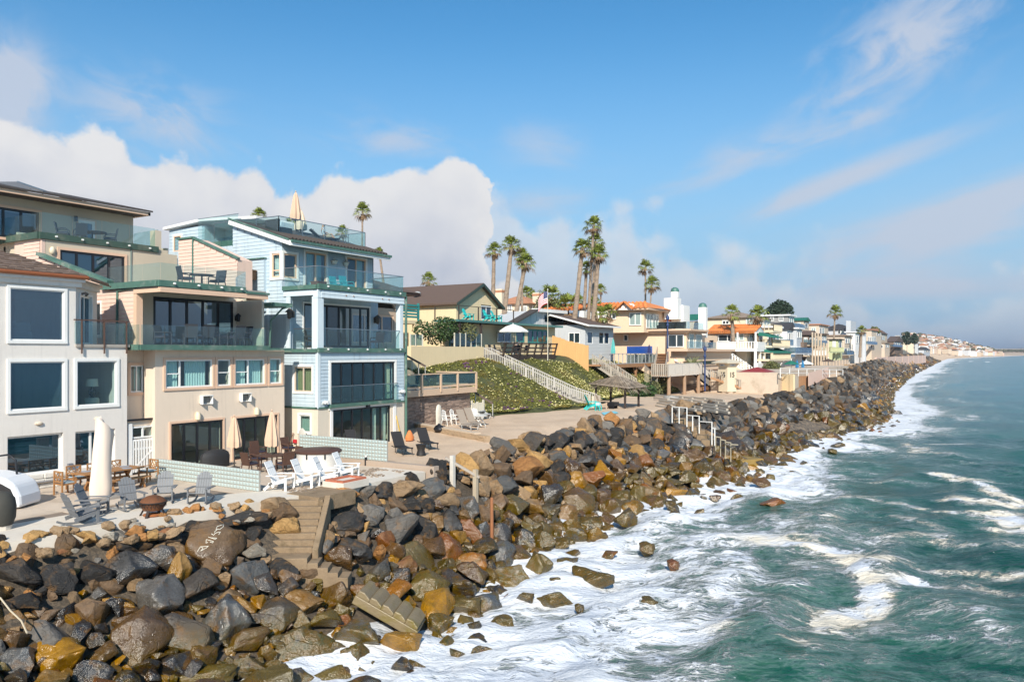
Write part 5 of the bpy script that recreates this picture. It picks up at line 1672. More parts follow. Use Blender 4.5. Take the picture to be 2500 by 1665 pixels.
# ---------------- hillside with ice plant and flowers
def scatter_mesh(name, pts, m, size, kind='stuff', shape='tuft', seed=1, flat=.6):
 rg = np.random.RandomState(seed)
 n = len(pts)
 P = np.array(pts)
 v, fc = [], []
 k = 3 if shape == 'tuft' else 1
 V = np.empty((n * k * 3, 3))
 for j in range(k):
  a = rg.rand(n) * 6.28
  el = rg.rand(n) * .9 + .1
  s = size * (.6 + .8 * rg.rand(n))
  d = np.stack([np.cos(a) * np.cos(el), np.sin(a) * np.cos(el), np.sin(el)], 1) * s[:, None]
  b = rg.rand(n) * 6.28
  e = np.stack([np.cos(b), np.sin(b), .3 * rg.randn(n)], 1) * (s * flat)[:, None]
  c = P + (rg.rand(n, 3) - .5) * size * (1, 1, .3)
  V[j::k][0::1] if False else None
  V[(j * n) * 3:(j * n + n) * 3] = np.stack([c - e * .5, c + e * .5, c + d], 1).reshape(-1, 3)
 f = np.arange(n * k * 3).reshape(-1, 3)
 me = bpy.data.meshes.new(name)
 me.from_pydata(V.tolist(), [], f.tolist())
 me.materials.append(m)
 o = bpy.data.objects.new(name, me)
 COL.objects.link(o)
 o['kind'] = kind
 return o
LEAF = mat('ice_plant', (.165, .165, .032), .65, .4, .35, island=.6, tint=(.24, .16, .035), tintamt=.8)
LEAFD = mat('ground_cover_soil', (.060, .066, .022), .9, .4, .5, tint=(.15, .10, .05), tintamt=.8)
hx, hy = np.arange(-47, -31, .35), np.arange(45, 104, .35)
def hill_z(X, Y):
 return ground_z(X, Y) + .02
FOOT = lambda y: float(np.interp(y, [44, 48, 52, 56, 60, 64, 66.5, 70, 75, 80, 85, 90, 94, 104], [-36, -36.2, -34.6, -33.6, -32.6, -31.6, -31.4, -32.4, -33.6, -35.0, -35.6, -35.6, -35.2, -34]))
HV, HF = [], []
idx = {}
for j, y in enumerate(np.arange(47.5, 101, .5)):
 fx = FOOT(y)
 for i in range(25):
  x = fx - (fx + 46.5) * i / 24 if True else 0
  z = gz(x, y) + (.32 if i else -.05) + .14 * noise.noise((x * .8, y * .8, 7)) * (i > 0)
  idx[(j, i)] = len(HV)
  HV.append((x, y, z))
for j in range(len(np.arange(47.5, 101, .5)) - 1):
 for i in range(24):
  HF.append((idx[(j, i)], idx[(j + 1, i)], idx[(j + 1, i + 1)], idx[(j, i + 1)]))
hill = mkobj('hillside', HV, HF, LEAFD, None, True)
hill['kind'] = 'structure'
rng = random.Random(31)
pts, fl, fp = [], [], []
while len(pts) < 60000:
 y = rng.uniform(47.5, 100)
 fx = FOOT(y)
 x = fx - rng.random() ** 1.1 * (fx + 45.5)
 if 73 < y < 88 and x < -40.5:
  continue
 if noise.noise((x * .35, y * .35, 2)) < -.38 and rng.random() < .8:
  continue
 z = gz(x, y) + .3 + .14 * noise.noise((x * .8, y * .8, 7))
 pts.append((x, y, z))
 q = noise.noise((x * .22, y * .22, 11))
 if rng.random() < (.045 if q > -.1 else .012) * (1.6 if y > 66 else .8):
  fl.append((x, y, z + .16))
 if rng.random() < .02 and noise.noise((x * .4, y * .4, 31)) > .25 and y < 66:
  fp.append((x, y, z + .12))
scatter_mesh('ice_plant', pts, LEAF, .145, flat=.55)
mb = MB()
for x, y, z in fl:
 mb.ball((x, y, z), .045 + .03 * rng.random(), 6, 1.2, 1.2, .5)
mb.build('yellow_flowers', mat('yellow_flower', (.80, .72, .32), .7, .2, 3, island=.3), None, kind='stuff')
mb = MB()
for x, y, z in fp:
 mb.ball((x, y, z), .12, 6, 1.2, 1.2, .7)
mb.build('purple_flowers', mat('purple_flower', (.10, .045, .09), .8, .2, 3, island=.3), None, kind='stuff')
# ---------------- stair 1 from the terrace deck down to the sand
SA = thing('grey_wooden_stairs', 'long grey wooden stairway with slatted railings down the flowered slope', 'stairs', (-37, 65, 0))
top, low = Vector((-42.6, 65.0, 4.85)), Vector((-33.6, 66.2, 1.0))
toe_ = Vector((-31.6, 66.4, .45))
sd_ = Vector((.1, 1.2, 0))
stair(SA, low, top, 1.3, 18, WOODG, sd_)
GPAINT = mat('pale_grey_wood', (.52, .485, .44), .8, .12, 2)
for o in (Vector((0, -.02, 0)), sd_):
 balusters(SA, low + o, top + o, 1.05, GPAINT, .2, .06, .12, post=2.4)
 balusters(SA, toe_ + o, low + o, 1.05, GPAINT, .2, .06, .12, post=2.0)
 balusters(SA, top + o + Vector((-1.8, 0, 0)), top + o, 1.1, GPAINT, .2, .06, .12, post=2)
stair(SA, toe_, low, 1.3, 4, WOODG, sd_)
MB().cbox((-31.3, 67.1, .7), (.2, 1.5, 1.4)).build('end_wall', CREAM, SA)
# rail of the terrace stair and picket gate by the veneer wall
SB = thing('terrace_stairs', 'dark railed stair climbing beside the stone veneer terrace', 'stairs', (-35, 51, 0))
for p, q in (((-33.2, 51.9, .5), (-37.6, 51.2, 2.9)), ((-39.5, 51.4, 3.4), (-43.5, 51.2, 5.2))):
 p, q = Vector(p), Vector(q)
 MB().beam(p + Vector((0, 0, .95)), q + Vector((0, 0, .95)), .12, .14).build('rail', mat('brown_rail', (.12, .085, .07), .7), SB)
 for i in range(7):
  c = p.lerp(q, i / 6)
  MB().cbox((c.x, c.y, c.z + .45), (.05, .05, .95)).build('baluster', CAPG, SB)
stair(SB, (-33.2, 50.6, .4), (-37.6, 50.6, 2.6), 1.0, 9, CAPG, (0, 1, 0))
GT = thing('picket_gate', 'cream picket gate at the right end of the stone veneer wall', 'gate', (-33.9, 51, 0))
gw = mat('cream_paint', (.62, .58, .48), .6, .06)
for a in (50.0, 50.75, 51.6):
 MB().box(-34.0, a, .2, -33.9, a + .14, 1.75 if a != 50.75 else 1.62).build('gate_post', gw, GT)
for i in range(10):
 MB().box(-33.97, 50.2 + i * .14, .3, -33.92, 50.27 + i * .14, 1.5).build('picket', gw, GT)
for z in (.35, 1.45):
 MB().box(-33.99, 50.0, z, -33.94, 51.7, z + .09).build('gate_rail', gw, GT)
# ---------------- cream gabled house, its terrace wall and balcony deck
WY_ = thing('terrace_wall', 'long cream retaining wall topped by a glass windbreak above the green slope', 'wall', (-42.5, 59, 4.4))
MB().box(-43.0, 53.3, 3.8, -42.5, 64.8, 6.03).build('wall', YST, WY_)
for i in range(6):
 y = 60.1 + i * .92
 MB().box(-42.78, y - .05, 6.03, -42.68, y + .05, 7.35).build('glass_post', gw, WY_)
 if i < 5:
  MB().box(-42.74, y + .06, 6.1, -42.72, y + .86, 7.3).build('glass_panel', SMOKE, WY_)
for y in (53.5, 54.2, 55.2):
 MB().box(-42.8, y - .05, 6.03, -42.7, y + .05, 7.1).build('glass_post', gw, WY_)
MB().box(-42.76, 53.6, 6.1, -42.74, 55.1, 7.05).build('glass_panel', SMOKE, WY_)
HG = thing('gabled_house', 'cream gabled house with brown shingle roof and black railed balcony', 'house', (-48, 68, 5))
fg = FX(-46)
A, Lf, Rt = onx(1171, 696, -46), onx(1117, 741, -46), onx(1217, 745, -46)
yl, yr, ze, za = 65.0, 73.0, (Lf.z + Rt.z) / 2, A.z
mb = MB()
SD = (69.6, 71.7, 9.0, 11.4)
wall(mb, fg, yl, yr, 4.5, ze, [SD, (63, 60, 0, 0)], .25)
mb.prism([(-46, yl, ze), (-46, yr, ze), (-46, A.y, za)], (-.25, 0, 0))
mb.box(-60, yl, 4.5, -46.25, yl + .25, ze)
mb.box(-60, yr - .25, 4.5, -46.25, yr, ze)
mb.box(-50, yl + .2, 4.5, -49.8, yr - .2, ze)
mb.box(-49.8, yl + .2, 8.6, -46.2, yr - .2, 8.8)
mb.build('wall', YST, HG)
window(HG, fg, SD[0], SD[1], SD[2], min(SD[3], ze - .1), fw=.1, mull=(.5,), depth=.06, gl=GLASSD, name='sliding_door')
rm = MB()
e = .55
sl = (za - ze) / (A.y - yl)
rm.prism([(-45.5, yl - e, ze - e * sl), (-45.5, A.y, za), (-45.5, A.y, za + .2), (-45.5, yl - e, ze - e * sl + .2)], (-16, 0, 0))
sr = (za - ze) / (yr - A.y)
rm.prism([(-45.5, yr + e, ze - e * sr), (-45.5, A.y, za), (-45.5, A.y, za + .2), (-45.5, yr + e, ze - e * sr + .2)], (-16, 0, 0))
rm.build('roof', BRROOF, HG)
mb = MB()
mb.beam((-45.45, yl - e, ze - e * sl), (-45.45, A.y, za), .08, .28)
mb.beam((-45.45, yr + e, ze - e * sr), (-45.45, A.y, za), .08, .28)
mb.build('barge_board', mat('dark_green_board', (.035, .06, .05), .7), HG)
MB().ball((-52, yl + 1.2, ze + 1.2), .45, 10, 1, 1, .5).build('skylight', CAPG, HG, smooth=True)
MB().prism([(-56, yl - 5.6, ze - 1.2), (-66, yl - 5.6, ze - 1.2), (-66, yl, ze + 1.6), (-56, yl, ze + 1.6)], (0, 0, .2)).build('side_roof', BRROOF, HG)
MB().box(-66, yl - 5.2, 4.5, -57, yl - .05, ze - 1.1).build('side_wall', YST, HG)
# porch with louvred balcony on the left
pp = onx(1000, 775, -46)
mb = MB()
mb.box(-50, 52.5, 8.15, -45.5, 58.6, 8.45)
mb.build('porch_roof', YST, HG)
for i in range(5):
 MB().box(-45.6, 52.5, 8.7 + i * .27, -45.52, 58.3, 8.88 + i * .27).build('slat', TEAL, HG)
for y in (52.6, 55.4, 58.2):
 MB().box(-45.7, y, 8.45, -45.5, y + .12, 10.1).build('balcony_post', TEAL, HG)
MB().box(-45.8, 57.6, 5.9, -45.5, 57.9, 8.15).build('porch_post', YST, HG)
MB().box(-56, 52.4, 4.5, -49.5, 60, 11.4).build('rear_wall', YST, HG)
# second-floor deck
mb = MB()
mb.box(-46, 61.3, 8.45, -43.1, 71.7, 8.68)
mb.build('deck', mat('teal_fascia', (.06, .16, .15), .7, .2), HG)
pts_ = [(-43.15, 61.4), (-43.15, 64.8), (-43.15, 68.2), (-43.15, 71.6)]
mb = MB()
mb.beam((-43.15, 61.4, 10.0), (-43.15, 71.6, 10.0), .07, .06)
mb.beam((-43.15, 61.4, 10.0), (-46, 61.4, 10.0), .07, .06)
mb.build('deck_rail', WOODD, HG)
for x, y in pts_ + [(-46, 61.4)]:
 MB().cbox((x, y, 9.3), (.09, .09, 1.4)).build('rail_post', WOODD, HG)
for k in range(5):
 MB().tube((-43.15, 61.4, 8.9 + k * .22), (-43.15, 71.6, 8.9 + k * .22), .006, n=4).build('cable', SILVER, HG)
# rooms under the deck
mb = MB()
U = [(61.8, 66.6, 5.2, 7.9)]
wall(mb, FX(-44.6), 61.4, 72, 4.5, 8.4, U, .2)
mb.box(-44.9, 61.2, 4.5, -44.6, 61.4, 8.4)
mb.build('lower_wall', YST, HG)
window(HG, FX(-44.6), *U[0], fm=TEAL, fw=.3, mull=(.5,), depth=.05, gl=GLASSD, name='patio_door')
for y in (61.6, 65.4):
 MB().box(-43.4, y, 5.4, -43.2, y + .2, 8.45).build('deck_post', WOODD, HG)
# ---------------- beach house with dark deck
HD = thing('deck_house', 'low cream beach house with teal window frames behind a dark timber deck', 'house', (-46, 78, 5))
fd = FX(-44.4)
R_ = lambda u0, v0, u1, v1, X: (onx(u0, v0, X).y, onx(u1, v1, X).y, onx(u0, v1, X).z, onx(u0, v0, X).z)
w1, w2, w3 = R_(1215, 810, 1248, 836, -44.4), R_(1260, 803, 1281, 836, -44.4), R_(1288, 803, 1337, 838, -44.4)
ye = onx(1355, 800, -44.4).y
mb = MB()
zt = onx(1300, 797, -44.4).z
wall(mb, fd, 72.0, ye, 4.3, zt, [w1, w2, w3], .25)
mb.box(-52, ye - .2, 4.3, -44.65, ye, zt)
mb.box(-48, 72, 4.3, -47.8, ye - .2, zt)
mb.box(-47.8, 72, 4.6, -44.65, ye - .2, 4.9)
mb.build('wall', YST, HD)
window(HD, fd, *w1, fw=.14, mull=(.5,), depth=.06, gl=GLASSD, name='sliding_door')
window(HD, fd, *w2, fm=TEAL, fw=.2, depth=.06, gl=GLASSD)
window(HD, fd, *w3, fm=TEAL, fw=.2, mull=(.27, .5, .75), depth=.06, gl=GLASSD)
MB().prism([(-43.6, 71.6, zt), (-43.6, ye + .6, zt), (-52, ye + .6, zt), (-52, 71.6, zt)], (0, 0, .22)).build('flat_roof', mat('teal_fascia2', (.10, .22, .20), .7, .2), HD)
# timber deck with leaning slatted rails
DK = thing('timber_deck', 'dark brown timber deck with outward leaning railings above the slope', 'deck', (-42, 72, 5))
MB().box(-44.3, 65.5, 5.0, -41.2, 77.2, 5.25).build('deck_floor', WOODD, DK)
MB().box(-41.3, 65.5, 4.75, -41.1, 77.4, 5.2).build('beam', WOODD, DK)
for z, o in ((5.55, .12), (5.95, .28), (6.4, .45)):
 MB().beam((-41.2 + o, 65.6, z), (-41.2 + o, 77.2, z), .06, .14).build('rail', WOODD, DK)
for i in range(8):
 y = 66.2 + i * 1.55
 MB().beam((-41.15, y, 4.9), (-40.72, y, 6.5), .18, .12).build('rail_post', WOODD, DK)
for y in (68, 72, 76.4):
 MB().box(-41.7, y, 3.6, -41.5, y + .2, 5.0).build('post', WOODD, DK)
# patio umbrella, open
UM = thing('patio_umbrella', 'open white patio umbrella on the dark timber deck', 'parasol', (-42.6, 70.6, 5.25))
MB().tube((-42.6, 70.6, 5.25), (-42.6, 70.6, 8.6), .03).build('pole', WHITE, UM)
mb = MB()
rim = [(-42.6 + 1.65 * math.cos(a), 70.6 + 1.65 * math.sin(a), 7.75) for a in [math.pi / 4 * i + .3 for i in range(8)]]
mid = [(-42.6 + .9 * math.cos(a), 70.6 + .9 * math.sin(a), 8.2) for a in [math.pi / 4 * i + .3 for i in range(8)]]
o = len(mb.v)
mb.v += rim + mid + [(-42.6, 70.6, 8.5)] + [(x, y, z - .14) for x, y, z in rim]
for i in range(8):
 j = (i + 1) % 8
 mb.f += [(i, j, 8 + j, 8 + i), (8 + i, 8 + j, 16), (i, 17 + i, 17 + j, j)]
mb.build('canopy', mat('white_canvas', (.70, .70, .68), .9, .05), UM)
# flag pole and flag
FP = thing('flag_pole', 'white flag pole flying the stars and stripes beside the timber deck', 'flag pole', (-40.6, 75.5, 4.5))
fp0 = Vector((-40.6, 74.6, 4.6))
ftop = atd(1317, 708, prj(*fp0)[2])
MB().path([fp0, (fp0.x, fp0.y, ftop.z)], [.05, .03], 8).build('pole', gw, FP, smooth=True)
MB().ball((fp0.x, fp0.y, ftop.z + .05), .07, 8).build('finial', WHITE, FP)
cols = [mat('flag_red', (.45, .02, .04), .8), mat('flag_white', (.78, .77, .76), .8), mat('flag_blue', (.025, .035, .13), .8)]
zt_, fh_, fw_ = ftop.z - .15, 1.35, 1.15
def flag_pt(a, b):
 wv = .12 * math.sin(a * 7 + b * 1.5) * a
 return Vector((fp0.x - a * fw_ * .8, fp0.y - a * fw_ * .5 + wv, zt_ - b * fh_ - a * a * .95))
for s in range(13):
 mb = MB()
 a0 = .42 if s < 7 else 0
 for k in range(10):
  p0, p1 = a0 + (1 - a0) * k / 10, a0 + (1 - a0) * (k + 1) / 10
  mb.add([flag_pt(p0, (s + 1) / 13), flag_pt(p1, (s + 1) / 13), flag_pt(p1, s / 13), flag_pt(p0, s / 13)], [(0, 1, 2, 3)])
 mb.build('stripe', cols[s % 2], FP)
mb = MB()
for k in range(5):
 p0, p1 = .42 * k / 5, .42 * (k + 1) / 5
 mb.add([flag_pt(p0, 7 / 13), flag_pt(p1, 7 / 13), flag_pt(p1, 0), flag_pt(p0, 0)], [(0, 1, 2, 3)])
mb.build('canton', cols[2], FP)
mb = MB()
for r in range(5):
 for k in range(6):
  c = flag_pt(.035 + .07 * k, (.6 + r * 1.45) / 13) + Vector((.025, -.03, 0))
  mb.cbox(c, (.02, .03, .03))
mb.build('stars', cols[1], FP, kind='stuff')
# ---------------- grey cottage and clerestory wing
CT = thing('grey_cottage', 'grey board cottage with low brown roof beside the new wooden fence', 'house', (-45, 90, 4.5))
yc = onx(1428, 850, -42).y
ye2 = onx(1497, 850, -42).y
xl = ony(1340, 800, yc).x
zc = onx(1428, 795, -42).z
fc, gc = FX(-42), FY(yc)
q0 = ony(1388, 812, yc), ony(1416, 838, yc)
wa = (q0[0].x, q0[1].x, q0[1].z, q0[0].z)
wb, wc_, wd = R_(1434, 809, 1447, 839, -42), R_(1462, 810, 1474, 840, -42), R_(1475, 811, 1487, 840, -42)
mb = MB()
wall(mb, fc, yc, ye2, 3.6, zc, [wb, wc_, wd], .2)
wall(mb, gc, xl, -42.2, 3.6, zc + .1, [wa], .2)
mb.box(xl, ye2 - .2, 3.6, -42.2, ye2, zc)
mb.box(-44, yc + .3, 3.6, -43.9, ye2 - .2, zc)
mb.build('wall', GREYB, CT)
mb = MB()
siding(mb, fc, yc, ye2, 3.7, zc, [wb, wc_, wd], .18)
mb.build('siding', mat('pale_grey_siding', (.56, .57, .57), .75, .06), CT, kind='stuff')
for i in range(12):
 x = -42.1 - i * .42
 if x > xl and not (wa[0] - .1 < x < wa[1] + .1):
  fbox(MB(), gc, x - .03, x + .03, .0, .035, 3.7, zc + .1).build('batten', GREYB, CT)
window(CT, gc, *wa, fw=.1, mull=(.5,), depth=.04, gl=GLASSD)
for w_ in (wb, wc_, wd):
 window(CT, fc, *w_, fw=.1, depth=.04, gl=GLASSD)
ap = ony(1345, 776, yc)
mb = MB()
mb.prism([(-41.2, yc - .7, zc - .1), (-46.5, yc - .7, zc + 1.3), (-46.5, yc - .7, zc + 1.5), (-41.2, yc - .7, zc + .12)], (0, ye2 - yc + 1.3, 0))
mb.prism([(-46.5, yc - .7, zc + 1.3), (xl - 3, yc - .7, zc - .2), (xl - 3, yc - .7, zc), (-46.5, yc - .7, zc + 1.5)], (0, ye2 - yc + 1.3, 0))
mb.build('roof', BRROOF, CT)
mb = MB()
mb.beam((-41.2, yc - .74, zc + .0), (-46.5, yc - .74, zc + 1.4), .06, .2)
mb.beam((-46.5, yc - .74, zc + 1.4), (xl - 3, yc - .74, zc - .1), .06, .2)
mb.box(-41.22, yc - .7, zc - .12, -41.12, ye2 + .6, zc + .1)
mb.build('fascia', WHITE, CT)
ch = onx(1435, 760, -46)
MB().box(-47, ch.y - 1.3, zc + .4, -46, ch.y + 1.3, ch.z).build('chimney', WHITE, CT)
# clerestory wing
CW = thing('clerestory_wing', 'grey battened shed wing with a row of small high windows', 'house', (-50, 82, 5))
a, b = onx(1240, 792, -47), onx(1301, 759, -47)
c = onx(1376, 765, -47)
MB().prism([(-47, a.y, 5), (-47, c.y, 5), (-47, c.y, c.z), (-47, b.y, b.z), (-47, a.y, a.z)], (-4, 0, 0)).build('wall', GREYB, CW)
MB().beam((-46.8, a.y - 1, a.z - .35), (-46.8, b.y, b.z + .1), 1.2, .18).build('roof_edge', DARKSH, CW)
MB().beam((-46.8, b.y, b.z + .1), (-46.8, c.y, c.z + .1), .8, .4).build('roof_fascia', WHITE, CW)
for i in range(6):
 p = onx(1330 + i * 7.2, 770, -46.95)
 fbox(MB(), FX(-46.97), p.y, p.y + .7, 0, .05, p.z - .75, p.z + .05).build('window', GLASSD, CW)
for i in range(9):
 y = b.y - .5 + i * 1.4
 fbox(MB(), FX(-47), y, y + .06, 0, .04, 5, b.z - .2).build('batten', GREYB, CW)
# new plank fence
FE = thing('plank_fence', 'new orange cedar plank fence stepping down the flowered slope', 'fence', (-41.5, 82, 4.5))
tops = [(-44.2, 7.55), (-42.0, 6.85), (-39.2, 6.25)]
for i in range(20):
 x = -44.0 + i * .24
 zt2 = np.interp(x, [t_[0] for t_ in tops], [t_[1] for t_ in tops]) + rng.uniform(-.04, .04)
 zb = gz(x, 82) + .2
 MB().box(x, 81.95, zb, x + .225, 81.99 + rng.uniform(0, .02), float(zt2)).build('plank', WOODO, FE)
for z in (.5, 1.5):
 MB().beam((-44, 82.06, gz(-44, 82) + z), (-39.3, 82.06, gz(-39.3, 82) + z + .2), .05, .1).build('rail', WOODO, FE)
# ---------------- timber deck on posts with blue tarpaulin, and its stair
D2_ = thing('raised_deck', 'weathered raised deck on braced posts with glass panelled railing', 'deck', (-40, 93, 4))
ydl, ydr = onx(1488, 890, -38.5).y, onx(1600, 890, -38.5).y
MB().box(-42, ydl - 3, 3.85, -38.4, ydr, 4.05).build('deck_floor', WOODR, D2_)
MB().box(-38.5, ydl, 3.6, -38.36, ydr, 3.95).build('beam', WOODR, D2_)
BLUEG = glassmat('blue_deck_glass', (.55, .68, .74), .75, 0.0, 1.6)
n = 12
for i in range(n + 1):
 y = ydl + (ydr - ydl) * i / n
 MB().cbox((-38.42, y, 4.68), (.1, .1, 1.3)).build('rail_post', CAPG, D2_)
 if i < n:
  yy = ydl + (ydr - ydl) * (i + 1) / n
  if i >= 4:
   MB().box(-38.43, y + .08, 4.12, -38.41, yy - .08, 5.2).build('glass_panel', BLUEG, D2_)
MB().beam((-38.42, ydl - 2.5, 5.32), (-38.42, ydr, 5.32), .14, .08).build('rail', CAPG, D2_)
MB().beam((-38.42, ydl - 2.5, 4.1), (-38.42, ydr, 4.1), .08, .1).build('rail', CAPG, D2_)
for y in (ydl + .4, ydl + 4.6, ydl + 8.8, ydr - 1.2):
 MB().box(-38.9, y - .14, 1.4, -38.6, y + .14, 3.85).build('post', WOODR, D2_)
 for s in (-1, 1):
  MB().beam((-38.75, y, 2.5), (-38.75, y + s * 1.0, 3.75), .12, .14).build('brace', WOODR, D2_)
MB().box(-44, ydl - 2, 1.0, -41.2, ydr, 3.8).build('back_wall', mat('dark_brown_wall', (.16, .12, .09), .9), D2_)  # even dark brown wall behind the deck posts
tp = tag(MB().prism([onx(1531, 846, -40.2), onx(1599, 845, -40.2), onx(1600, 864, -40.2), onx(1531, 864, -40.2)], (-.03, 0, 0)).build('tarpaulin', mat('blue_tarpaulin', (.008, .10, .45), .5, .15, 1.2, bump=.03, bscale=3), None), 'bright blue tarpaulin stretched along the raised deck railing', 'tarpaulin')
parasol('closed_parasol', 'dark blue furled parasol leaning at the tarpaulin', -39.6, onx(1585, 860, -39.6).y, 4.05, 2.5, mat('navy_canvas', (.02, .03, .12), .8), .3)
parasol('closed_parasol', 'turquoise furled parasol beside the grey cottage', -41.0, onx(1497, 850, -41).y, 4.05, 3.2, mat('sea_green_canvas', (.10, .42, .40), .8), .28)
SC2 = thing('deck_stairs', 'weathered wooden stair with slatted sides running down from the raised deck', 'stairs', (-37, 84, 2))
p, q = Vector((-35.2, 84.6, 1.35)), Vector((-39.4, 83.4, 4.2))
stair(SC2, p, q, 1.4, 12, WOODG, (.3, 1.3, 0))
for o in (Vector((0, 0, 0)), Vector((.3, 1.35, 0))):
 balusters(SC2, p + o, q + o, 1.05, WOODG, .22, .1, .1, post=2.2)
# sloping slat fence right of the palapa
SF = thing('slat_fence', 'weathered slat fence sloping down behind the thatched shelter', 'fence', (-34, 98, 1.5))
a, b = onx(1574, 900, -36.6), onx(1605, 930, -34.0)
for i in range(16):
 p_ = a.lerp(b, i / 15)
 MB().cbox((p_.x, p_.y, p_.z - .6), (.05, .16, 2.3), .4).build('slat', WOODG, SF)
MB().beam(a + Vector((.05, 0, .5)), b + Vector((.05, 0, .5)), .08, .12).build('rail', WOODD, SF)
# ---------------- palapa
PA = thing('thatched_shelter', 'thatched palm frond shelter on four posts on the sand', 'shelter', (-33.5, 76, .3))
THA = mat('thatch', (.36, .28, .205), .95, .25, 3, island=.5)
corners = [Vector((-36.6, 76.6, .2)), Vector((-34.6, 80.2, .2)), Vector((-30.6, 78.2, .2)), Vector((-31.7, 72.8, .2))]
corners = [onz(1455, 985, .3), onz(1491, 988, .3), onz(1559, 993, .3), onz(1526, 998, .3)]
cen = sum(corners, Vector()) / 4
for c in corners:
 MB().tube((c.x, c.y, 0), (c.x, c.y, 2.4), .12, .11).build('post', WOODD, PA)
rng = random.Random(12)
apx = Vector((cen.x, cen.y, 3.05))
ring = [cen + (c - cen) * 1.42 for c in corners]
ring = [Vector((c.x, c.y, 2.25)) for c in ring]
ring = [ring[0], ring[1], ring[2], ring[3]]
mb = MB()
mb.add([apx + Vector((0, 0, -.12))] + [r + Vector((0, 0, .0)) for r in ring], [(0, 1, 2), (0, 2, 3), (0, 3, 4), (0, 4, 1)])
mb.build('roof_frame', THA, PA)
mb = MB()
for side in range(4):
 p, q = ring[side], ring[(side + 1) % 4]
 for i in range(420):
  s, h = rng.random(), rng.random()
  e_ = p.lerp(q, s)
  t0 = apx.lerp(e_, max(0, h - .28)) + Vector((0, 0, .10 + rng.random() * .12))
  t1 = apx.lerp(e_, min(1.1, h + .16)) + Vector((rng.uniform(-.15, .15), rng.uniform(-.15, .15), rng.uniform(-.1, .1)))
  if h > .9:
   t1 += Vector((0, 0, -rng.uniform(.15, .55)))
  w = (q - p).normalized() * rng.uniform(.04, .09)
  mb.add([t0 - w, t0 + w, t1 + w * .3, t1 - w * .3], [(0, 1, 2, 3)])
mb.build('thatch', THA, PA, kind='stuff')
# ---------------- stair tower to the beach, with landings
ST = thing('beach_stairs', 'public grey wooden beach stairway with a landing on round posts', 'stairs', (-33, 105, 2))
xL = -32.6
la, lb = onx(1630, 905, xL), onx(1713, 905, xL)
zl = onx(1650, 914, xL).z
MB().box(xL - 2.0, la.y, zl - .2, xL, lb.y, zl).build('landing', WOODR, ST)
balusters(ST, (xL, la.y, zl), (xL, lb.y, zl), 1.3, GPAINT, .3, .12, -.2, post=2.5)
balusters(ST, (xL - 2.0, la.y, zl), (xL, la.y, zl), 1.3, WOODG, .25, .14, -.2)
up = onx(1602, 855, xL - 1.0)
upq = atd(1607, 857, 113)
stair(ST, (xL - 1.9, la.y + .3, zl), upq, 1.5, 14, WOODR, (.8, .6, 0))
for o in (Vector((0, 0, 0)), Vector((1.2, .9, 0))):
 balusters(ST, Vector((xL - 1.9, la.y + .3, zl)) + o, upq + o, 1.05, WOODG, .25, .07, .1, post=2.5)
lo_ = onx(1755, 960, xL)
lo = Vector((xL, lo_.y, .55))
stair(ST, lo, (xL, lb.y, zl), 1.5, 14, WOODD, (-1.5, 0, 0))
for o in (Vector((0, 0, 0)), Vector((-1.5, 0, 0))):
 balusters(ST, lo + o, Vector((xL, lb.y, zl)) + o, 1.05, GPAINT, .3, .07, .1, post=3)
for u in (1632, 1670, 1704):
 pt = onx(u, 930, xL - .2)
 MB().tube((xL - .15, pt.y, -.1), (xL - .15, pt.y, zl - .1), .24, .22, 10).build('post', mat('round_pile', (.34, .22, .14), .85, .25, 2), ST, smooth=True)
MB().box(xL - .4, onx(1707, 940, xL).y, .3, xL + .05, lo.y, .75).build('sill_beam', WOODR, ST)
l2, l3 = onx(1757, 958, -31.5), onx(1826, 962, -27.5)
p, q = Vector((-26.4, 106.5, .1)), Vector((-31.3, l2.y - 5, 2.1))
stair(ST, p, q, 1.6, 10, WOODR, (.6, 1.5, 0))
for o in (Vector((0, 0, 0)), Vector((.6, 1.5, 0))):
 balusters(ST, p + o, q + o, 1.05, WOODG, .3, .08, .1, post=2.5)
# driftwood crib of stacked timbers
CB = thing('timber_crib', 'low crib of stacked grey driftwood timbers at the back of the sand', 'retaining wall', (-31, 97, .3))
rng = random.Random(3)
for r in range(5):
 for k in range(6):
  u = 1605 + k * 27 + rng.uniform(-8, 8)
  p0 = onz(u, 972 + r * 5 + k * 2, .3 + .0)
  p1 = onz(u + 34, 976 + r * 5.5 + k * 2, .3)
  MB().beam(p0 + Vector((0, 0, .35 - r * .08)), p1 + Vector((0, 0, .33 - r * .08)), .22, .2).build('timber', WOODG, CB)
# ---------------- lifeguard tower 15
LT = thing('lifeguard_tower', 'cream lifeguard tower with flared cab and the number 15 on two faces', 'lifeguard tower', (0, 0, 0))
lc = onx(1776, 940, -29.2)
LY = lc.y
LTM = mat('tower_paint', (.68, .585, .43), .7, .05, 1)
dep = prj(-29.2, LY, 1)[2]
zz_ = lambda v: CAMZ + (860 - v) * dep / F
hw = .82
z_b, z_1, z_2, z_e, z_t = .2, zz_(920), zz_(900), zz_(887), zz_(877)
X1, Y1 = 0.0, 0.0
mb = MB()
mb.box(X1 - 2 * hw, Y1, z_b, X1, Y1 + 2 * hw, zz_(896))
fl_ = .30
lo4 = [(X1 - 2 * hw, Y1), (X1, Y1), (X1, Y1 + 2 * hw), (X1 - 2 * hw, Y1 + 2 * hw)]
hi4 = [(X1 - 2 * hw - fl_, Y1 - fl_), (X1 + fl_, Y1 - fl_), (X1 + fl_, Y1 + 2 * hw + fl_), (X1 - 2 * hw - fl_, Y1 + 2 * hw + fl_)]
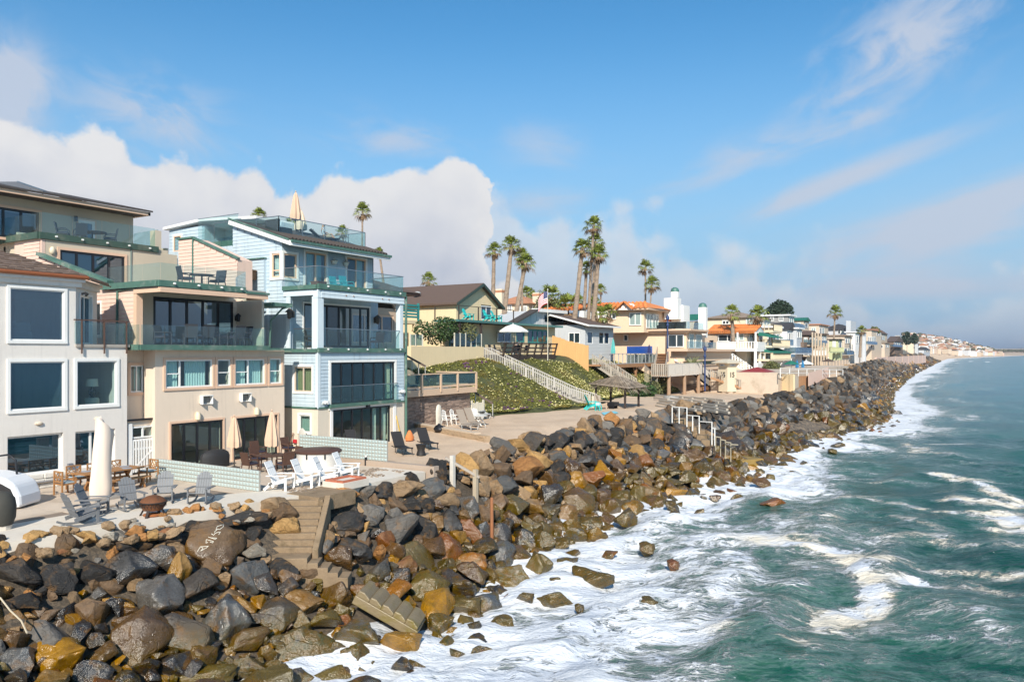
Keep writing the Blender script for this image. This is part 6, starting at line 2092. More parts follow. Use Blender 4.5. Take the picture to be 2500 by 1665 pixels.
mb.add([(*p, zz_(896)) for p in lo4] + [(*p, z_e) for p in hi4], [(0, 1, 5, 4), (1, 2, 6, 5), (2, 3, 7, 6), (3, 0, 4, 7), (4, 5, 6, 7)])
mb.build('cab', LTM, LT)
e2 = .66
rf4 = [(X1 - 2 * hw - e2, Y1 - e2), (X1 + e2, Y1 - e2), (X1 + e2, Y1 + 2 * hw + e2), (X1 - 2 * hw - e2, Y1 + 2 * hw + e2)]
rt4 = [(X1 - hw - .3, Y1 + hw - .3), (X1 - hw + .3, Y1 + hw - .3), (X1 - hw + .3, Y1 + hw + .3), (X1 - hw - .3, Y1 + hw + .3)]
mb = MB()
mb.add([(*p, z_e) for p in rf4] + [(*p, z_e + .12) for p in rf4] + [(*p, z_t) for p in rt4], [(0, 3, 2, 1), (0, 1, 5, 4), (1, 2, 6, 5), (2, 3, 7, 6), (3, 0, 4, 7), (4, 5, 9, 8), (5, 6, 10, 9), (6, 7, 11, 10), (7, 4, 8, 11), (8, 9, 10, 11)])
mb.build('roof', mat('tower_roof', (.52, .46, .36), .8, .1, 1), LT)
PANEL = mat('tower_panel', (.55, .58, .62), .5, .1, 2)
BADGE = mat('tower_badge', (.18, .28, .42), .6, .3, 6)
for fr_, c0 in ((FX(X1), Y1 + hw), (FY(Y1), X1 - hw)):
 def sp_(a, n, k):
  return fr_.p(c0 + a, n + fl_ * k + .02, zz_(896) + (z_e - zz_(896)) * k)
 MB().add([sp_(-.5, 0, .2), sp_(.5, 0, .2), sp_(.58, 0, .8), sp_(-.58, 0, .8)], [(0, 1, 2, 3) if not fr_.flip else (3, 2, 1, 0)]).build('window_panel', PANEL, LT)
 MB().add([sp_(-.3, .02, .38), sp_(.3, .02, .38), sp_(.2, .02, .55), sp_(.05, .02, .66), sp_(-.12, .02, .58)], [(0, 1, 2, 3, 4)]).build('emblem', BADGE, LT)
 cu = bpy.data.curves.new('number', 'FONT')
 cu.body = '15'
 cu.size = .95
 cu.extrude = .01
 cu.offset = .018
 cu.align_x = 'CENTER'
 tmp = bpy.data.objects.new('number', cu)
 o = bpy.data.objects.new('number', bpy.data.meshes.new_from_object(tmp))
 bpy.data.objects.remove(tmp)
 COL.objects.link(o)
 o.data.materials.clear()
 o.data.materials.append(BLACKF)
 o.parent = LT
 o.location = fr_.p(c0, .03, zz_(921)) - offset(LT)
 o.rotation_euler = (R(90), 0, R(90) if fr_.n.x > .5 else 0)
MB().tube((X1 - hw, Y1 + hw, -.2), (X1 - hw, Y1 + hw, .3), .8, .8, 10).build('base', CONC, LT)
LT.location = (lc.x, lc.y, 0)
LT.rotation_euler = (0, 0, R(-29))
# ================================================================== houses further up the coast
ALLM = dict(peach=PST, yellow=mat('far_yellow', (.68, .58, .42), .85, .06, .5), cream=mat('far_cream', (.68, .58, .44), .85, .06, .4), white=mat('far_white', (.74, .72, .69), .8, .05, .4), grey=mat('far_grey', (.30, .29, .28), .85, .06, .4),
   lgrey=mat('far_pale_grey', (.50, .51, .53), .85, .06, .4), tan=mat('far_tan', (.50, .40, .30), .85, .07, .4), brown=mat('far_brown', (.17, .12, .09), .85, .1, .4), blue=mat('far_blue', (.42, .50, .58), .8, .06, .4),
   lime=mat('lime_stucco', (.50, .52, .30), .8, .08, .4), beige=mat('far_beige', (.58, .475, .37), .85, .06, .4), pink=mat('far_pink', (.62, .44, .36), .85, .06, .4))
ROOFM = dict(tile=TILE, brown=BRROOF, tan=mat('tan_roofing', (.27, .20, .15), .9, .15, 3), dark=mat('slate_roofing', (.045, .042, .045), .85, .2, 3), red=mat('far_tile', (.42, .19, .10), .85, .2, 2, island=.2), green=mat('green_roofing', (.02, .14, .09), .6, .2, 3), white=WHITE)
class Blk:
 """axis-aligned house block whose near corner and edges are read off sight lines"""
 def __init__(s, ul, uc, ur, x, vt, vb, zb=None):
  c = onx(uc, vt, x)
  s.x, s.y = x, c.y
  s.d = prj(x, c.y, 0)[2]
  s.z1 = c.z
  s.z0 = (CAMZ + (860 - vb) * s.d / F) if zb is None else zb
  s.xl = ony(ul, 860, s.y).x
  s.yr = onx(ur, 860, x).y
 def z(s, v):
  return CAMZ + (860 - v) * s.d / F
 def shell(s, mb, base=None):
  b = s.z0 if base is None else base
  mb.box(s.xl, s.y, b, s.x, s.yr, s.z1)
 def win(s, par, u0, v0, u1, v1, fm=None, mull=(), face=None, fw=.12, gl=None, cas=None):
  """a window on whichever face its pixels fall on"""
  mid = (u0 + u1) / 2
  uc = prj(s.x, s.y, 5)[0]
  if face is None:
   face = 'L' if mid < uc else 'R'
  if face == 'L':
   p, q = ony(u0, v0, s.y), ony(u1, v1, s.y)
   fr, a0, a1 = FY(s.y - .03), p.x, q.x
  else:
   p, q = onx(u0, v0, s.x), onx(u1, v1, s.x)
   fr, a0, a1 = FX(s.x + .03), p.y, q.y
  z1 = p.z
  z0 = p.z - (v1 - v0) * (prj(*p)[2]) / F
  f = MB()
  fbox(f, fr, a0, a1, 0, .10, z0, z0 + fw)
  fbox(f, fr, a0, a1, 0, .10, z1 - fw, z1)
  xs = [a0] + [a0 + (a1 - a0) * m for m in mull] + [a1]
  for i, xx in enumerate(xs):
   lo, hi = (xx, xx + fw) if i == 0 else (xx - fw, xx) if i == len(xs) - 1 else (xx - fw / 2, xx + fw / 2)
   fbox(f, fr, lo, hi, 0, .095, z0 + fw, z1 - fw)
  w = f.build('window', fm or WHITE, par)
  for i in range(len(xs) - 1):
   fbox(MB(), fr, xs[i] + fw * .5, xs[i + 1] - fw * .5, -.02, .03, z0 + fw * .5, z1 - fw * .5).build('pane', gl or FARGL, w)
  return w
FARGL = mat('window_dark', (.035, .050, .060), .08, .1, .5, spec=1.0)
FARGL2 = mat('window_curtained', (.28, .36, .34), .25, .15, .8, spec=.8)
def flatroof(mb, b, over=.5, th=.3, z=None):
 z = b.z1 if z is None else z
 mb.box(b.xl - over, b.y - over, z, b.x + over, b.yr + over, z + th)
def hiproof(mb, b, h, over=.6, z=None):
 z = b.z1 if z is None else z
 x0, x1, y0, y1 = b.xl - over, b.x + over, b.y - over, b.yr + over
 cx, w = (x0 + x1) / 2, min(x1 - x0, y1 - y0) / 2
 if x1 - x0 > y1 - y0:
  r0, r1 = (x0 + w, (y0 + y1) / 2, z + h), (x1 - w, (y0 + y1) / 2, z + h)
  mb.add([(x0, y0, z), (x1, y0, z), (x1, y1, z), (x0, y1, z), r0, r1], [(0, 1, 5, 4), (1, 2, 5), (2, 3, 4, 5), (3, 0, 4), (3, 2, 1, 0)])
 else:
  r0, r1 = (cx, y0 + w, z + h), (cx, y1 - w, z + h)
  mb.add([(x0, y0, z), (x1, y0, z), (x1, y1, z), (x0, y1, z), r0, r1], [(0, 1, 4), (1, 2, 5, 4), (2, 3, 5), (3, 0, 4, 5), (3, 2, 1, 0)])
def gableroof(mb, b, h, over=.5, axis='x', z=None):
 z = b.z1 if z is None else z
 x0, x1, y0, y1 = b.xl - over, b.x + over, b.y - over, b.yr + over
 if axis == 'x':
  m = (y0 + y1) / 2
  mb.prism([(x1, y0, z), (x1, m, z + h), (x1, y1, z)], (x0 - x1, 0, 0))
 else:
  m = (x0 + x1) / 2
  mb.prism([(x0, y0, z), (m, y0, z + h), (x1, y0, z)], (0, y1 - y0, 0))
def tilerows(par, p00, p10, p01, p11, n, r, m=None):
 """barrel tile courses running down a roof plane: p0* ridge, p1* eave"""
 for i in range(n):
  a, b = Vector(p00).lerp(Vector(p01), (i + .5) / n), Vector(p10).lerp(Vector(p11), (i + .5) / n)
  mb = MB()
  k = 7
  for j in range(k):
   q0, q1 = a.lerp(b, j / k), a.lerp(b, (j + 1.08) / k)
   mb.path([q0 + Vector((0, 0, .02)), q1 + Vector((0, 0, .09))], [r * .85, r], 6)
  mb.build('tile_course', m or TILE, par)
def bal_rail(par, pts, z, h, m, solid=None, gl=None, step=.3, name='balcony_railing'):
 for (x0, y0), (x1, y1) in zip(pts[:-1], pts[1:]):
  if gl:
   MB().beam((x0, y0, z + h / 2), (x1, y1, z + h / 2), .05, h).build('glass_panel', gl, par)
  elif solid:
   MB().beam((x0, y0, z + h / 2), (x1, y1, z + h / 2), .15, h).build('parapet', solid, par)
  else:
   balusters(par, (x0, y0, z), (x1, y1, z), h, m, step, .12, .05)
# ---------------- peach Spanish house with balconies and two chimneys
SPN = thing('spanish_house', 'peach stucco house with orange tile roof, two white chimneys and rounded balconies', 'house', (-38, 106, 3))
b = Blk(1490, 1676, 1713, -35.2, 806, 925, 1.0)
mb = MB()
b.shell(mb)
mb.build('wall', PST, SPN)
up = Blk(1484, 1572, 1610, -40.5, 757, 806)
mb = MB()
mb.box(up.xl, up.y, b.z1 - .3, up.x, up.yr + 3, up.z1)
mb.build('upper_wall', PST, SPN)
mb = MB()
for z, o in ((b.z1 - .1, .9), (b.z1 - .35, .6)):
 mb.box(onx(1570, 806, -35.2).x - 9, b.y - o, z, b.x + o, b.yr + .6, z + .25)
mb.build('balcony_slab', mat('peach_cornice', (.62, .44, .31), .8, .08, 1), SPN)
mb = MB()
mb.box(up.xl - .2, up.y - .9, up.z1, up.x + 1.0, up.yr + 3, up.z1 + .3)
mb.build('eave', MATS['peach_cornice'], SPN)
up.win(SPN, 1537, 764, 1566, 795, mull=(.5,), cas=True, gl=FARGL2)
up.win(SPN, 1485, 766, 1504, 780, mull=(.5,))
up.win(SPN, 1577, 766, 1590, 801, face='R', mull=(.5,), gl=FARGL2)
up.win(SPN, 1592, 767, 1606, 801, face='R', mull=(.5,), gl=FARGL2)
b.win(SPN, 1631, 817, 1670, 848, mull=(.55,))
b.win(SPN, 1523, 817, 1534, 833)
b.win(SPN, 1681, 814, 1693, 850, face='R', gl=FARGL2)
b.win(SPN, 1697, 815, 1712, 850, face='R', gl=FARGL2)
# main tile roof (gable towards the viewer) and the sloping flank
rz0, rz1 = up.z1 + .3, up.z(731)
g0, g1 = ony(1492, 757, up.y - .9), ony(1625, 757, up.y - .9)
gp = ony(1527, 733, up.y - .5)
tilerows(SPN, (-58, up.y + 6, rz1), (-58, up.y - 1.0, rz0), (-42.5, up.y + 6, rz1), (-39.5, up.y - 1.0, rz0), 26, .22)
MB().add([(-58, up.y - 1.0, rz0), (-39.5, up.y - 1.0, rz0), (-42.5, up.y + 6, rz1), (-58, up.y + 6, rz1), (-39, up.yr + 4, rz0)], [(0, 1, 2, 3), (1, 4, 2)]).build('roof', TILE, SPN)
gw_ = ony(1505, 757, up.y - 1.1), ony(1547, 757, up.y - 1.1), ony(1526, 739, up.y - 1.1)
MB().prism([gw_[0], gw_[1], gw_[2]], (0, 3, 0)).build('gable', WHITE, SPN)
for s in (0, 1):
 MB().beam(gw_[s] + Vector((0, -.1, .1)), gw_[2] + Vector((0, -.1, .15)), .9, .16).build('gable_tiles', TILE, SPN)
tilerows(SPN, (-44.5, up.yr + 1.0, up.z(730)), (-40.0, up.yr + 2.2, up.z(778)), (-44.5, up.yr + 5, up.z(728)), (-40.0, up.yr + 5.4, up.z(778)), 8, .25)
for (u0, u1, v0, v1, y) in ((1621, 1654, 727, 755, up.yr + 1.2), (1638, 1654, 712, 727, up.yr + 1.3), (1705, 1723, 750, 800, b.yr + 1.5)):
 p, q = ony(u0, v1, y), ony(u1, v0, y)
 MB().box(p.x, y, p.z - (1.5 if v1 > 727 else 0), q.x, y + (q.x - p.x) * .8, q.z).build('chimney', WHITE, SPN)
for (u, v, y) in ((1646, 710, up.yr + 2), (1714, 748, b.yr + 2)):
 p = ony(u, v, y)
 MB().lathe((p.x, y + .3, p.z - .3), [(.62, 0), (.62, .35), (.5, .65), (.2, .82)], 12).build('chimney_cap', mat('copper_green', (.06, .16, .13), .5, .3, 3), SPN, smooth=True)
p, q = ony(1655, 745, up.yr + 3), ony(1668, 770, up.yr + 3)
MB().box(p.x - 1, up.yr + 3, q.z - 4, q.x, up.yr + 6, p.z).build('end_wall', WHITE, SPN)
gg = Blk(1640, 1702, 1710, -37.5, 768, 800)
MB().prism([(gg.xl, gg.y, gg.z(782)), (gg.x, gg.y, gg.z(782)), (gg.x, gg.y + 3, gg.z(766)), (gg.xl, gg.y + 3, gg.z(766))], (0, .2, .1)).build('green_roof', ROOFM['green'], SPN)
MB().box(gg.xl, gg.y + .3, b.z1, gg.x, gg.y + 3, gg.z(784)).build('sunroom_wall', PST, SPN)
glass_rail(SPN, [(-43, b.y - .5), (b.x + .3, b.y - .5), (b.x + .3, b.yr)], b.z1 + .15, b.z1 + 1.2, panel=2.2, gl=RAILG)
bl = thing('balcony_sofa', 'dark outdoor sofa set on the upper balcony of the peach house', 'sofa', (-37, b.y + .6, b.z1))
for u in (1618, 1640, 1660):
 p = ony(u, 795, b.y + .5)
 MB().cbox((p.x, b.y + .5, b.z1 + .5), (1.5, .8, .5)).build('seat', BLACKF, bl)
 MB().cbox((p.x, b.y + .85, b.z1 + .9), (1.5, .2, .6)).build('backrest', BLACKF, bl)
# lower terrace with curved brackets
lt = onx(1675, 856, -33.6)
e_ = onx(1789, 856, -33.6)
MB().box(-36, lt.y - .6, lt.z - .1, -33.2, e_.y, lt.z + .25).build('terrace_slab', MATS['peach_cornice'], SPN)
for i in range(5):
 k = i / 5
 MB().box(-36, lt.y - .3 + .3 * i, lt.z - 3.4 + .65 * i, -34.6 + .2 * i, e_.y - .2, lt.z - 2.7 + .65 * i).build('corbel', PST, SPN)
MB().box(-37, b.yr, 0.5, -35.0, e_.y, lt.z - 2.2).build('lower_wall', PST, SPN)
MB().box(-37, b.yr, lt.z, -36, e_.y, b.z1 - .5).build('rear_wall', PST, SPN)
for u0, u1 in ((1716, 1746), (1750, 1766)):
 p, q = onx(u0, 862, -34.2), onx(u1, 888, -34.2)
 MB().box(-34.3, p.y, q.z, -34.15, q.y, p.z).build('window', FARGL, SPN)
balusters(SPN, (-33.4, onx(1751, 850, -33.4).y, lt.z + .2), (-33.4, e_.y, lt.z + .2), 1.1, WHITE, .45, .14, .05)
glass_rail(SPN, [(-33.4, lt.y - .3), (-33.4, onx(1748, 850, -33.4).y)], lt.z + .25, lt.z + 1.25, panel=2.5)
# ---------------- white balustraded house with orange gable roof
WB = thing('balustrade_house', 'white and cream house with orange tile gable roof and white balustrades', 'house', (-36, 124, 2))
b = Blk(1728, 1823, 1851, -33.2, 812, 905, 1.0)
mb = MB()
b.shell(mb)
mb.build('wall', ALLM['cream'], WB)
ra = b.z(792)
tilerows(WB, (b.xl, (b.y + b.yr) / 2, ra), (b.xl, b.y - .9, b.z1), (b.x + 1.5, (b.y + b.yr) / 2, ra), (b.x + 1.5, b.y - .9, b.z1), 26, .25)
MB().prism([(b.x + 1.2, b.y - .8, b.z1), (b.x + 1.2, (b.y + b.yr) / 2, ra), (b.x + 1.2, b.yr + .8, b.z1)], (b.xl - b.x - 1, 0, 0)).build('roof', TILE, WB)
MB().prism([(b.x + 1.25, b.y - .4, b.z1 - .1), (b.x + 1.25, (b.y + b.yr) / 2, ra - .4), (b.x + 1.25, b.yr + .4, b.z1 - .1)], (.06, 0, 0)).build('gable', WHITE, WB)
b.win(WB, 1746, 817, 1785, 834, mull=(.22, .78))
b.win(WB, 1794, 815, 1817, 832, mull=(.5,), gl=FARGL2)
b.win(WB, 1828, 816, 1848, 836, face='R', mull=(.5,), gl=FARGL2)
xb = b.x + 2.2
zf = b.z(852)
MB().box(b.xl + 4, b.y - 2.2, zf - .4, xb, b.yr + 2, zf).build('balcony', WHITE, WB)
balusters(WB, (ony(1757, 850, b.y - 2.2).x, b.y - 2.2, zf), (xb, b.y - 2.2, zf), 1.15, WHITE, .42, .16, .05)
MB().box(xb - .15, b.y - 2.2, zf, xb, b.yr + 2, zf + 1.15).build('parapet', WHITE, WB)
for i in range(5):
 y = b.y - 2 + i * (b.yr - b.y + 3.8) / 4
 MB().tube((xb - .3, y, .8), (xb - .3, y, zf - .4), .28, .24, 10).build('column', WHITE, WB, smooth=True)
MB().box(xb - .5, b.y - 2.2, .3, xb + .1, b.yr + 2, b.z(886)).build('base_wall', WHITE, WB)
for x in (b.x + 1.9, b.x - 1.0):
 MB().tube((x, b.y - 1.9, zf), (x, b.y - 1.9, b.z1), .16).build('column', WHITE, WB)
st0, st1 = ony(1836, 905, b.y - 3), ony(1788, 872, b.y - 3)
for o in (0, 1.5):
 balusters(WB, (st0.x, b.y - 3 - o, st0.z - .6), (st1.x, b.y - 3 - o, st1.z - .6), 1.2, WHITE, .5, .16, .05)
stair(WB, (st0.x, b.y - 3, st0.z - .6), (st1.x, b.y - 3, st1.z - .6), 1.5, 10, WHITE, (0, -1, 0))
balusters(WB, (xb, b.yr + 2.2, b.z(888)), (xb, b.yr + 9, b.z(888)), 1.6, WHITE, .5, .2, .05)
def rows(o, b, spec, **kw):
 """spec: list of (u0, v0, u1, v1, n) strips each split into n windows"""
 for u0, v0, u1, v1, n, *m in spec:
  w = (u1 - u0) / n
  for i in range(n):
   b.win(o, u0 + i * w + w * .1, v0, u0 + (i + 1) * w - w * .1, v1, mull=(.5,) if w > 9 else (), **kw)
def balcony(o, b, v, u0, u1, deep, m, gl=None, solid=None, h=1.1, rm=None):
 p, q = onx(u0, v, b.x), onx(u1, v, b.x)
 x = b.x + deep
 p, q = onx(u0, v, x), onx(u1, v, x)
 MB().box(b.x - .1, p.y, p.z - .25, x, q.y, p.z).build('balcony', m, o)
 bal_rail(o, [(b.x, p.y), (x, p.y), (x, q.y)], p.z, h, rm or m, solid, gl, step=.6)
FAR = [  # name, label, left/corner/right pixels, x, top and foot pixels, wall, roof kind, roof colour, apex pixel, windows, balconies
 ('beige_house', 'big beige house with a long brown hip roof behind the two palms', 1724, 1848, 1882, -35, 775, 900, 'yellow', 'hip', 'tan', 757,
     [(1763, 782, 1781, 793, 1), (1821, 776, 1840, 793, 1), (1851, 778, 1862, 796, 1), (1863, 778, 1879, 795, 1), (1850, 815, 1864, 831, 1)], []),
 ('terraced_house', 'yellow terraced house with striped balcony rails and green awnings', 1862, 1890, 1905, -32, 800, 905, 'yellow', 'flat', 'white', 0,
     [(1874, 815, 1882, 835, 1), (1886, 815, 1902, 832, 2), (1886, 850, 1902, 868, 2), (1872, 852, 1879, 868, 1)], [(808, 1888, 1909, 1.5, 's'), (845, 1885, 1928, 2.0, 's'), (878, 1880, 1930, 2.4, 's')]),
 ('modern_house', 'grey modern house with white slab roof and glass corner', 1862, 1925, 1939, -36, 771, 880, 'grey', 'flat', 'white', 0,
     [(1901, 772, 1913, 785, 1), (1926, 772, 1937, 796, 1), (1880, 772, 1890, 784, 1)], [(799, 1925, 1960, 1.6, 'g')]),
 ('white_gabled_house', 'narrow white house with steep dark gable roof and tall windows', 1880, 1922, 1938, -34, 805, 900, 'white', 'gable', 'dark', 786,
     [(1903, 818, 1912, 830, 1), (1924, 812, 1936, 832, 2), (1924, 846, 1936, 860, 2)], [(842, 1922, 1937, 1.2, 'g'), (872, 1918, 1940, 1.5, 'g')]),
 ('dormer_house', 'beige house with green gable roof and blue glass balcony', 1936, 1962, 1975, -40, 783, 880, 'beige', 'gable', 'green', 774, [(1947, 788, 1955, 799, 1), (1964, 788, 1972, 800, 1)], [(802, 1948, 1965, 1.5, 'g')]),
 ('grey_house', 'grey house with white sash windows and a wide glass terrace', 1924, 1945, 1958, -33, 803, 905, 'lgrey', 'flat', 'white', 0, [(1946, 808, 1956, 825, 2), (1944, 846, 1956, 858, 2), (1968, 870, 1980, 890, 1)], [(862, 1942, 1982, 2.0, 'g')]),
 ('brown_house', 'dark brown timber house with gable roof and wooden balcony', 1956, 1975, 1992, -34, 818, 905, 'brown', 'gable', 'brown', 806, [(1962, 824, 1972, 838, 1), (1976, 824, 1988, 836, 2), (1976, 850, 1988, 862, 2)], [(848, 1962, 1994, 1.6, 'b'), (868, 1972, 1994, 1.6, 'g')]),
 ('chimney_house', 'pale beige house with small rounded chimneys above the brown houses', 1960, 2000, 2022, -44, 793, 870, 'beige', 'flat', 'red', 0, [(2000, 800, 2012, 815, 2), (1980, 800, 1992, 812, 1)], []),
 ('post_house', 'open dark house on slender posts with stacked balconies', 1985, 2005, 2018, -33, 817, 905, 'tan', 'flat', 'brown', 0, [(2006, 822, 2016, 832, 2), (2006, 848, 2016, 862, 2), (1988, 824, 2000, 834, 1)], [(842, 1984, 2020, 1.8, 'g'), (868, 1984, 2020, 1.8, 'w')]),
 ('slate_house', 'large grey house with long slate roof and a tall chimney', 2005, 2078, 2098, -40, 805, 880, 'lgrey', 'hip', 'dark', 789, [(2045, 806, 2060, 816, 2), (2080, 808, 2092, 822, 2)], []),
 ('beige_terrace_house', 'beige terraced house behind the lime tower', 2020, 2062, 2078, -34, 820, 890, 'beige', 'flat', 'tan', 0, [(2063, 826, 2074, 838, 2), (2060, 850, 2076, 866, 2), (2056, 876, 2074, 888, 2)], [(866, 2056, 2084, 1.4, 'g')]),
 ('lime_house', 'lime green tower house on twin columns', 2024, 2046, 2056, -32, 830, 858, 'lime', 'flat', 'dark', 0, [(2032, 833, 2041, 853, 2), (2047, 833, 2054, 853, 1)], [(859, 2026, 2060, 1.0, 's')]),
 ('pale_house', 'white and pale grey house with tall narrow windows', 2066, 2088, 2106, -33, 812, 885, 'white', 'flat', 'white', 0, [(2073, 816, 2080, 830, 1), (2090, 820, 2104, 838, 3), (2070, 840, 2084, 856, 3)], []),
 ('stepped_house', 'tan stepped house with dark roofs and blue glazing', 2105, 2128, 2152, -37, 806, 880, 'beige', 'gable', 'red', 800, [(2119, 822, 2138, 838, 4), (2119, 842, 2130, 852, 2), (2140, 812, 2150, 820, 2)], [(840, 2118, 2142, 1.3, 'g')]),
 ('red_roof_house', 'tan house with stacked reddish brown roofs', 2126, 2150, 2166, -44, 814, 880, 'tan', 'hip', 'brown', 803, [(2150, 820, 2160, 830, 2)], []),
 ('flat_beige_house', 'low beige flat roofed house above a brown wall', 2132, 2160, 2172, -38, 838, 875, 'beige', 'flat', 'tan', 0, [(2146, 842, 2156, 850, 1), (2162, 842, 2170, 848, 2)], []),
 ('dark_gabled_house', 'dark brown house with steep gables and a glass front', 2164, 2184, 2204, -44, 834, 872, 'brown', 'gable', 'brown', 819, [(2182, 836, 2200, 844, 4)], [(846, 2180, 2204, 1.3, 'g')]),
 ('white_box_house', 'white box shaped house behind the dark gables', 2186, 2196, 2204, -60, 820, 850, 'white', 'flat', 'white', 0, [(2197, 824, 2202, 830, 1)], []),
 ('black_gabled_house', 'white house with black gable roof and white chimney', 2200, 2222, 2240, -47, 844, 872, 'white', 'gable', 'dark', 830, [(2222, 850, 2236, 862, 3)], []),
 ('low_slate_house', 'low house with dark hipped roof beside the revetment', 2238, 2256, 2270, -44, 854, 866, 'lgrey', 'hip', 'dark', 846, [(2256, 856, 2268, 860, 3)], []),
]
for nm, lab, ul, uc, ur, x, vt, vb, wm_, rk, rc, va, wins, bals in FAR:
 o = thing(nm, lab, 'house', (0, 0, 0))
 b = Blk(ul, uc, ur, x, vt, vb)
 o.location = (b.x, b.y, b.z0)
 mb = MB()
 b.shell(mb, min(b.z0, 2.0))
 mb.build('wall', ALLM[wm_], o)
 mb = MB()
 if rk == 'flat':
  flatroof(mb, b)
 elif rk == 'hip':
  hiproof(mb, b, b.z(va) - b.z1)
 else:
  gableroof(mb, b, b.z(va) - b.z1)
 mb.build('roof', ROOFM[rc], o)
 for (u0, v0, u1, v1, n) in wins:
  w = (u1 - u0) / n
  for i in range(n):
   b.win(o, u0 + i * w + .3, v0, u0 + (i + 1) * w - .3, v1, mull=(.5,) if w > 8 else (), fw=.16, gl=FARGL if (i + int(u0)) % 3 else FARGL2)
 for (v, u0, u1, dp, k) in bals:
  balcony(o, b, v, u0, u1, dp, ALLM[wm_], gl=BLUEG if k == 'g' else None, solid=ALLM['brown'] if k == 'b' else None, rm=WHITE if k != 's' else ALLM[wm_])
mb = MB()
b = Blk(2024, 2046, 2056, -32, 830, 858)
tl = bpy.data.objects['lime_house']
for u in (2036, 2048):
 p = onx(u, 870, -32.2)
 MB().box(-32.5, p.y - .4, 0, -31.9, p.y + .6, b.z0).build('column', ALLM['lime'], tl)
o = bpy.data.objects['slate_house']
p, q = onx(2077, 806, -39), onx(2090, 786, -39)
MB().box(-40.5, p.y, 3, -39, q.y, q.z).build('chimney', ALLM['lgrey'], o)
o = bpy.data.objects['pale_house']
p = onx(2106, 812, -30)
MB().tube((-30, p.y, .5), (-30, p.y, p.z), 1.0, .9, 12).build('grey_turret', ALLM['lgrey'], o)
o = bpy.data.objects['terraced_house']
for (u0, u1, v) in ((1884, 1907, 810), (1884, 1929, 848)):
 p, q = onx(u0, v, -29.8), onx(u1, v, -29.8)
 MB().prism([(-32, p.y, p.z), (-29.4, p.y, p.z - .9), (-29.4, p.y, p.z - 1.0), (-32, p.y, p.z - .6)], (0, q.y - p.y, 0)).build('awning', mat('green_awning', (.01, .14, .10), .8), o)
o = bpy.data.objects['post_house']
for i in range(6):
 p = onx(1984 + i * 7, 880, -31)
 MB().box(-31.2, p.y, 0, -30.9, p.y + .3, p.z + 6 if i < 4 else p.z + 4).build('post', ALLM['tan'], o)
# the villa with orange roof behind the gabled house and other rooftops inland
INL = [('tiled_villa', 'cream villa with shallow orange roof and two banded chimneys behind the gabled house', 1206, 1290, 1332, -62, 741, 800, 'cream', 'hip', 'red', 718, [(1240, 743, 1251, 762, 1), (1263, 745, 1272, 762, 1), (1277, 747, 1288, 765, 1), (1298, 746, 1326, 755, 3)], []),
       ('solar_house', 'white house with dark solar roof behind the grey cottage chimney', 1452, 1486, 1494, -62, 748, 790, 'white', 'gable', 'dark', 738, [(1470, 752, 1480, 760, 1)], []),
       ('orange_roof_cottage', 'low cottage with orange roof between the palms', 1370, 1412, 1430, -56, 776, 800, 'cream', 'hip', 'red', 766, [], [])]
for nm, lab, ul, uc, ur, x, vt, vb, wm_, rk, rc, va, wins, bals in INL:
 o = thing(nm, lab, 'house', (0, 0, 0))
 b = Blk(ul, uc, ur, x, vt, vb)
 o.location = (b.x, b.y, b.z0)
 mb = MB()
 b.shell(mb, 4)
 mb.build('wall', ALLM[wm_], o)
 mb = MB()
 (hiproof if rk == 'hip' else gableroof)(mb, b, b.z(va) - b.z1)
 mb.build('roof', ROOFM[rc], o)
 for (u0, v0, u1, v1, n) in wins:
  w = (u1 - u0) / n
  for i in range(n):
   b.win(o, u0 + i * w + .3, v0, u0 + (i + 1) * w - .3, v1, mull=(.5,), fw=.15)
o = bpy.data.objects['tiled_villa']
for u0, u1, v0, v1 in ((1225, 1238, 707, 745), (1316, 1329, 716, 742)):
 p, q = onx(u0, v1, -61), onx(u1, v0, -61)
 c = MB().box(-62.2, p.y, p.z - 2, -61, q.y, q.z).build('chimney', ALLM['cream'], o)
 MB().box(-62.25, p.y - .05, q.z - .5, -60.95, q.y + .05, q.z - .2).build('chimney_band', ROOFM['red'], c)
# seawalls, fences and gates between the lifeguard tower and the far rocks
WL = thing('beach_wall', 'cream stucco beach wall with pilasters above the rocks', 'wall', (-24, 108, 0))
p, q = onz(1828, 955, .0), onz(1936, 962, .0)
p.z = q.z = 0
wf, L = F2(p, q)
fbox(MB(), wf, 0, L, -.35, 0, -1.0, 2.55).build('wall', YST, WL)
for k in (.22, .72, .98):
 fbox(MB(), wf, L * k - .35, L * k + .35, 0, .12, -1.0, 2.62).build('pilaster', YST, WL)
FN = thing('wooden_gate_fence', 'brown wooden gate and board fence right of the cream beach wall', 'fence', (-20, 110, 0))
r = q + Vector((1.5, 3.5, 0))
wf2, L2 = F2(q, r)
for i in range(12):
 fbox(MB(), wf2, L2 * i / 12 + .02, L2 * (i + 1) / 12 - .02, -.05, 0, -.5, 2.35).build('board', WOODR if i > 3 else WOODG, FN)
FN2 = thing('board_fence', 'pinkish weathered board fence climbing behind the rocks', 'fence', (-20, 118, 0))
r0, r1 = onx(1975, 925, -19.8), onx(2022, 908, -20.8)
for i in range(26):
 c = r0.lerp(r1, i / 25)
 MB().cbox((c.x, c.y, c.z - .1), (.08, .62, 1.7), .05).build('board', ALLM['pink'], FN2)
GR = thing('white_guard_rail', 'low white pipe guard rail along the patio edge above the rocks', 'railing', (-22, 150, 1))
a, c = onx(1905, 899, -22.5), onx(2058, 903, -19.2)
for z in (0, -.6):
 MB().beam(a + Vector((0, 0, z)), c + Vector((0, 0, z)), .07, .07).build('rail', WHITE, GR)
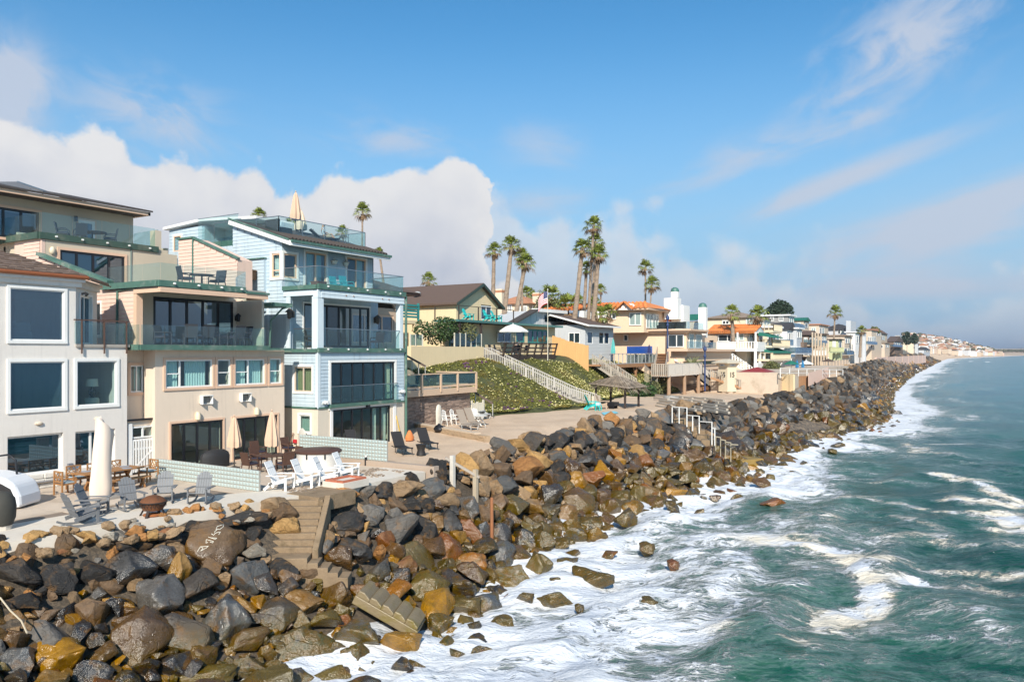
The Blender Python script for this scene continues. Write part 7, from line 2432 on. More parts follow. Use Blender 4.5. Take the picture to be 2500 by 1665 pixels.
for i in range(9):
 k = a.lerp(c, i / 8)
 MB().cbox((k.x, k.y, k.z - .6), (.08, .08, 1.3)).build('rail_post', WHITE, GR)
PT = thing('raised_patio', 'raised concrete patio in front of the yellow terraced house', 'terrace', (-26, 140, 0))
MB().box(-32, onx(1900, 900, -23).y, -.5, -23, 168, onx(1950, 905, -23).z).build('patio', CONC, PT)
RG = thing('red_gazebo', 'small gazebo with a dark red hipped roof behind the cream wall', 'gazebo', (-25, 118, 0))
b = Blk(1812, 1868, 1884, -25, 909, 930, 0)
mb = MB()
hiproof(mb, b, b.z(897) - b.z1, .5)
mb.build('roof', mat('dark_red_roof', (.25, .03, .03), .7, .1, 2), RG)
for x, y in ((b.xl, b.y), (b.x, b.y), (b.x, b.yr), (b.xl, b.yr)):
 MB().box(x - .1, y - .1, 0, x + .1, y + .1, b.z1).build('post', gw, RG)
for i in range(6):
 MB().beam((b.xl + i, b.y, b.z1 - .7), (b.xl + i + 1, b.y, b.z1 - .1), .06, .06).build('lattice', gw, RG)
for u0, u1, v0, v1, lab in ((2140, 2260, 873, 880, 'pale pink seawall below the far dark gabled houses'), (2008, 2070, 882, 898, 'grey patio wall under the lime tower')):
 p, q = onx(u0, v1, -31), onx(u1, v1, -31)
 t_ = thing('seawall', lab, 'wall', (-31, p.y, 0))
 zt3 = onx(u0, v0, -31).z
 MB().box(-31.6, p.y, -1, -31, q.y, zt3).build('wall', ALLM['pink'] if 'pink' in lab else CONC, t_)
 for i in range(9):
  y = p.y + (q.y - p.y) * i / 8
  MB().box(-31, y, -1, -30.9, y + .3, zt3 + .1).build('pilaster', ALLM['pink'] if 'pink' in lab else CONC, t_)
# patio umbrellas far off
for u, v, m_, lab, op in ((1946, 892, mat('azure_canvas', (.02, .17, .36), .8), 'azure furled parasol on the raised patio, left of the pair', 0), (1960, 892, MATS['azure_canvas'], 'azure furled parasol on the raised patio, right of the pair', 0), (1932, 882, MATS['green_awning'], 'open dark green parasol on the raised patio', 1), (1968, 882, MATS['white_canvas'], 'open white parasol on the raised patio', 1), (2022, 877, mat('brown_thatch', (.09, .06, .045), .9), 'dark thatched parasol by the posts', 1)):
 p = onx(u, v, -27)
 if op:
  t_ = thing('open_parasol', lab, 'parasol', (p.x, p.y, 1))
  MB().tube((p.x, p.y, .5), (p.x, p.y, p.z + .4), .06).build('pole', WHITE, t_)
  MB().lathe((p.x, p.y, p.z - .5), [(1.35, 0), (.8, .3), (.1, .6)], 8).build('canopy', m_, t_)
 else:
  parasol('closed_parasol', lab, p.x, p.y, p.z - 1.3, 2.2, m_, .25, base=False)
# second row of houses stepping up behind the front row
rng = random.Random(19)
for i in range(26):
 y = 150 + i * 13.5 + rng.uniform(-4, 4)
 x = -46 - rng.random() * 26
 w, dp = rng.uniform(8, 12), rng.uniform(9, 14)
 z0 = gz(x, y)
 z1 = z0 + rng.uniform(5.5, 8.6)
 kd, rf = rng.choice(['tan', 'beige', 'cream', 'white', 'lgrey', 'brown', 'grey']), rng.choice(['brown', 'dark', 'tan', 'red', 'brown'])
 o = thing('row_house', f'{ORD(i + 1)} from left of the muted second row houses along the coast', 'house', (x, y, z0), 0, 'muted houses of the second row')
 MB().box(x - dp, y, z0 - 3, x, y + w, z1).build('wall', ALLM[kd], o)
 b = Blk.__new__(Blk)
 b.xl, b.x, b.y, b.yr, b.z1 = x - dp, x, y, y + w, z1
 mb = MB()
 k = rng.random()
 hiproof(mb, b, rng.uniform(1.4, 2.4)) if k < .4 else gableroof(mb, b, rng.uniform(1.4, 2.6), .5, rng.choice('xy')) if k < .75 else flatroof(mb, b)
 mb.build('roof', ROOFM[rf], o)
 for r_ in range(2):
  for c_ in range(3):
   a = y + .8 + c_ * (w - 1.2) / 3
   fbox(MB(), FX(x), a, a + (w - 2.2) / 3.4, 0, .12, z1 - 2.1 - r_ * 2.9, z1 - .6 - r_ * 2.9).build('window', FARGL if (i + c_) % 3 else FARGL2, o)
   fbox(MB(), FY(y), x - dp + 1 + c_ * dp / 3.3, x - dp + 2.6 + c_ * dp / 3.3, 0, .12, z1 - 2.1 - r_ * 2.9, z1 - .7 - r_ * 2.9).build('window', FARGL, o)
 MB().beam((x + 1.4, y - .3, z1 - 3.2), (x + 1.4, y + w + .3, z1 - 3.2), .1, 1.0).build('balcony_railing', BLUEG if k > .5 else ALLM[kd], o)
 MB().box(x, y - .3, z1 - 3.9, x + 1.45, y + w + .3, z1 - 3.7).build('balcony', ALLM[kd], o)
# far town: individual small blocks of buildings along the receding bluff
rng = random.Random(77)
TN = []
while len(TN) < 230:
 y = 400 + 1900 * rng.random() ** 1.3
 tx3 = float(prof(y)[2])
 back = 16 + 190 * rng.random() ** 1.4
 x = tx3 - back
 z = gz(x, y) + min(40, .19 * back) * min(1, y / 620)
 u, v, Y = prj(x, y, z)
 sx, sy, sz = rng.uniform(7, 13), rng.uniform(7, 13), rng.uniform(4, 7.5)
 if 2208 < u < 2450 and not any(abs(x - q[0].x) < 9 and abs(y - q[0].y) < 11 for q in TN):
  TN.append((Vector((x, y, z + sz)), sx, sy, sz))
kinds = ['cream', 'white', 'tan', 'beige', 'pink', 'lgrey', 'white', 'cream']
SEEN = {}
for p, sx, sy, sz in sorted(TN, key=lambda q: prj(*q[0])[0]):
 kd = rng.choice(kinds)
 rf = rng.choice(['red', 'tan', 'brown', 'red', 'white'])
 o = thing('far_house', None, 'house', (p.x, p.y, p.z - sz), 0, 'small houses of the distant town')
 cn = dict(cream='cream', white='white', tan='tan', beige='beige', pink='pinkish', lgrey='pale grey')[kd]
 k = SEEN[kd + rf] = SEEN.get(kd + rf, 0) + 1
 o['label'] = f'{ORD(k)} from left of the distant {cn} houses with {"reddish" if rf == "red" else rf} roof'
 mb = MB()
 mb.box(p.x - sx / 2, p.y, p.z - sz - 3, p.x + sx / 2, p.y + sy, p.z)
 mb.build('wall', ALLM[kd], o)
 b = Blk.__new__(Blk)
 b.xl, b.x, b.y, b.yr, b.z1 = p.x - sx / 2, p.x + sx / 2, p.y, p.y + sy, p.z
 mb = MB()
 if rng.random() < .7:
  hiproof(mb, b, rng.uniform(1.5, 3), .6)
 else:
  flatroof(mb, b, .3, .5)
 mb.build('roof', ROOFM[rf], o)
 if p.y < 1100:
  for r_ in range(2):
   for c_ in range(3):
    z_ = p.z - .9 - r_ * 2.6
    if p.z - sz < z_ - 1:
     fbox(MB(), FX(p.x + sx / 2), p.y + 1 + c_ * (sy - 2) / 3, p.y + 1 + c_ * (sy - 2) / 3 + 1.6, 0, .1, z_ - 1.4, z_).build('window', FARGL, o)
# distant hills across the horizon
hb = MB()
hp = []
for i in range(120):
 x = -5200 + i * 110
 h = 62 + 38 * noise.fractal((x * .0011, 3, 0), 1, 2, 4) + 14 * noise.noise((x * .01, 9, 0))
 hp.append((x, max(h, 18)))
K = Matrix.Rotation(TH, 4, 'Z')
rowsv = []
for dy, k in ((0, 0), (0, .62), (320, 1.0), (700, .8)):
 rowsv += [K @ Vector((x, 9500 + dy, -6 + (h + 6) * k)) for x, h in hp]
n = len(hp)
fcs = [(r * n + i, r * n + i + 1, (r + 1) * n + i + 1, (r + 1) * n + i) for r in range(3) for i in range(n - 1)]
hl = mkobj('hills', rowsv, fcs, mat('far_hills', (.10, .115, .11), .95, .25, .004), None, True)
hl['kind'] = 'structure'
# ================================================================== palms, trees, shrubs
FROND = mat('palm_frond', (.17, .205, .030), .5, .3, .5, island=.5, tint=(.20, .18, .03), tintamt=.6)
DEADF = mat('dead_frond', (.22, .135, .07), .9, .25, 1, island=.3)
TRUNK = mat('palm_trunk', (.30, .225, .165), .9, .55, 1.6, bump=.08, bscale=6, stretch=(1, 1, 2.2), tint=(.10, .07, .05), tintamt=.6)
def fan_frond(mb, base, d, length, droop, rng, blades=11):
 """one fan leaf: petiole and a spray of narrow folded blades"""
 d = d.normalized()
 tip = base + d * length * .5 + Vector((0, 0, -droop * length * .15))
 mb.beam(base, tip, .03, .03)
 side = d.cross(Vector((0, 0, 1)))
 if side.length < .1:
  side = Vector((1, 0, 0))
 side.normalize()
 up = side.cross(d)
 for k in range(blades):
  a = (k / (blades - 1) - .5) * 2.9
  v = d * math.cos(a) + side * math.sin(a) + up * rng.uniform(-.1, .12)
  L = length * .62 * (.72 + .28 * math.cos(a)) * rng.uniform(.85, 1.1)
  m = tip + v * L * .6
  e = tip + v * L + Vector((0, 0, -droop * L * .5 - L * .08))
  w = (v.cross(up)).normalized() * L * .075
  mb.add([tip - w * .3, m - w, e, m + w, tip + w * .3], [(0, 1, 2, 3, 4)])
def palm_mesh(seed, n=34, length=1.75):
 rng = random.Random(seed)
 g, dd = MB(), MB()
 for i in range(n):
  k = i / n
  az = i * 2.399 + rng.uniform(-.25, .25)
  el = math.radians(78 - 105 * k ** 1.1 + rng.uniform(-9, 9))
  d = Vector((math.cos(az) * math.cos(el), math.sin(az) * math.cos(el), math.sin(el)))
  tgt = g if k < .84 else dd
  fan_frond(tgt, Vector((0, 0, .1 - .3 * k)), d, length * rng.uniform(.8, 1.1), .35 + .9 * k, rng)
 for i in range(9):
  az = rng.uniform(0, 6.28)
  d = Vector((math.cos(az) * .55, math.sin(az) * .55, -1))
  fan_frond(dd, Vector((math.cos(az) * .1, math.sin(az) * .1, -.3 - rng.random() * .5)), d, length * .6, .2, rng, 7)
 a = mkobj('crown', g.v, g.f, FROND)
 b = mkobj('dead_skirt', dd.v, dd.f, DEADF)
 ma, mb_ = a.data, b.data
 bpy.data.objects.remove(a)
 bpy.data.objects.remove(b)
 return ma, mb_
PALMS = [palm_mesh(s, n) for s, n in ((1, 26), (2, 23), (3, 29))]
PALMS.append(palm_mesh(4, 16, 2.1))
def palm(label, cu, cv, bu, bv, d, size=1.0, r=.28, kind=None, zb=4.0, group='fan palms along the coast', cat='palm tree', name='palm_tree', px=None):
 rng = random.Random(int(cu * 7 + cv))
 c = atd(cu, cv, d)
 b = atd(bu, bv, d)
 dirv = (b - c)
 if dirv.z < -.2:
  b = c + dirv * ((zb - c.z) / dirv.z)
 size *= .66
 r *= .74
 t = thing(name, label, cat, b, 0, group)
 mid = b.lerp(c, .5) + Vector((rng.uniform(-.2, .2), 0, 0)) * (c - b).length * .08
 pts, rad = [], []
 n = max(5, int((c - b).length / .55))
 for i in range(n + 1):
  k = i / n
  p = b.lerp(mid, k * 2) if k < .5 else mid.lerp(c, k * 2 - 1)
  q = b * (1 - k) ** 2 + mid * 2 * k * (1 - k) + c * k ** 2
  pts.append(q)
  rad.append(r * (1.25 - .5 * k if k < .9 else .8) * (1 + .10 * (i % 2)) * rng.uniform(.95, 1.05))
 MB().path(pts, rad, 9).build('trunk', TRUNK, t, smooth=True)
 ma, mb_ = PALMS[kind if kind is not None else rng.randrange(3)]
 for nm, me in (('crown', ma), ('dead_skirt', mb_)):
  o = bpy.data.objects.new(nm, me)
  COL.objects.link(o)
  o.parent = t
  o.location = c - b
  o.scale = (size, size, size * .95)
  o.rotation_euler = (rng.uniform(-.1, .1), rng.uniform(-.1, .1), rng.uniform(0, 6.28))
 return t
palm('leftmost palm of the left trio, straight shaggy trunk behind the gabled house', 1206, 612, 1203, 722, 100, 1.15, .38)
palm('tallest palm of the left trio, shaggy leaning trunk', 1249, 598, 1228, 785, 96, 1.3, .40)
palm('slim palm with smooth pale trunk behind the left trio', 1275, 624, 1275, 750, 108, 1.2, .2)
palm('right palm of the left trio, curved shaggy trunk leaning right', 1283, 640, 1258, 772, 97, 1.25, .40)
palm('tallest slim palm in the middle of the right cluster', 1450, 550, 1439, 757, 104, 1.35, .27)
palm('left leaning palm with shaggy trunk in the right cluster', 1422, 605, 1402, 778, 100, 1.3, .42)
palm('palm just below the tallest one in the right cluster', 1454, 590, 1446, 757, 110, 1.35, .30)
palm('right palm of the right cluster with thick shaggy trunk', 1462, 620, 1452, 752, 103, 1.35, .42)
palm('dark short palm at the centre of the right cluster', 1432, 654, 1426, 760, 112, 1.15, .36)
palm('small palm right of the tall cluster', 1467, 706, 1466, 740, 150, 1.1, .25)
palm('small palm above the gabled house roof ridge', 1046, 684, 1047, 705, 105, 1.15, .22)
palm('small palm behind the left end of the blue house roof deck', 631, 525, 632, 560, 90, .95, .17)
palm('tall thin palm right of the blue house roof deck', 885, 516, 884, 604, 110, 1.35, .2)
palm('palm head behind the tan parasols on the blue roof deck', 718, 545, 720, 580, 95, 1.15, .16)
palm('palm head seen through the glass beside the seated person', 836, 566, 838, 600, 120, 1.1, .2)
palm('tall thin palm behind the Spanish house roof', 1576, 652, 1576, 735, 170, 1.9, .28)
palm('shorter palm beside the tall thin one behind the Spanish house', 1591, 694, 1588, 735, 165, 1.9, .24)
palm('spiky young palm in front of the beige house, left of two', 1786, 764, 1788, 796, 128, 1.3, .42, 3)
palm('thick trunked young palm in front of the beige house, right of two', 1850, 768, 1848, 810, 130, 1.8, .5)
palm('young bright palm left of the peach house', 1467, 768, 1471, 790, 103, 1.0, .32, 3)
palm('young bright palm close to the peach house wall', 1487, 764, 1480, 792, 103, 1.1, .32, 3)
palm('small palm head above the young bright palms', 1451, 742, 1455, 765, 106, 1.1, .3)
palm('distant palm behind the flag and villa chimney', 1287, 716, 1288, 735, 150, 1.6, .28)
palm('distant palm just right of the villa chimney', 1302, 724, 1303, 740, 155, 1.3, .25)
palm('ragged palm right of the flag pole', 1346, 727, 1350, 765, 120, 1.9, .3, 3)
palm('low ragged palm left of the right cluster', 1385, 748, 1388, 775, 115, 1.7, .3, 3)
palm('dull palm directly behind the right cluster trunks', 1410, 738, 1410, 770, 125, 1.5, .3)
palm('tall thin palm on the far coast behind the lime tower', 2039, 762, 2036, 826, 210, 2.0, .3)
palm('leaning palm trunk beside the grey turret', 2104, 806, 2099, 876, 225, 1.5, .45)
palm('palm top over the blue house roof edge', 926, 617, 928, 632, 90, .7, .2)
def clump(name, label, pts, m, n, size, cat, seed=1, trunk=None, group=None, flat=.5):
 """leafy plant: many small leaf faces through the volume of a few overlapping balls; pts = (centre, radius)"""
 rng = random.Random(seed)
 c0 = sum((p for p, r in pts), Vector()) / len(pts)
 zmin = min(p.z - r for p, r in pts)
 t = thing(name, label, cat, (c0.x, c0.y, zmin), 0, group)
 tot = sum(r ** 2 for p, r in pts)
 v, f = [], []
 for p, r in pts:
  for i in range(int(n * r * r / tot)):
   while True:
    q = Vector((rng.uniform(-1, 1), rng.uniform(-1, 1), rng.uniform(-1, 1)))
    if q.length < 1 and q.length > rng.random() * .85:
     break
   if noise.noise(q * 2.2 + p) < -.22:
    continue
   c = p + q * r
   a = Vector((rng.gauss(0, 1), rng.gauss(0, 1), rng.gauss(0, .7))).normalized()
   b = a.orthogonal().normalized()
   s = size * rng.uniform(.5, 1.2)
   o = len(v)
   v += [tuple(c - b * s * flat), tuple(c + a * s), tuple(c + b * s * flat), tuple(c - a * s * .6)]
   f.append((o, o + 1, o + 2, o + 3))
 mkobj('crown', v, f, m, None).parent = t
 t.children[0].location = -Vector((c0.x, c0.y, zmin))
 if trunk:
  MB().path([(c0.x, c0.y, zmin - trunk), (c0.x + .1, c0.y, zmin), (c0.x, c0.y, c0.z)], [.16, .12, .05], 8).build('trunk', TRUNK, t)
 return t
LEAFB = mat('bush_leaf', (.035, .070, .016), .6, .3, .8, island=.5)
LEAFP = mat('pine_leaf', (.022, .040, .022), .7, .3, .5, island=.4)
LEAFO = mat('olive_leaf', (.10, .105, .035), .7, .3, .8, island=.5)
V = lambda u, v, d: atd(u, v, d)
clump('bush', 'dark green bush under the louvred balcony', [(V(1080, 805, 74), 1.3), (V(1095, 800, 74), 1.0), (V(1060, 815, 74), 1.1), (V(1030, 805, 72), .9)], LEAFB, 2600, .16, 'bush', 1)
clump('bush', 'brownish round bush above the glass windbreak', [(V(1125, 810, 76), 1.0), (V(1145, 812, 76), .9), (V(1110, 815, 76), .7)], LEAFO, 1500, .14, 'bush', 2)
clump('grass_tuft', 'bright green plant at the foot of the stone veneer wall', [(V(1010, 1042, 56), .38), (V(1025, 1043, 56), .42), (V(1000, 1046, 56), .3)], mat('bright_leaf', (.13, .19, .03), .6, .2, 1, island=.4), 420, .16, 'plant', 3, flat=.2)
clump('bush', 'olive shrub in front of the palm trunks', [(V(1335, 752, 118), 2.0), (V(1360, 755, 118), 1.8), (V(1320, 757, 118), 1.2)], LEAFO, 1800, .3, 'bush', 4)
clump('pine_tree', 'dark spreading cypress behind the modern grey house', [(V(1903, 740, 190), .9), (V(1896, 746, 190), 1.2), (V(1912, 745, 190), 1.2), (V(1890, 753, 190), 1.4), (V(1904, 751, 190), 1.3), (V(1918, 752, 190), 1.5), (V(1886, 760, 190), 1.6), (V(1904, 760, 190), 1.6), (V(1922, 760, 190), 1.6)], LEAFP, 3000, .4, 'tree', 5, trunk=4)
clump('hedge', 'clipped round hedge beside the red gazebo', [(V(1876, 898, 125), 1.0), (V(1892, 898, 125), 1.0), (V(1884, 895, 125), 1.0), (V(1890, 905, 125), 1.0), (V(1877, 905, 125), 1.0)], LEAFO, 1800, .2, 'hedge', 6)
clump('bush', 'green bush at the foot of the cream beach wall', [(V(1838, 957, 108), .8), (V(1832, 960, 108), .6), (V(1845, 953, 108), .6)], LEAFB, 1000, .18, 'bush', 7)
clump('bush', 'flowering purple and green shrub behind the thatched shelter', [(V(1540, 960, 92), .8), (V(1560, 962, 92), .8), (V(1575, 950, 93), .9), (V(1590, 955, 93), .7)], LEAFB, 1800, .2, 'bush', 8)
clump('bush', 'low green shrub left of the beach stairs', [(V(1604, 955, 94), .7), (V(1600, 940, 95), .5), (V(1622, 928, 98), .8)], LEAFO, 1000, .2, 'bush', 9)
for i, (u, v, d, r) in enumerate(((2214, 820, 520, 6), (2233, 822, 560, 5), (2135, 806, 320, 2.0))):
 lab = ['tall layered norfolk pine on the far skyline, left of two', 'smaller norfolk pine on the far skyline, right of two', 'small dark tree top over the slate house'][i]
 pts = [(V(u, v - r * 1.2 + k * r * .9, d), r * (.2 + .14 * k)) for k in range(4)] if i < 2 else [(V(u, v, d), r * .7), (V(u + 5, v + 2, d), r * .6), (V(u - 5, v + 3, d), r * .6)]
 clump('pine_tree' if i < 2 else 'tree', lab, pts, LEAFP if i < 2 else LEAFO, 700, .9, 'tree', 20 + i, trunk=8)
# distant trees among the houses read as one mass
rng = random.Random(5)
mb = MB()
for i in range(900):
 y = 430 + 2000 * rng.random() ** 1.2
 back = 30 + 260 * rng.random()
 x = float(prof(y)[2]) - back
 p = Vector((x, y, gz(x, y) + min(40, .19 * back) * min(1, y / 620) + 1.5))
 if prj(*p)[0] > 2205:
  mb.ball(p, rng.uniform(1.5, 4.2) * (1 + y / 2500), 6, 1, 1, .8)
mb.build('tree_belt', mat('far_trees', (.085, .082, .042), .9, .3, .02, island=.4), None, kind='stuff')
mb = MB()
for i in range(1500):
 d = rng.uniform(2200, 5200)
 u = rng.uniform(2330, 2530)
 p = V(u, 857.5 - rng.random() * 2.4, d)
 mb.ball(p, d / 700 * rng.uniform(.8, 1.6), 6, 1.6, 1, .7)
mb.build('far_woods', MATS['far_trees'], None, kind='stuff')
# agave by the beach stairs
ag = thing('agave', 'large spiky agave above the beach stair landing', 'plant', V(1690, 888, 104), 0)
c = V(1690, 889, 104)
mb = MB()
rng = random.Random(8)
for i in range(30):
 a = rng.uniform(0, 6.28)
 e = rng.uniform(.1, 1.2)
 d = Vector((math.cos(a) * math.cos(e), math.sin(a) * math.cos(e), math.sin(e)))
 L = rng.uniform(1.0, 1.9)
 w = d.orthogonal().normalized() * .1
 MB().add([c - w, c + w, c + d * L * .5 + w * .9, c + d * L, c + d * L * .5 - w * .9], [(0, 1, 2, 3, 4)]).build('leaf', mat('agave_leaf', (.16, .17, .08), .6, .2, 1, island=.3), ag)
# ================================================================== patios, furniture, people
# ---------------- paving
def slab(name, pts, z0, z1, m):
 o = MB().prism([(x, y, z0) for x, y in pts], (0, 0, z1 - z0)).build(name, m)
 o['kind'] = 'structure'
 return o
slab('patio', [(-32.5, 4), (-32.5, 20.75), (-33.3, 20.75), (-33.3, 22.2), (-32.4, 22.2), (-32.4, 28.5), (-24.4, 28.5), (-24.4, 21.0), (-26.2, 17.5), (-27.0, 4)], -.3, .012, mat('joint_concrete', (.22, .17, .13), .9))
for x0, x1 in ((-32.35, -29.6), (-29.58, -27.05)):
 for k in range(9):
  MB().box(x0, 4 + k * 2.72, .0, x1 + (2.6 if x1 > -28 and k > 5 else .35 if x1 > -28 and k > 3 else 0), 4 + k * 2.72 + 2.70, .03).build('paving_slab', CONC)['kind'] = 'structure'
slab('patio_edge', [(-27.0, 4), (-26.2, 17.5), (-24.4, 21.0), (-24.4, 28.5), (-21.9, 28.5), (-22.0, 22.6), (-22.6, 20.2), (-22.9, 17.5), (-23.6, 13.5), (-24.6, 9), (-25.3, 4)], -.6, .034, CONC2)
kb = slab('seawall', [(-30, 28.62), (-21.5, 28.62), (-21.5, 29.0), (-30, 29.0)], -.8, .26, mat('seawall_concrete', (.40, .31, .24), .85, .12, 1))
for x0, y0, x1, y1 in ((-32.3, 17.6, -25.0, 17.9), (-28.4, 6, -28.1, 28), (-25.5, 21.2, -22.9, 21.3)):
 pass
# ---------------- glass block walls
GB = mat('glass_block', (.40, .47, .46), .12, .35, 5, spec=.9, bump=.02, bscale=9)
MORT = mat('mortar', (.36, .34, .30), .8, .1, 2)
gbm = MB().box(-.07, .016, .015, .07, .176, .152)
GBM = None
def block_wall(name, label, p, q, rows_, z, step=None):
 global GBM
 t = thing(name, label, 'wall', (p[0], p[1], z))
 fr, L = F2(p, q)
 n = round(L / .192)
 rz = math.atan2(fr.a.y, fr.a.x) - R(90)
 core = MB()
 fbox(core, fr, 0, n * .192, -.035, .035, z, z + rows_ * .167 - (.01))
 core.build('mortar_core', MORT, t)
 for i in range(n):
  for r in range(rows_):
   if step and i > n - 6 and r >= rows_ - (i - n + 6) * step:
    continue
   if GBM is None:
    o = gbm.build('glass_block', GB, None, bevel=.03)
    dg = bpy.context.evaluated_depsgraph_get()
    GBM = bpy.data.meshes.new_from_object(o.evaluated_get(dg))
    GBM.name = 'glass_block'
    bpy.data.objects.remove(o)
   o = bpy.data.objects.new('glass_block', GBM)
   COL.objects.link(o)
   o.parent = t
   c = fr.p(i * .192, 0, z + r * .167)
   o.location = c - offset(t)
   o.rotation_euler = (0, 0, rz)
 return t
block_wall('glass_block_wall', 'low glass block wall between the white house patio and the tan house patio', (-31.0, 21.1), (-24.3, 21.0), 5, .03)
block_wall('glass_block_wall', 'long glass block wall on the seawall behind the hot tub', (-30.2, 28.75), (-24.5, 28.85), 6, .26)
# ---------------- grey rocking chairs
GREYP = mat('grey_poly_lumber', (.165, .170, .180), .6, .08, 3)
WPLY = mat('white_poly_lumber', (.78, .77, .75), .55, .04, 3)
def adirondack(name, label, m, group, rocker=True, modern=False):
 t = thing(name, label, 'rocking chair' if rocker else 'lawn chair', (0, 0, 0), 0, group)
 n = 4 if modern else 6
 w = .56 / n
 for i in range(n):
  y = -.28 + (i + .5) * w
  h = .86 if modern else .90 - .20 * abs((i + .5) / n - .5) ** 2 * 4
  MB().beam((-.22, y, .30), (-.22 - h * .40, y, .30 + h * .88), w * .9, .022, up=(.9, 0, .4)).build('back_slat', m, t)
 for i in range(5):
  MB().cbox((-.20 + i * .13, 0, .30 + i * .028), (.115, .56, .024), 0, 0, -.21).build('seat_slat', m, t)
 for s in (-1, 1):
  y = s * .31
  MB().beam((-.42, s * .36, .56), (.42, s * .36, .58), .14 if not modern else .1, .03).build('armrest', m, t)
  MB().cbox((.34, s * .33, .31 if rocker else .28), (.09, .035, .52 if rocker else .56)).build('front_leg', m, t)
  MB().beam((-.36, y, .22), (.36, y, .40), .035, .12).build('seat_rail', m, t)
  if rocker:
   pts = [(-.62, y, .16), (-.40, y, .06), (-.1, y, .025), (.2, y, .04), (.46, y, .11)]
   mb = MB()
   for a, b in zip(pts[:-1], pts[1:]):
    mb.beam(a, b, .04, .07)
   mb.build('rocker', m, t)
  else:
   MB().beam((-.55, y, .02), (-.2, y, .30), .035, .1).build('rear_leg', m, t)
 MB().beam((-.33, -.3, .55), (-.33, .3, .55), .06, .03).build('back_brace', m, t)
 MB().beam((-.46, -.26, .84), (-.46, .26, .84), .05, .025).build('back_brace', m, t)
 return t
pit = Vector((-23.75, 16.05, .035))
spots = [((-24.45, 14.05), 'grey rocking chair nearest the rocks, left of the fire pit'), ((-25.6, 15.1), 'grey rocking chair directly in front of the cream covered parasol'), ((-25.35, 16.3), 'grey rocking chair between the covered parasol and the fire pit'),
         ((-25.55, 17.7), 'grey rocking chair straight behind the fire pit'), ((-24.3, 18.3), 'grey rocking chair right of the fire pit near the glass block wall')]
RC = adirondack('rocking_chair', spots[0][1], GREYP, 'grey rocking chairs round the fire pit')
for i, ((x, y), lab) in enumerate(spots):
 rz = math.atan2(pit.y - y, pit.x - x) + (.25, .1, -.1, 0, .35)[i]
 if i == 0:
  KIDS[RC.name] = [(c, list(c.children)) for c in RC.children]
  first = (x, y, rz)
 else:
  dup(RC, (x, y, .035), rz, lab, .98)
RC.location, RC.rotation_euler = (first[0], first[1], .035), (0, 0, first[2])
# ---------------- fire pit
FP_ = thing('fire_pit', 'rusty round fire pit with mesh dome lid among the grey rocking chairs', 'fire pit', pit)
RUST = mat('rusty_steel', (.18, .07, .03), .75, .3, 6, metal=.3, tint=(.06, .04, .03), tintamt=.8)
IRON = mat('dark_iron', (.035, .025, .022), .7, .3, 8, metal=.3)
MB().lathe(pit, [(.30, .20), (.36, .30), (.40, .42), (.41, .46)], 20).build('bowl', RUST, FP_, smooth=True)
mb = MB()
for i in range(24):
 a = i * math.pi / 12
 for s in (.12, -.12):
  mb.beam(pit + Vector((.405 * math.cos(a), .405 * math.sin(a), .32)), pit + Vector((.415 * math.cos(a + s), .415 * math.sin(a + s), .45)), .012, .012)
mb.build('lattice_band', IRON, FP_, kind='stuff')
MB().lathe(pit, [(.45, .455), (.46, .475), (.45, .49)], 20).build('rim', IRON, FP_, smooth=True)
MB().lathe(pit, [(.41, .49), (.34, .58), (.2, .66), (.03, .70)], 20).build('dome_lid', RUST, FP_, smooth=True)
MB().lathe(pit, [(.30, .02), (.32, .06), (.26, .08)], 16).build('ash_pan', mat('rust_pan', (.35, .12, .04), .8, .2, 5), FP_, smooth=True)
for i in range(4):
 a = i * math.pi / 2 + .5
 MB().beam(pit + Vector((.28 * math.cos(a), .28 * math.sin(a), .28)), pit + Vector((.44 * math.cos(a), .44 * math.sin(a), .0)), .09, .03).build('leg', IRON, FP_)
for s in (-1, 1):
 MB().path([pit + Vector((s * .46, -.1, .46)), pit + Vector((s * .58, 0, .46)), pit + Vector((s * .46, .1, .46))], .012, 6).build('handle', IRON, FP_)
# ---------------- teak dining set
TEAK = mat('teak', (.34, .165, .062), .6, .15, 3, stretch=(1, .2, 1))
CUSH = mat('blue_cushion', (.33, .41, .45), .9, .06, 2)
tx, ty = -30.2, 18.45
TB = thing('dining_table', 'long teak dining table with place mats in front of the white house', 'table', (tx, ty, .03))
for i in range(6):
 MB().box(tx - .5 + i * .168, ty - 1.25, .72, tx - .5 + i * .168 + .16, ty + 1.25, .765).build('table_plank', TEAK, TB)
for y in (-.8, .8):
 MB().box(tx - .35, ty + y - .05, .03, tx + .35, ty + y + .05, .11).build('foot', TEAK, TB)
 for s in (-1, 1):
  MB().beam((tx + s * .28, ty + y, .1), (tx - s * .2, ty + y, .72), .09, .09).build('trestle_leg', TEAK, TB)
MB().beam((tx, ty - .8, .4), (tx, ty + .8, .4), .07, .1).build('stretcher', TEAK, TB)
for i, (dx_, dy_) in enumerate(((-.28, -.75), (-.28, .1), (-.28, .85), (.28, -.4), (.28, .6))):
 pm = tag(MB().lathe((tx + dx_, ty + dy_, .767), [(.2, 0), (.2, .012)], 14).build('place_mat', mat('grey_mat', (.28, .30, .34), .8), None), ('round grey place mat on the teak table, ' + ('nearest the wall at the left', 'middle of the wall side', 'wall side by the gate end', 'sea side left', 'sea side right')[i]), 'place mat', 'place mats on the teak table')
BN = thing('bench', 'teak trestle bench on the sea side of the dining table', 'bench', (tx + .95, ty + .2, .03))
bx_, by_ = tx + .95, ty + .2
for i in range(2):
 MB().box(bx_ - .19 + i * .2, by_ - .95, .42, bx_ - .02 + i * .2, by_ + .95, .46).build('seat_plank', TEAK, BN)
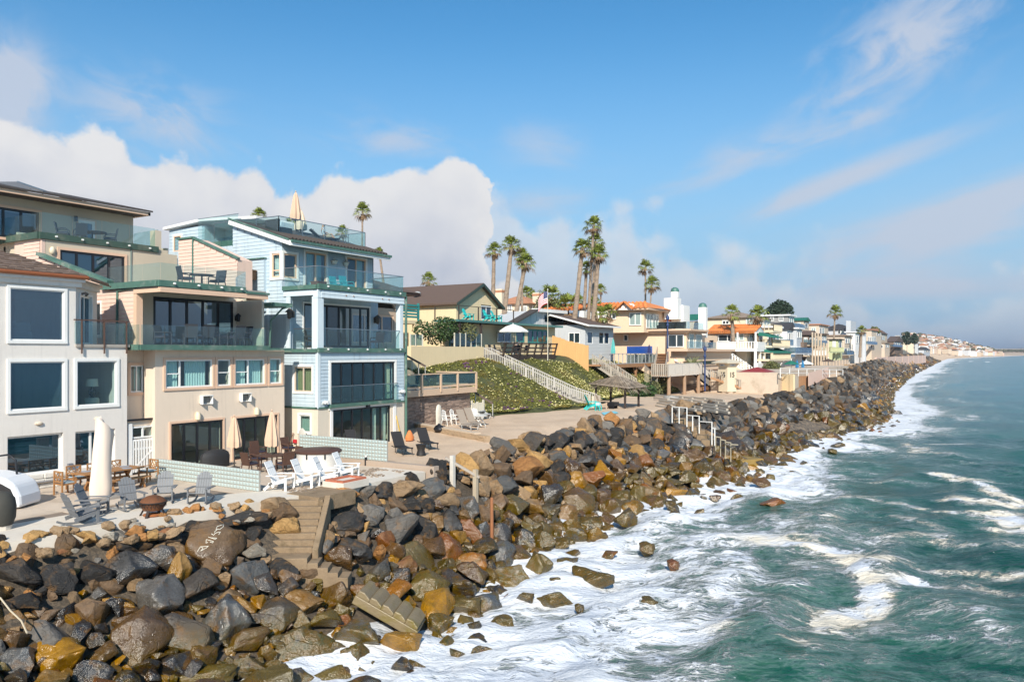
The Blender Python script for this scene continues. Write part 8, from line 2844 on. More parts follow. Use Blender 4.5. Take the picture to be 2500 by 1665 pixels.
for y in (-.65, .65):
 for s in (-1, 1):
  MB().beam((bx_ + s * .17, by_ + y, .03), (bx_ - s * .1, by_ + y, .42), .07, .07).build('leg', TEAK, BN)
def lattice_chair(label, wide=.56):
 t = thing('dining_chair', label, 'chair', (0, 0, 0), 0, 'teak lattice chairs round the dining table')
 h = wide / 2
 for x, y, z in ((-.25, -h, .92), (-.25, h, .92), (.25, -h, .66), (.25, h, .66)):
  MB().beam((x * 1.05, y, 0), (x, y, z), .05, .05).build('leg', TEAK, t)
 MB().cbox((0, 0, .42), (.5, wide, .05)).build('seat_frame', TEAK, t)
 MB().cbox((.01, 0, .475), (.46, wide - .06, .06)).build('cushion', CUSH, t, bevel=.02)
 MB().beam((-.25, -h, .9), (-.25, h, .9), .05, .05).build('top_rail', TEAK, t)
 MB().beam((-.25, -h, .52), (-.25, h, .52), .04, .05).build('lower_rail', TEAK, t)
 for a, b in (((-h, .52), (-h * .1, .9)), ((-h, .8), (-.0, .52)), ((-h * .5, .9), (h * .4, .52)), ((0, .9), (h, .6)), ((h, .9), (h * .2, .52)), ((-h * .3, .66), (h, .78))):
  MB().beam((-.25, a[0], a[1]), (-.25, b[0], b[1]), .02, .028).build('lattice', TEAK, t)
 for s in (-1, 1):
  MB().beam((-.25, s * h, .64), (.28, s * h, .64), .06, .03).build('armrest', TEAK, t)
 return t
ch = lattice_chair('teak lattice chair at the left end of the dining table')
cs = [((tx, ty - 1.75), R(90), ''), ((tx, ty + 1.75), R(-90), 'teak lattice chair at the gate end of the dining table'), ((tx - .85, ty - .8), 0, 'teak lattice chair against the house wall, leftmost of three'), ((tx - .85, ty + .05), 0, 'teak lattice chair against the house wall, middle of three'), ((tx - .85, ty + .9), 0, 'teak lattice chair against the house wall, rightmost of three')]
for i, ((x, y), rz, lab) in enumerate(cs[1:]):
 dup(ch, (x, y, .035), rz, lab)
ch.location, ch.rotation_euler = (*cs[0][0], .035), (0, 0, cs[0][1])
# ---------------- tall parasol under a cream cover
CV = thing('covered_parasol', 'tall cantilever parasol under a loose cream fabric cover beside the teak table', 'parasol', (-28.2, 16.95, .03))
mb = MB()
n = 22
secs = [(.12, .37, 0, -.02), (.5, .40, .0, 0), (1.1, .36, .0, .02), (1.8, .34, .02, .06), (2.3, .34, .03, .10), (2.62, .34, .04, .12), (2.80, .32, .02, .10), (2.86, .12, 0, .08)]
for k, (z, r, ox, oy) in enumerate(secs):
 for i in range(n):
  a = 6.283 * i / n
  rr_ = r * (1 + .10 * math.sin(3 * a + k * .5) + .05 * math.sin(7 * a + k))
  mb.v.append((-28.2 + ox * .5 + rr_ * .62 * math.cos(a), 16.95 + oy + rr_ * math.sin(a), z - (.26 * math.sin(a) if k > 4 else 0)))
for k in range(len(secs) - 1):
 for i in range(n):
  a, b = k * n + i, k * n + (i + 1) % n
  mb.f.append((a, b, b + n, a + n))
mb.f.append(tuple((len(secs) - 1) * n + i for i in range(n)))
mb.build('cover', mat('cream_cover', (.72, .60, .50), .9, .05, 1.5), CV, smooth=True)
MB().box(-28.75, 16.4, .03, -27.7, 17.5, .11).build('base', mat('granite_base', (.3, .27, .24), .8), CV)
# ---------------- white shell daybed and covered drum at the left edge
DB = thing('shell_daybed', 'white rounded shell lounge with black woven side at the left edge of the patio', 'lounge', (-28.9, 13.6, .03))
pr = [(-1.3, .05), (.62, .05), (.60, .45), (.42, .85), (.05, 1.08), (-.5, 1.2), (-1.3, 1.25)]
dv = Vector((C_, S_, 0))
pv = Vector((S_ * .95, -C_ * .95, 0)).normalized()
cb = Vector((-29.15, 13.95, .03))
MB().prism([cb + dv * a + Vector((0, 0, z)) for a, z in pr], -pv * 1.3).build('shell', mat('white_shell', (.74, .75, .77), .35, .04, 2), DB, bevel=.12)
pr2 = [(-1.2, .10), (.46, .10), (.44, .42), (.30, .72), (-.02, .9), (-.5, 1.0), (-1.2, 1.04)]
MB().prism([cb + dv * a + Vector((0, 0, z)) + pv * .012 for a, z in pr2], -pv * .06).build('woven_side', mat('black_weave', (.018, .017, .018), .8, .3, 20, bump=.02, bscale=60), DB)
MB().path([cb + dv * a + pv * -.9 + Vector((0, 0, z)) for a, z in ((-1.0, 1.2), (-.7, 1.75), (-.35, 1.8), (-.1, 1.6), (-.05, 1.1))], .04, 8).build('hoop', BLACKF, DB, smooth=True)
DR = thing('covered_grill', 'dark olive covered drum on a pale base at the left edge of the patio', 'grill', (-26.0, 12.1, .03))
c_ = onz(2, 1292, .03)
MB().lathe(c_, [(.30, .0), (.30, .14)], 12).build('base', CONC2, DR)
MB().lathe(c_, [(.32, .14), (.40, .35), (.42, .7), (.38, .95), (.24, 1.12), (.05, 1.18)], 16).build('cover', mat('olive_cover', (.05, .048, .04), .85, .2, 3), DR, smooth=True)
# ---------------- white lawn chairs, hot tub, brick fire ring
W0 = adirondack('lawn_chair', 'white slatted lawn chair, leftmost of the four by the concrete stairs', WPLY, 'white lawn chairs in a row', False, True)
ws = [((-23.9, 21.75), -.62, None), ((-23.5, 22.75), -.62, 'white slatted lawn chair, second from left of the four in front of the hot tub'), ((-23.3, 23.75), -.5, 'white slatted lawn chair, third from left of the four in front of the hot tub'), ((-23.6, 25.2), -.62, 'white slatted lawn chair, rightmost of the four beside the brick fire ring')]
for (x, y), rz, lab in ws[1:]:
 dup(W0, (x, y, .04), rz + R(90) * .62, lab, 1.05)
W0.location, W0.rotation_euler, W0.scale = (*ws[0][0], .04), (0, 0, ws[0][1] + R(90) * .62), (1.05,) * 3
HT = thing('hot_tub', 'round white hot tub with dark brown cover', 'hot tub', (-26.35, 26.2, .03))
MB().lathe((-26.35, 26.2, .03), [(.94, 0), (1.0, .06), (1.0, .8), (1.03, .86)], 36).build('tub', mat('tub_shell', (.74, .71, .66), .4, .03, 2), HT, smooth=True)
MB().lathe((-26.35, 26.2, .89), [(1.06, 0), (1.08, .07), (1.02, .12), (.4, .18), (.02, .19)], 36).build('cover', mat('brown_vinyl', (.085, .042, .030), .55, .15, 2), HT, smooth=True)
for a in (-1.3, -.5, .2, -2.2):
 MB().cbox((-26.35 + 1.03 * math.cos(a), 26.2 + 1.03 * math.sin(a), .82), (.05, .05, .3), a).build('strap', BLACKF, HT)
MB().cbox((-26.35 + 1.0 * math.cos(-.9), 26.2 + 1.0 * math.sin(-.9), .62), (.03, .06, .06), -.9).build('valve', BLACKF, HT)
BRK = mat('red_brick', (.42, .13, .07), .85, .2, 4, island=.2)
BR = thing('brick_fire_ring', 'square fire ring of red bricks on a concrete block beside the white chairs', 'fire ring', (-22.3, 23.6, .03))
MB().box(-22.9, 23.0, .0, -21.75, 24.5, .28).build('base', CONC2, BR)
for i in range(7):
 for x in (-22.8, -21.95):
  MB().box(x, 23.05 + i * .2, .28, x + .12, 23.23 + i * .2, .36).build('brick', BRK, BR)
for i in range(4):
 for y in (23.05, 24.32):
  MB().box(-22.66 + i * .18, y, .28, -22.5 + i * .18, y + .12, .36).build('brick', BRK, BR)
rng = random.Random(14)
mb = MB()
for i in range(900):
 x, y = rng.uniform(-24.6, -22.6), rng.uniform(21.6, 28.0)
 if noise.noise((x * .8, y * .8, 4)) > .0:
  mb.ball((x, y, .05), rng.uniform(.03, .07), 6, 1.2, 1, .6)
mb.build('gravel', mat('patio_gravel', (.26, .20, .15), .9, .3, 3, island=.4), None, kind='stuff')
SH = thing('shovel', 'shovel leaning against the blue house ground wall', 'shovel', (-31.3, 30.6, .1))
s0_, s1_ = ony(705, 1098, 30.45), ony(715, 1060, 30.7)
MB().tube(s0_, s1_, .025).build('shaft', bhm, SH)
MB().prism([s0_ + Vector((-.16, -.02, .1)), s0_ + Vector((.16, -.02, .1)), s0_ + Vector((.02, -.12, -.35))], (0, .02, 0)).build('blade', SILVER, SH)
MB().beam(s1_ + Vector((-.08, 0, .05)), s1_ + Vector((.08, 0, .05)), .03, .03).build('handle', MATS['rust'], SH)
RV = thing('red_valve_box', 'small red valve box with hoses by the blue house wall', 'valve box', (-31.2, 30.6, .6))
p = ony(720, 1077, 30.7)
MB().cbox(p, (.2, .1, .2)).build('box', mat('signal_red', (.55, .02, .03), .6), RV)
MB().path([p + Vector((-.1, -.05, -.2)), p + Vector((-.2, -.1, -.6)), p + Vector((.1, -.1, -.9))], .03, 6).build('hose', BLACKF, RV, smooth=True)
PL = thing('pole_brush', 'long yellow handled brush leaning on the blue house corner', 'brush', (-30.6, 37.3, 0))
a, b_ = onx(982, 1081, -30.6), onx(967, 1014, -30.95)
MB().tube(a, b_, .03).build('handle', mat('yellow_handle', (.65, .42, .05), .5), PL)
MB().cbox(a, (.12, .35, .08)).build('brush_head', WHITE, PL)
BD_ = thing('surf_board', 'pale board standing behind the glass block wall', 'surf board', (-30.8, 30.2, 0))
p = ony(738, 1085, 30.5)
MB().lathe((p.x, p.y, .1), [(.1, 0), (.28, .3), (.3, .8), (.24, 1.1), (.05, 1.25)], 12, 1, .2).build('board', mat('pale_board', (.5, .48, .44), .6), BD_, smooth=True)
SPK = thing('garden_light', 'short black post with white cap on the seawall by the glass block wall', 'garden light', (-24.6, 28.4, 0))
p = onz(893, 1134, .05)
MB().tube((p.x, p.y, 0), (p.x, p.y, .42), .06).build('post', BLACKF, SPK)
MB().tube((p.x, p.y, .42), (p.x, p.y, .5), .05).build('cap', WHITE, SPK)
# ---------------- tan house patio: parasols, round table, wicker chairs, grill
TANC = mat('tan_canvas', (.64, .44, .31), .9, .06, 2)
parasol('closed_parasol', 'tan furled parasol behind the glass block wall, left of the pair', -30.2, onx(572, 1080, -30.2).y, .03, 2.45, TANC, .29)
p2 = onx(664, 1070, -28.2)
parasol('closed_parasol', 'tan furled parasol through the round table, right of the pair', p2.x, p2.y, .03, 2.75, TANC, .29)
RT = thing('patio_table', 'round dark patio table under the tan furled parasol', 'table', (p2.x, p2.y, .03))
WICK = mat('brown_wicker', (.085, .040, .026), .7, .25, 12, bump=.015, bscale=60)
MB().lathe((p2.x, p2.y, .72), [(.70, 0), (.72, .03), (.05, .04)], 22).build('table_top', WICK, RT, smooth=True)
for i in range(4):
 a = i * 1.571 + .4
 MB().tube((p2.x + .55 * math.cos(a), p2.y + .55 * math.sin(a), .03), (p2.x + .5 * math.cos(a), p2.y + .5 * math.sin(a), .72), .03).build('leg', WICK, RT)
def wicker(name, label, m, cu, group):
 t = thing(name, label, 'chair', (0, 0, 0), 0, group)
 MB().beam((-.24, 0, .42), (-.36, 0, .98), .54, .05, up=(1, 0, .2)).build('backrest', m, t)
 MB().cbox((0, 0, .41), (.52, .54, .05)).build('seat', m, t)
 MB().cbox((.02, 0, .46), (.46, .48, .07)).build('cushion', cu, t, bevel=.02)
 for s in (-1, 1):
  MB().path([(-.30, s * .28, .66), (.16, s * .28, .66), (.26, s * .28, .60), (.27, s * .27, 0)], .024, 6).build('arm_and_leg', m, t, smooth=True)
  MB().tube((-.26, s * .26, .42), (-.32, s * .27, 0), .024).build('leg', m, t)
 return t
NAVY = mat('navy_cushion', (.022, .022, .045), .85, .1, 2)
wk = wicker('wicker_chair', 'brown wicker chair at the round table, back turned to the sea', WICK, NAVY, 'wicker chairs round the patio table')
for (x, y, rz, lab) in ((p2.x - .1, p2.y - 1.15, 1.5, 'brown wicker chair left of the round table'), (p2.x + .15, p2.y + 1.15, -1.7, 'brown wicker chair right of the round table, next to the hot tub'), (p2.x - 1.15, p2.y + .2, 0, 'brown wicker chair behind the round table by the doors')):
 dup(wk, (x, y, .03), rz, lab)
wk.location, wk.rotation_euler = (p2.x + 1.1, p2.y - .25, .03), (0, 0, 3.0)
GRL = thing('gas_grill', 'barbecue under a black cover in front of the left folding doors', 'grill', (-31.2, 24.6, .03))
MB().lathe((-31.3, 24.4, .03), [(.62, 0), (.64, .5), (.58, .68), (.38, .82), (.05, .86)], 14, .55, 1.25).build('cover', mat('black_cover', (.022, .022, .024), .7, .2, 2), GRL, smooth=True)
for x, y, lab in ((-31.3, 27.0, 'dark navy chair by the doors, left of the two parasols'), (-31.3, 29.0, 'dark navy chair between the right doors and the wall')):
 dup(wk, (x, y, .03), 0, lab)
# ---------------- balcony furniture
DKM = mat('dark_sling', (.030, .032, .040), .7, .1, 4)
bc = wicker('balcony_chair', 'dark balcony chair at the far left of the tan house balcony', DKM, NAVY, 'dark chairs on the balconies')
bl_ = [((-33.4, 23.1, 5.8), .4, None), ((-33.0, 24.3, 5.8), 2.6, 'dark balcony chair with its back to the glass, left part of the tan balcony'), ((-33.2, 25.3, 5.8), 3.0, 'brown backed chair mid tan balcony'), ((-33.3, 26.2, 5.8), .2, 'dark chair facing the sea, mid tan balcony'), ((-32.9, 26.9, 5.8), 3.14, 'dark chair at the left side of the balcony table'), ((-33.4, 27.8, 5.8), -1.7, 'dark high backed chair at the right end of the tan balcony'),
       ((-33.6, 24.5, 8.66), 1.3, 'dark woven chair left of the table on the tan roof deck'), ((-33.6, 26.3, 8.66), -1.3, 'dark woven chair right of the table on the tan roof deck'),
       ((-43.6, 24.0, 11.62), .9, 'dark chair at the left of the table on the top deck'), ((-43.3, 24.8, 11.62), 2.8, 'dark chair with its back to the glass on the top deck'), ((-43.4, 26.6, 11.62), -2.0, 'dark chair at the right of the table on the top deck'),
       ((-32.6, 31.9, 5.68), .6, 'dark chair with pale cushion in the corner of the blue balcony'), ((-32.2, 37.0, 5.68), 2.9, 'striped chair at the right end of the blue balcony')]
for p, rz, lab in bl_[1:]:
 dup(bc, p, rz, lab, 1.08)
bc.location, bc.rotation_euler = bl_[0][0], (0, 0, bl_[0][1])
for (x, y, z, r, lab) in ((-33.3, 27.35, 5.8, .5, 'round wooden table on the tan house balcony'), (-33.6, 25.4, 8.66, .6, 'dark round table on the tan roof deck'), (-43.5, 25.6, 11.62, .75, 'dark blue table on the top deck')):
 t = thing('balcony_table', lab, 'table', (x, y, z))
 MB().lathe((x, y, z + .7), [(r, 0), (r, .04)], 16).build('table_top', WICK if z < 8 else DKM, t)
 MB().tube((x, y, z), (x, y, z + .7), .06, .04).build('pedestal', WICK if z < 8 else DKM, t)
 MB().lathe((x, y, z), [(.3, 0), (.05, .06)], 12).build('base', WICK if z < 8 else DKM, t)
TQC = mat('teal_sling', (.015, .25, .30), .7, .08, 2)
tc_ = wicker('teal_chair', 'teal armchair on the blue house upper balcony, left of the pair', TQC, TQC, 'teal chairs on the blue upper balcony')
dup(tc_, (-33.0, 35.2, 9.06), 0, 'teal armchair on the blue house upper balcony, right of the pair', 1.1)
tc_.location = (-33.0, 34.3, 9.06)
wb_ = thing('wicker_chest', 'dark wicker chest on the blue upper balcony by the left sliding door', 'chest', (-33.0, 32.8, 9.06))
MB().box(-33.3, 32.5, 9.06, -32.7, 33.2, 9.55).build('chest', WICK, wb_, bevel=.02)
MB().box(-33.32, 32.48, 9.55, -32.68, 33.22, 9.6).build('lid', WICK, wb_)
wb_ = thing('wicker_box', 'small dark wicker box right of the right sliding door', 'chest', (-33.0, 38, 9.06))
MB().box(-33.3, 37.4, 9.06, -32.8, 37.8, 9.5).build('chest', WICK, wb_, bevel=.02)
MB().box(-33.32, 37.38, 9.5, -32.78, 37.82, 9.54).build('lid', WICK, wb_)
RD = 12.46
NS = thing('outdoor_sofa', 'navy outdoor sofa at the left of the blue house roof deck', 'sofa', (-36.0, 31.6, RD))
MB().box(-36.3, 31.75, RD, -35.2, 32.9, RD + .4).build('seat', DKM, NS, bevel=.03)
MB().box(-36.3, 31.78, RD + .4, -35.2, 31.95, RD + .85).build('backrest', DKM, NS, bevel=.03)
parasol('closed_parasol', 'tan furled parasol on the blue roof deck, taller in front', -36.2, onx(722, 540, -36.2).y, RD, 2.9, TANC, .30)
parasol('closed_parasol', 'tan furled parasol on the blue roof deck, lower behind', -37.6, onx(734, 550, -37.6).y, RD, 2.2, mat('pale_canvas', (.66, .53, .40), .9), .36)
for x, y, lab in ((-36, 39.0, 'x'),):
 pass
# ---------------- black loungers on the sand before the blue house
BW = mat('black_wicker', (.020, .018, .018), .6, .2, 10)
h1_ = math.atan2(32.07 - 34.25, -25.24 + 28.93)
for p, lab in (((-28.7, 34.0), 'black wicker lounger nearest the glass block wall'), ((-28.8, 36.4), 'black wicker lounger beside the drum table, further from camera'), ((-30.0, 32.6), 'black lounger behind the glass block wall by the blue house doors')):
 g_ = gz(*p) + .02
 lounger('sun_lounger', lab, p[0] + 3.0 * (math.cos(h1_) if 'behind' not in lab else .3), p[1] + 3.0 * (math.sin(h1_) if 'behind' not in lab else -.2), g_ + .05, h1_ + math.pi, BW, BW, group='black loungers by the blue house', back=.72)
sdt = thing('drum_table', 'black waisted drum side table between the black loungers', 'table', (-25.7, 33.6, 0))
p = onz(1028, 1110, .05)
MB().lathe(p, [(.26, 0), (.19, .25), (.27, .52), (.30, .56), (.02, .57)], 18).build('drum', BW, sdt, smooth=True)
OJ = thing('orange_sack', 'orange fabric sack by the low stone wall', 'sack', onz(1000, 1072, .1))
p = onz(1000, 1075, .1)
MB().lathe(p, [(.3, 0), (.34, .2), (.2, .45), (.08, .62)], 10, .7, 1).build('sack', mat('orange_fabric', (.62, .20, .06), .8, .15, 3), OJ, smooth=True)
# ---------------- white resin set below the stone veneer
RES = mat('white_resin', (.78, .77, .73), .4, .03, 2)
TPE = mat('taupe_sling', (.30, .245, .195), .8, .08, 4)
WT = thing('resin_table', 'round white resin table by the picket gate', 'table', (-30.9, 46.4, .3))
c = Vector((-30.9, 46.4, gz(-30.9, 46.4)))
MB().lathe(c + Vector((0, 0, .68)), [(.66, 0), (.68, .04), (.02, .05)], 20).build('table_top', RES, WT, smooth=True)
for s in (-1, 1):
 for q in (-1, 1):
  MB().beam(c + Vector((s * .45, q * .28, 0)), c + Vector((-s * .12, q * .22, .68)), .08, .05).build('leg', RES, WT)
def resin_chair(label, reclin=False):
 t = thing('resin_chair', label, 'chair', (0, 0, 0), 0, 'white resin chairs by the stone veneer wall')
 mb = MB()
 mb.cbox((0, 0, .42), (.46, .48, .04))
 mb.build('seat', RES, t)
 for i in range(5):
  MB().beam((-.22 - .02 * i, -.2, .52 + i * .12), (-.22 - .02 * i, .2, .52 + i * .12), .03, .08).build('back_slat', RES, t)
 MB().path([(-.2, -.23, .42), (-.30, -.24, .98), (-.33, 0, 1.1), (-.30, .24, .98), (-.2, .23, .42)], .03, 6).build('back_frame', RES, t, smooth=True)
 for s in (-1, 1):
  MB().path([(-.26, s * .26, .68), (.2, s * .28, .66), (.28, s * .28, 0)], .03, 6).build('arm_and_leg', RES, t, smooth=True)
  MB().tube((-.2, s * .24, .42), (-.3, s * .26, 0), .03).build('leg', RES, t)
 return t
rc = resin_chair('white resin chair with slatted back beside the white table')
for (x, y, rz, lab) in ((-32.9, 45.3, 0, 'white resin chair against the veneer, leftmost'), (-32.8, 46.2, .1, 'white resin chair against the veneer, second from left')):
 dup(rc, (x, y, gz(x, y)), rz, lab)
rc.location, rc.rotation_euler = (-32.0, 47.6, gz(-32, 47.6)), (0, 0, -.7)
for (x, y, lab) in ((-29.3, 43.6, 'taupe sling lounger nearest the low stone wall'), (-29.6, 45.0, 'taupe sling lounger beside the white resin chairs')):
 lounger('sun_lounger', lab, x, y, gz(x, y) + .02, math.pi - .35, TPE, CAPG, group='taupe loungers by the veneer wall')
BG = tag(MB().lathe(onz(1072, 1052, .3), [(.36, 0), (.42, .12), (.30, .32), (.12, .42), (.05, .5)], 9, 1, .7).build('black_bag', BLACKF, None, smooth=True), 'black rubbish bag under the white resin chairs', 'bag')
BX = tag(MB().lathe(onz(1082, 1048, .3) + Vector((-.6, .3, 0)), [(.1, 0), (.3, .3), (.32, 1.2), (.22, 1.55), (.05, 1.65)], 12, .35, 1).build('paddle_board', mat('cream_board', (.66, .60, .50), .6), None, smooth=True), 'cream board propped upright against the stone veneer', 'board')
# ---------------- beach things
bch = adirondack('beach_chair', 'turquoise adirondack chair on the sand by the thatched shelter', TURQ, None, False)
tan_ = adirondack('beach_chair', 'tan adirondack chair on the sand beside the turquoise one', mat('tan_resin', (.42, .31, .22), .6), None, False)
bch['category'] = tan_['category'] = 'chair'
for o, (u, v), rz in ((bch, (1446, 1000), .2), (tan_, (1472, 998), -.3)):
 p = onz(u, v, .32)
 o.location, o.rotation_euler, o.scale = p, (0, 0, rz + .5), (1.25,) * 3
tw_ = thing('side_table', 'small turquoise side table between the beach chairs', 'table', onz(1461, 1003, .3))
p = onz(1461, 1003, .3)
MB().cbox(p + Vector((0, 0, .48)), (.5, .5, .05)).build('table_top', TURQ, tw_)
for s in (-1, 1):
 for q in (-1, 1):
  MB().cbox(p + Vector((s * .2, q * .2, .24)), (.06, .06, .48)).build('leg', TURQ, tw_)
MB().cbox(p + Vector((.0, 0, .62)), (.35, .35, .22)).build('basket', mat('white_blue_cloth', (.5, .66, .70), .9), tw_)
p0, p1, p2_, p3 = onz(1468, 1008, .36), onz(1500, 1004, .36), onz(1510, 1008, .36), onz(1474, 1013, .36)
tag(MB().prism([p0, p3, p2_, p1], (0, 0, .03)).build('beach_towel', mat('blue_towel', (.20, .52, .60), .95, .1, 3), None), 'light blue beach towel spread on the sand', 'towel')
p = onz(1639, 977, .3)
RGN = thing('steel_fire_ring', 'galvanised steel fire ring on the sand', 'fire ring', p)
MB().lathe(p, [(.85, 0), (.85, .42), (.80, .42), (.80, .05)], 24).build('ring', mat('galvanised', (.45, .44, .42), .5, .1, 3, metal=.4), RGN, smooth=True)
MB().cbox(p + Vector((0, 0, .1)), (1.3, .06, .03)).build('grate', IRON, RGN)
p = onz(1497, 998, .3)
CD = thing('charcoal_grill', 'small dark box grill on the sand under the thatched shelter', 'grill', p)
MB().cbox(p + Vector((0, 0, .45)), (.7, 1.1, .35)).build('box', BLACKF, CD)
for s in (-1, 1):
 MB().cbox(p + Vector((0, s * .4, .15)), (.5, .06, .3)).build('leg', BLACKF, CD)
dk0 = adirondack('deck_chair', 'turquoise chair on the gabled house balcony, left of the pair', TURQ, 'turquoise chairs on the gabled house balcony', False)
dup(dk0, (-44.0, 69.6, 8.68), .2, 'turquoise chair on the gabled house balcony, right of the pair', 1.15)
dup(dk0, (-44.0, 64.3, 8.68), .1, 'chair at the left end of the gabled house balcony', 1.1)
dk0.location, dk0.scale, dk0.rotation_euler = (-44.0, 68.1, 8.68), (1.15,) * 3, (0, 0, .1)
for i, (x, y) in enumerate(((-43.4, 68.8), (-42.9, 72.0), (-43.3, 74.2), (-43.0, 67.2))):
 dup(bc, (x, y, 5.25), (0.3, 2.5, 3.0, 1.0)[i], 'dark chair on the timber deck ' + ('left of the open umbrella', 'right of the open umbrella', 'near the flag pole', 'at the left end')[i], 1.05)
# ---------------- concrete beach stairs, broken stair block, handrails
OLDC = mat('old_concrete', (.25, .175, .105), .85, .35, 1.6, bump=.05, bscale=11, tint=(.12, .085, .045), tintamt=.8)
CS = thing('concrete_stairs', 'old brown concrete stairs turning down through the boulders', 'stairs', (-21.4, 21.5, -.1))
T0, dn, sd2 = Vector((-21.35, 21.55, -.02)), Vector((.55, -.83, 0)).normalized(), Vector((-.83, -.55, 0)).normalized()
for i in range(8):
 p = T0 + dn * .27 * i
 z = -.03 - .185 * i
 MB().prism([p + Vector((0, 0, z)), p + sd2 * 1.45 + Vector((0, 0, z)), p + sd2 * 1.45 + dn * .29 + Vector((0, 0, z)), p + dn * .29 + Vector((0, 0, z))], (0, 0, -.9)).build('step', OLDC, CS, bevel=.015)
MB().prism([T0 - sd2 * .02 + Vector((0, 0, .12)), T0 - sd2 * .02 + dn * 2.3 + Vector((0, 0, -1.35)), T0 - sd2 * .02 + dn * 2.3 + Vector((0, 0, -2.2)), T0 - sd2 * .02 + Vector((0, 0, -1.2))], -sd2 * .22).build('cheek_wall', OLDC, CS, bevel=.03)
E0 = T0 + dn * 2.16 + Vector((0, 0, -1.5))
MB().prism([E0 + Vector((0, 0, 0)), E0 + sd2 * 1.5, E0 + sd2 * 1.5 + dn * .8, E0 + dn * .8], (0, 0, -1.0)).build('landing', OLDC, CS, bevel=.02)
for i in range(4):
 p = E0 - sd2 * (.0 + .34 * i) + dn * .0 + Vector((0, 0, -.17 * (i + 1)))
 MB().prism([p, p - sd2 * .36, p - sd2 * .36 + dn * .8, p + dn * .8], (0, 0, -.75)).build('step', OLDC, CS, bevel=.015)
MB().box(-23.0, 21.2, -.5, -21.3, 23.2, .06).build('top_slab', OLDC, CS)
BS = thing('broken_stair', 'broken concrete stair block lying tilted among the wet boulders', 'rubble', _f)
A0 = _f + Vector((0, 0, .32))
lx = (raycast(1046, 1562, .5, 10) - raycast(880, 1460, .5, 10))
lx = Vector((.80, .30, -.42)).normalized()
wv = Vector((-.42, .88, .0)).normalized()
nv_ = lx.cross(wv).normalized()
if nv_.z < 0:
 nv_ = -nv_
WETC = mat('wet_old_concrete', (.22, .165, .09), .35, .3, 1.8, bump=.05, bscale=11, tint=(.17, .13, .02), tintamt=.8)
for i in range(5):
 p = A0 + lx * (-1.15 + i * .46) - wv * .62
 MB().prism([p, p + lx * .45, p + lx * .465 + nv_ * .10, p + lx * .2 + nv_ * .22, p + nv_ * .20], wv * 1.25).build('step', WETC, BS, bevel=.03)
MB().prism([A0 + lx * -1.2 - wv * .62, A0 + lx * 1.2 - wv * .62, A0 + lx * 1.2 - wv * .62 - nv_ * .3, A0 + lx * -1.2 - wv * .62 - nv_ * .3], wv * 1.25).build('slab', WETC, BS, bevel=.03)
WR = thing('wooden_handrail', 'weathered wooden handrail on two posts above the boulders', 'handrail', (-21, 29, 0))
a, b = raycast(1105, 1168, .15), raycast(1161, 1216, .2)
da, db = prj(*a)[2], prj(*b)[2]
POSTM = mat('pale_post', (.44, .36, .26), .85, .2, 3, stretch=(1, 1, .2))
MB().box(a.x - .1, a.y - .1, a.z - .8, a.x + .1, a.y + .1, a.z + (1168 - 1112) * da / F).build('post', mat('white_worn_post', (.60, .56, .50), .8, .2, 4), WR)
MB().box(b.x - .1, b.y - .1, b.z - .8, b.x + .1, b.y + .1, b.z + (1216 - 1146) * db / F).build('post', POSTM, WR)
MB().beam(atd(1087, 1117, da), atd(1170, 1165, db), .16, .12).build('rail', mat('grey_driftwood', (.38, .33, .28), .85, .2, 4), WR)
pp_ = raycast(1201, 1315, .2)
tag(MB().tube((pp_.x, pp_.y, pp_.z - .6), (pp_.x - .03, pp_.y + .03, pp_.z + 1.85), .085, .075, 8).build('rusty_post', mat('rusty_pipe', (.30, .12, .05), .8, .25, 3), None, smooth=True), 'rusty iron post standing upright among the boulders', 'post')
SR = thing('steel_handrail', 'stepped galvanised handrail going down through the boulders', 'handrail', (-19, 68, 0))
segs = [((1640, 993), (1678, 996), [(1641, 1024), (1658, 1026), (1677, 1034)]), ((1678, 1014), (1707, 1016), [(1691, 1044), (1707, 1050)]), ((1707, 1029), (1739, 1031), [(1738, 1078)]), ((1739, 1045), (1746, 1046), [(1745, 1080)]),
  ((1747, 1066), (1759, 1068), [(1747, 1092), (1759, 1106)]), ((1759, 1073), (1771, 1075), [(1771, 1112)]), ((1771, 1079), (1784, 1081), [(1784, 1119)]), ((1784, 1085), (1802, 1086), [])]
for i, (p, q, posts_) in enumerate(segs):
 d = prj(*raycast(posts_[0][0] if posts_ else p[0], posts_[0][1] if posts_ else 1122, 1.25))[2]
 pm = MATS['galvanised'] if i < 4 else mat('worn_rail', (.36, .31, .22), .6, .2, 4)
 MB().tube(atd(*p, d), atd(*q, d), .045).build('rail', pm, SR)
 for u, v in posts_:
  top_ = atd(u, p[1] + (q[1] - p[1]) * .5, d)
  bot = atd(u, v + 8, d)
  MB().tube(top_, bot, .045).build('post', WHITE if i < 4 else pm, SR)
for i, (u, v) in enumerate(((1660, 1028), (1680, 1036), (1694, 1048), (1706, 1056), (1716, 1068), (1728, 1080))):
 c = raycast(u, v, .7)
 MB().cbox(c, (1.0, 1.2, .5), .3).build('concrete_step', OLDC, SR)
LD = thing('stair_landing', 'mossy yellow concrete landing slab at the foot of the steel handrail', 'landing', (-17, 64, -2))
p, q = atd(1737, 1112, 64.5), atd(1811, 1128, 61.5)
fr, L = F2(p, q)
fbox(MB(), fr, 0, L, -2.4, 0, p.z - .95, p.z).build('slab', mat('mossy_concrete', (.30, .19, .05), .6, .25, 1, bump=.02, bscale=8, tint=(.09, .11, .02), tintamt=.8), LD, bevel=.05)
fbox(MB(), fr, L * .45, L, -2.2, .05, p.z - 2.2, p.z - .95).build('footing', MATS['mossy_concrete'], LD, bevel=.08)
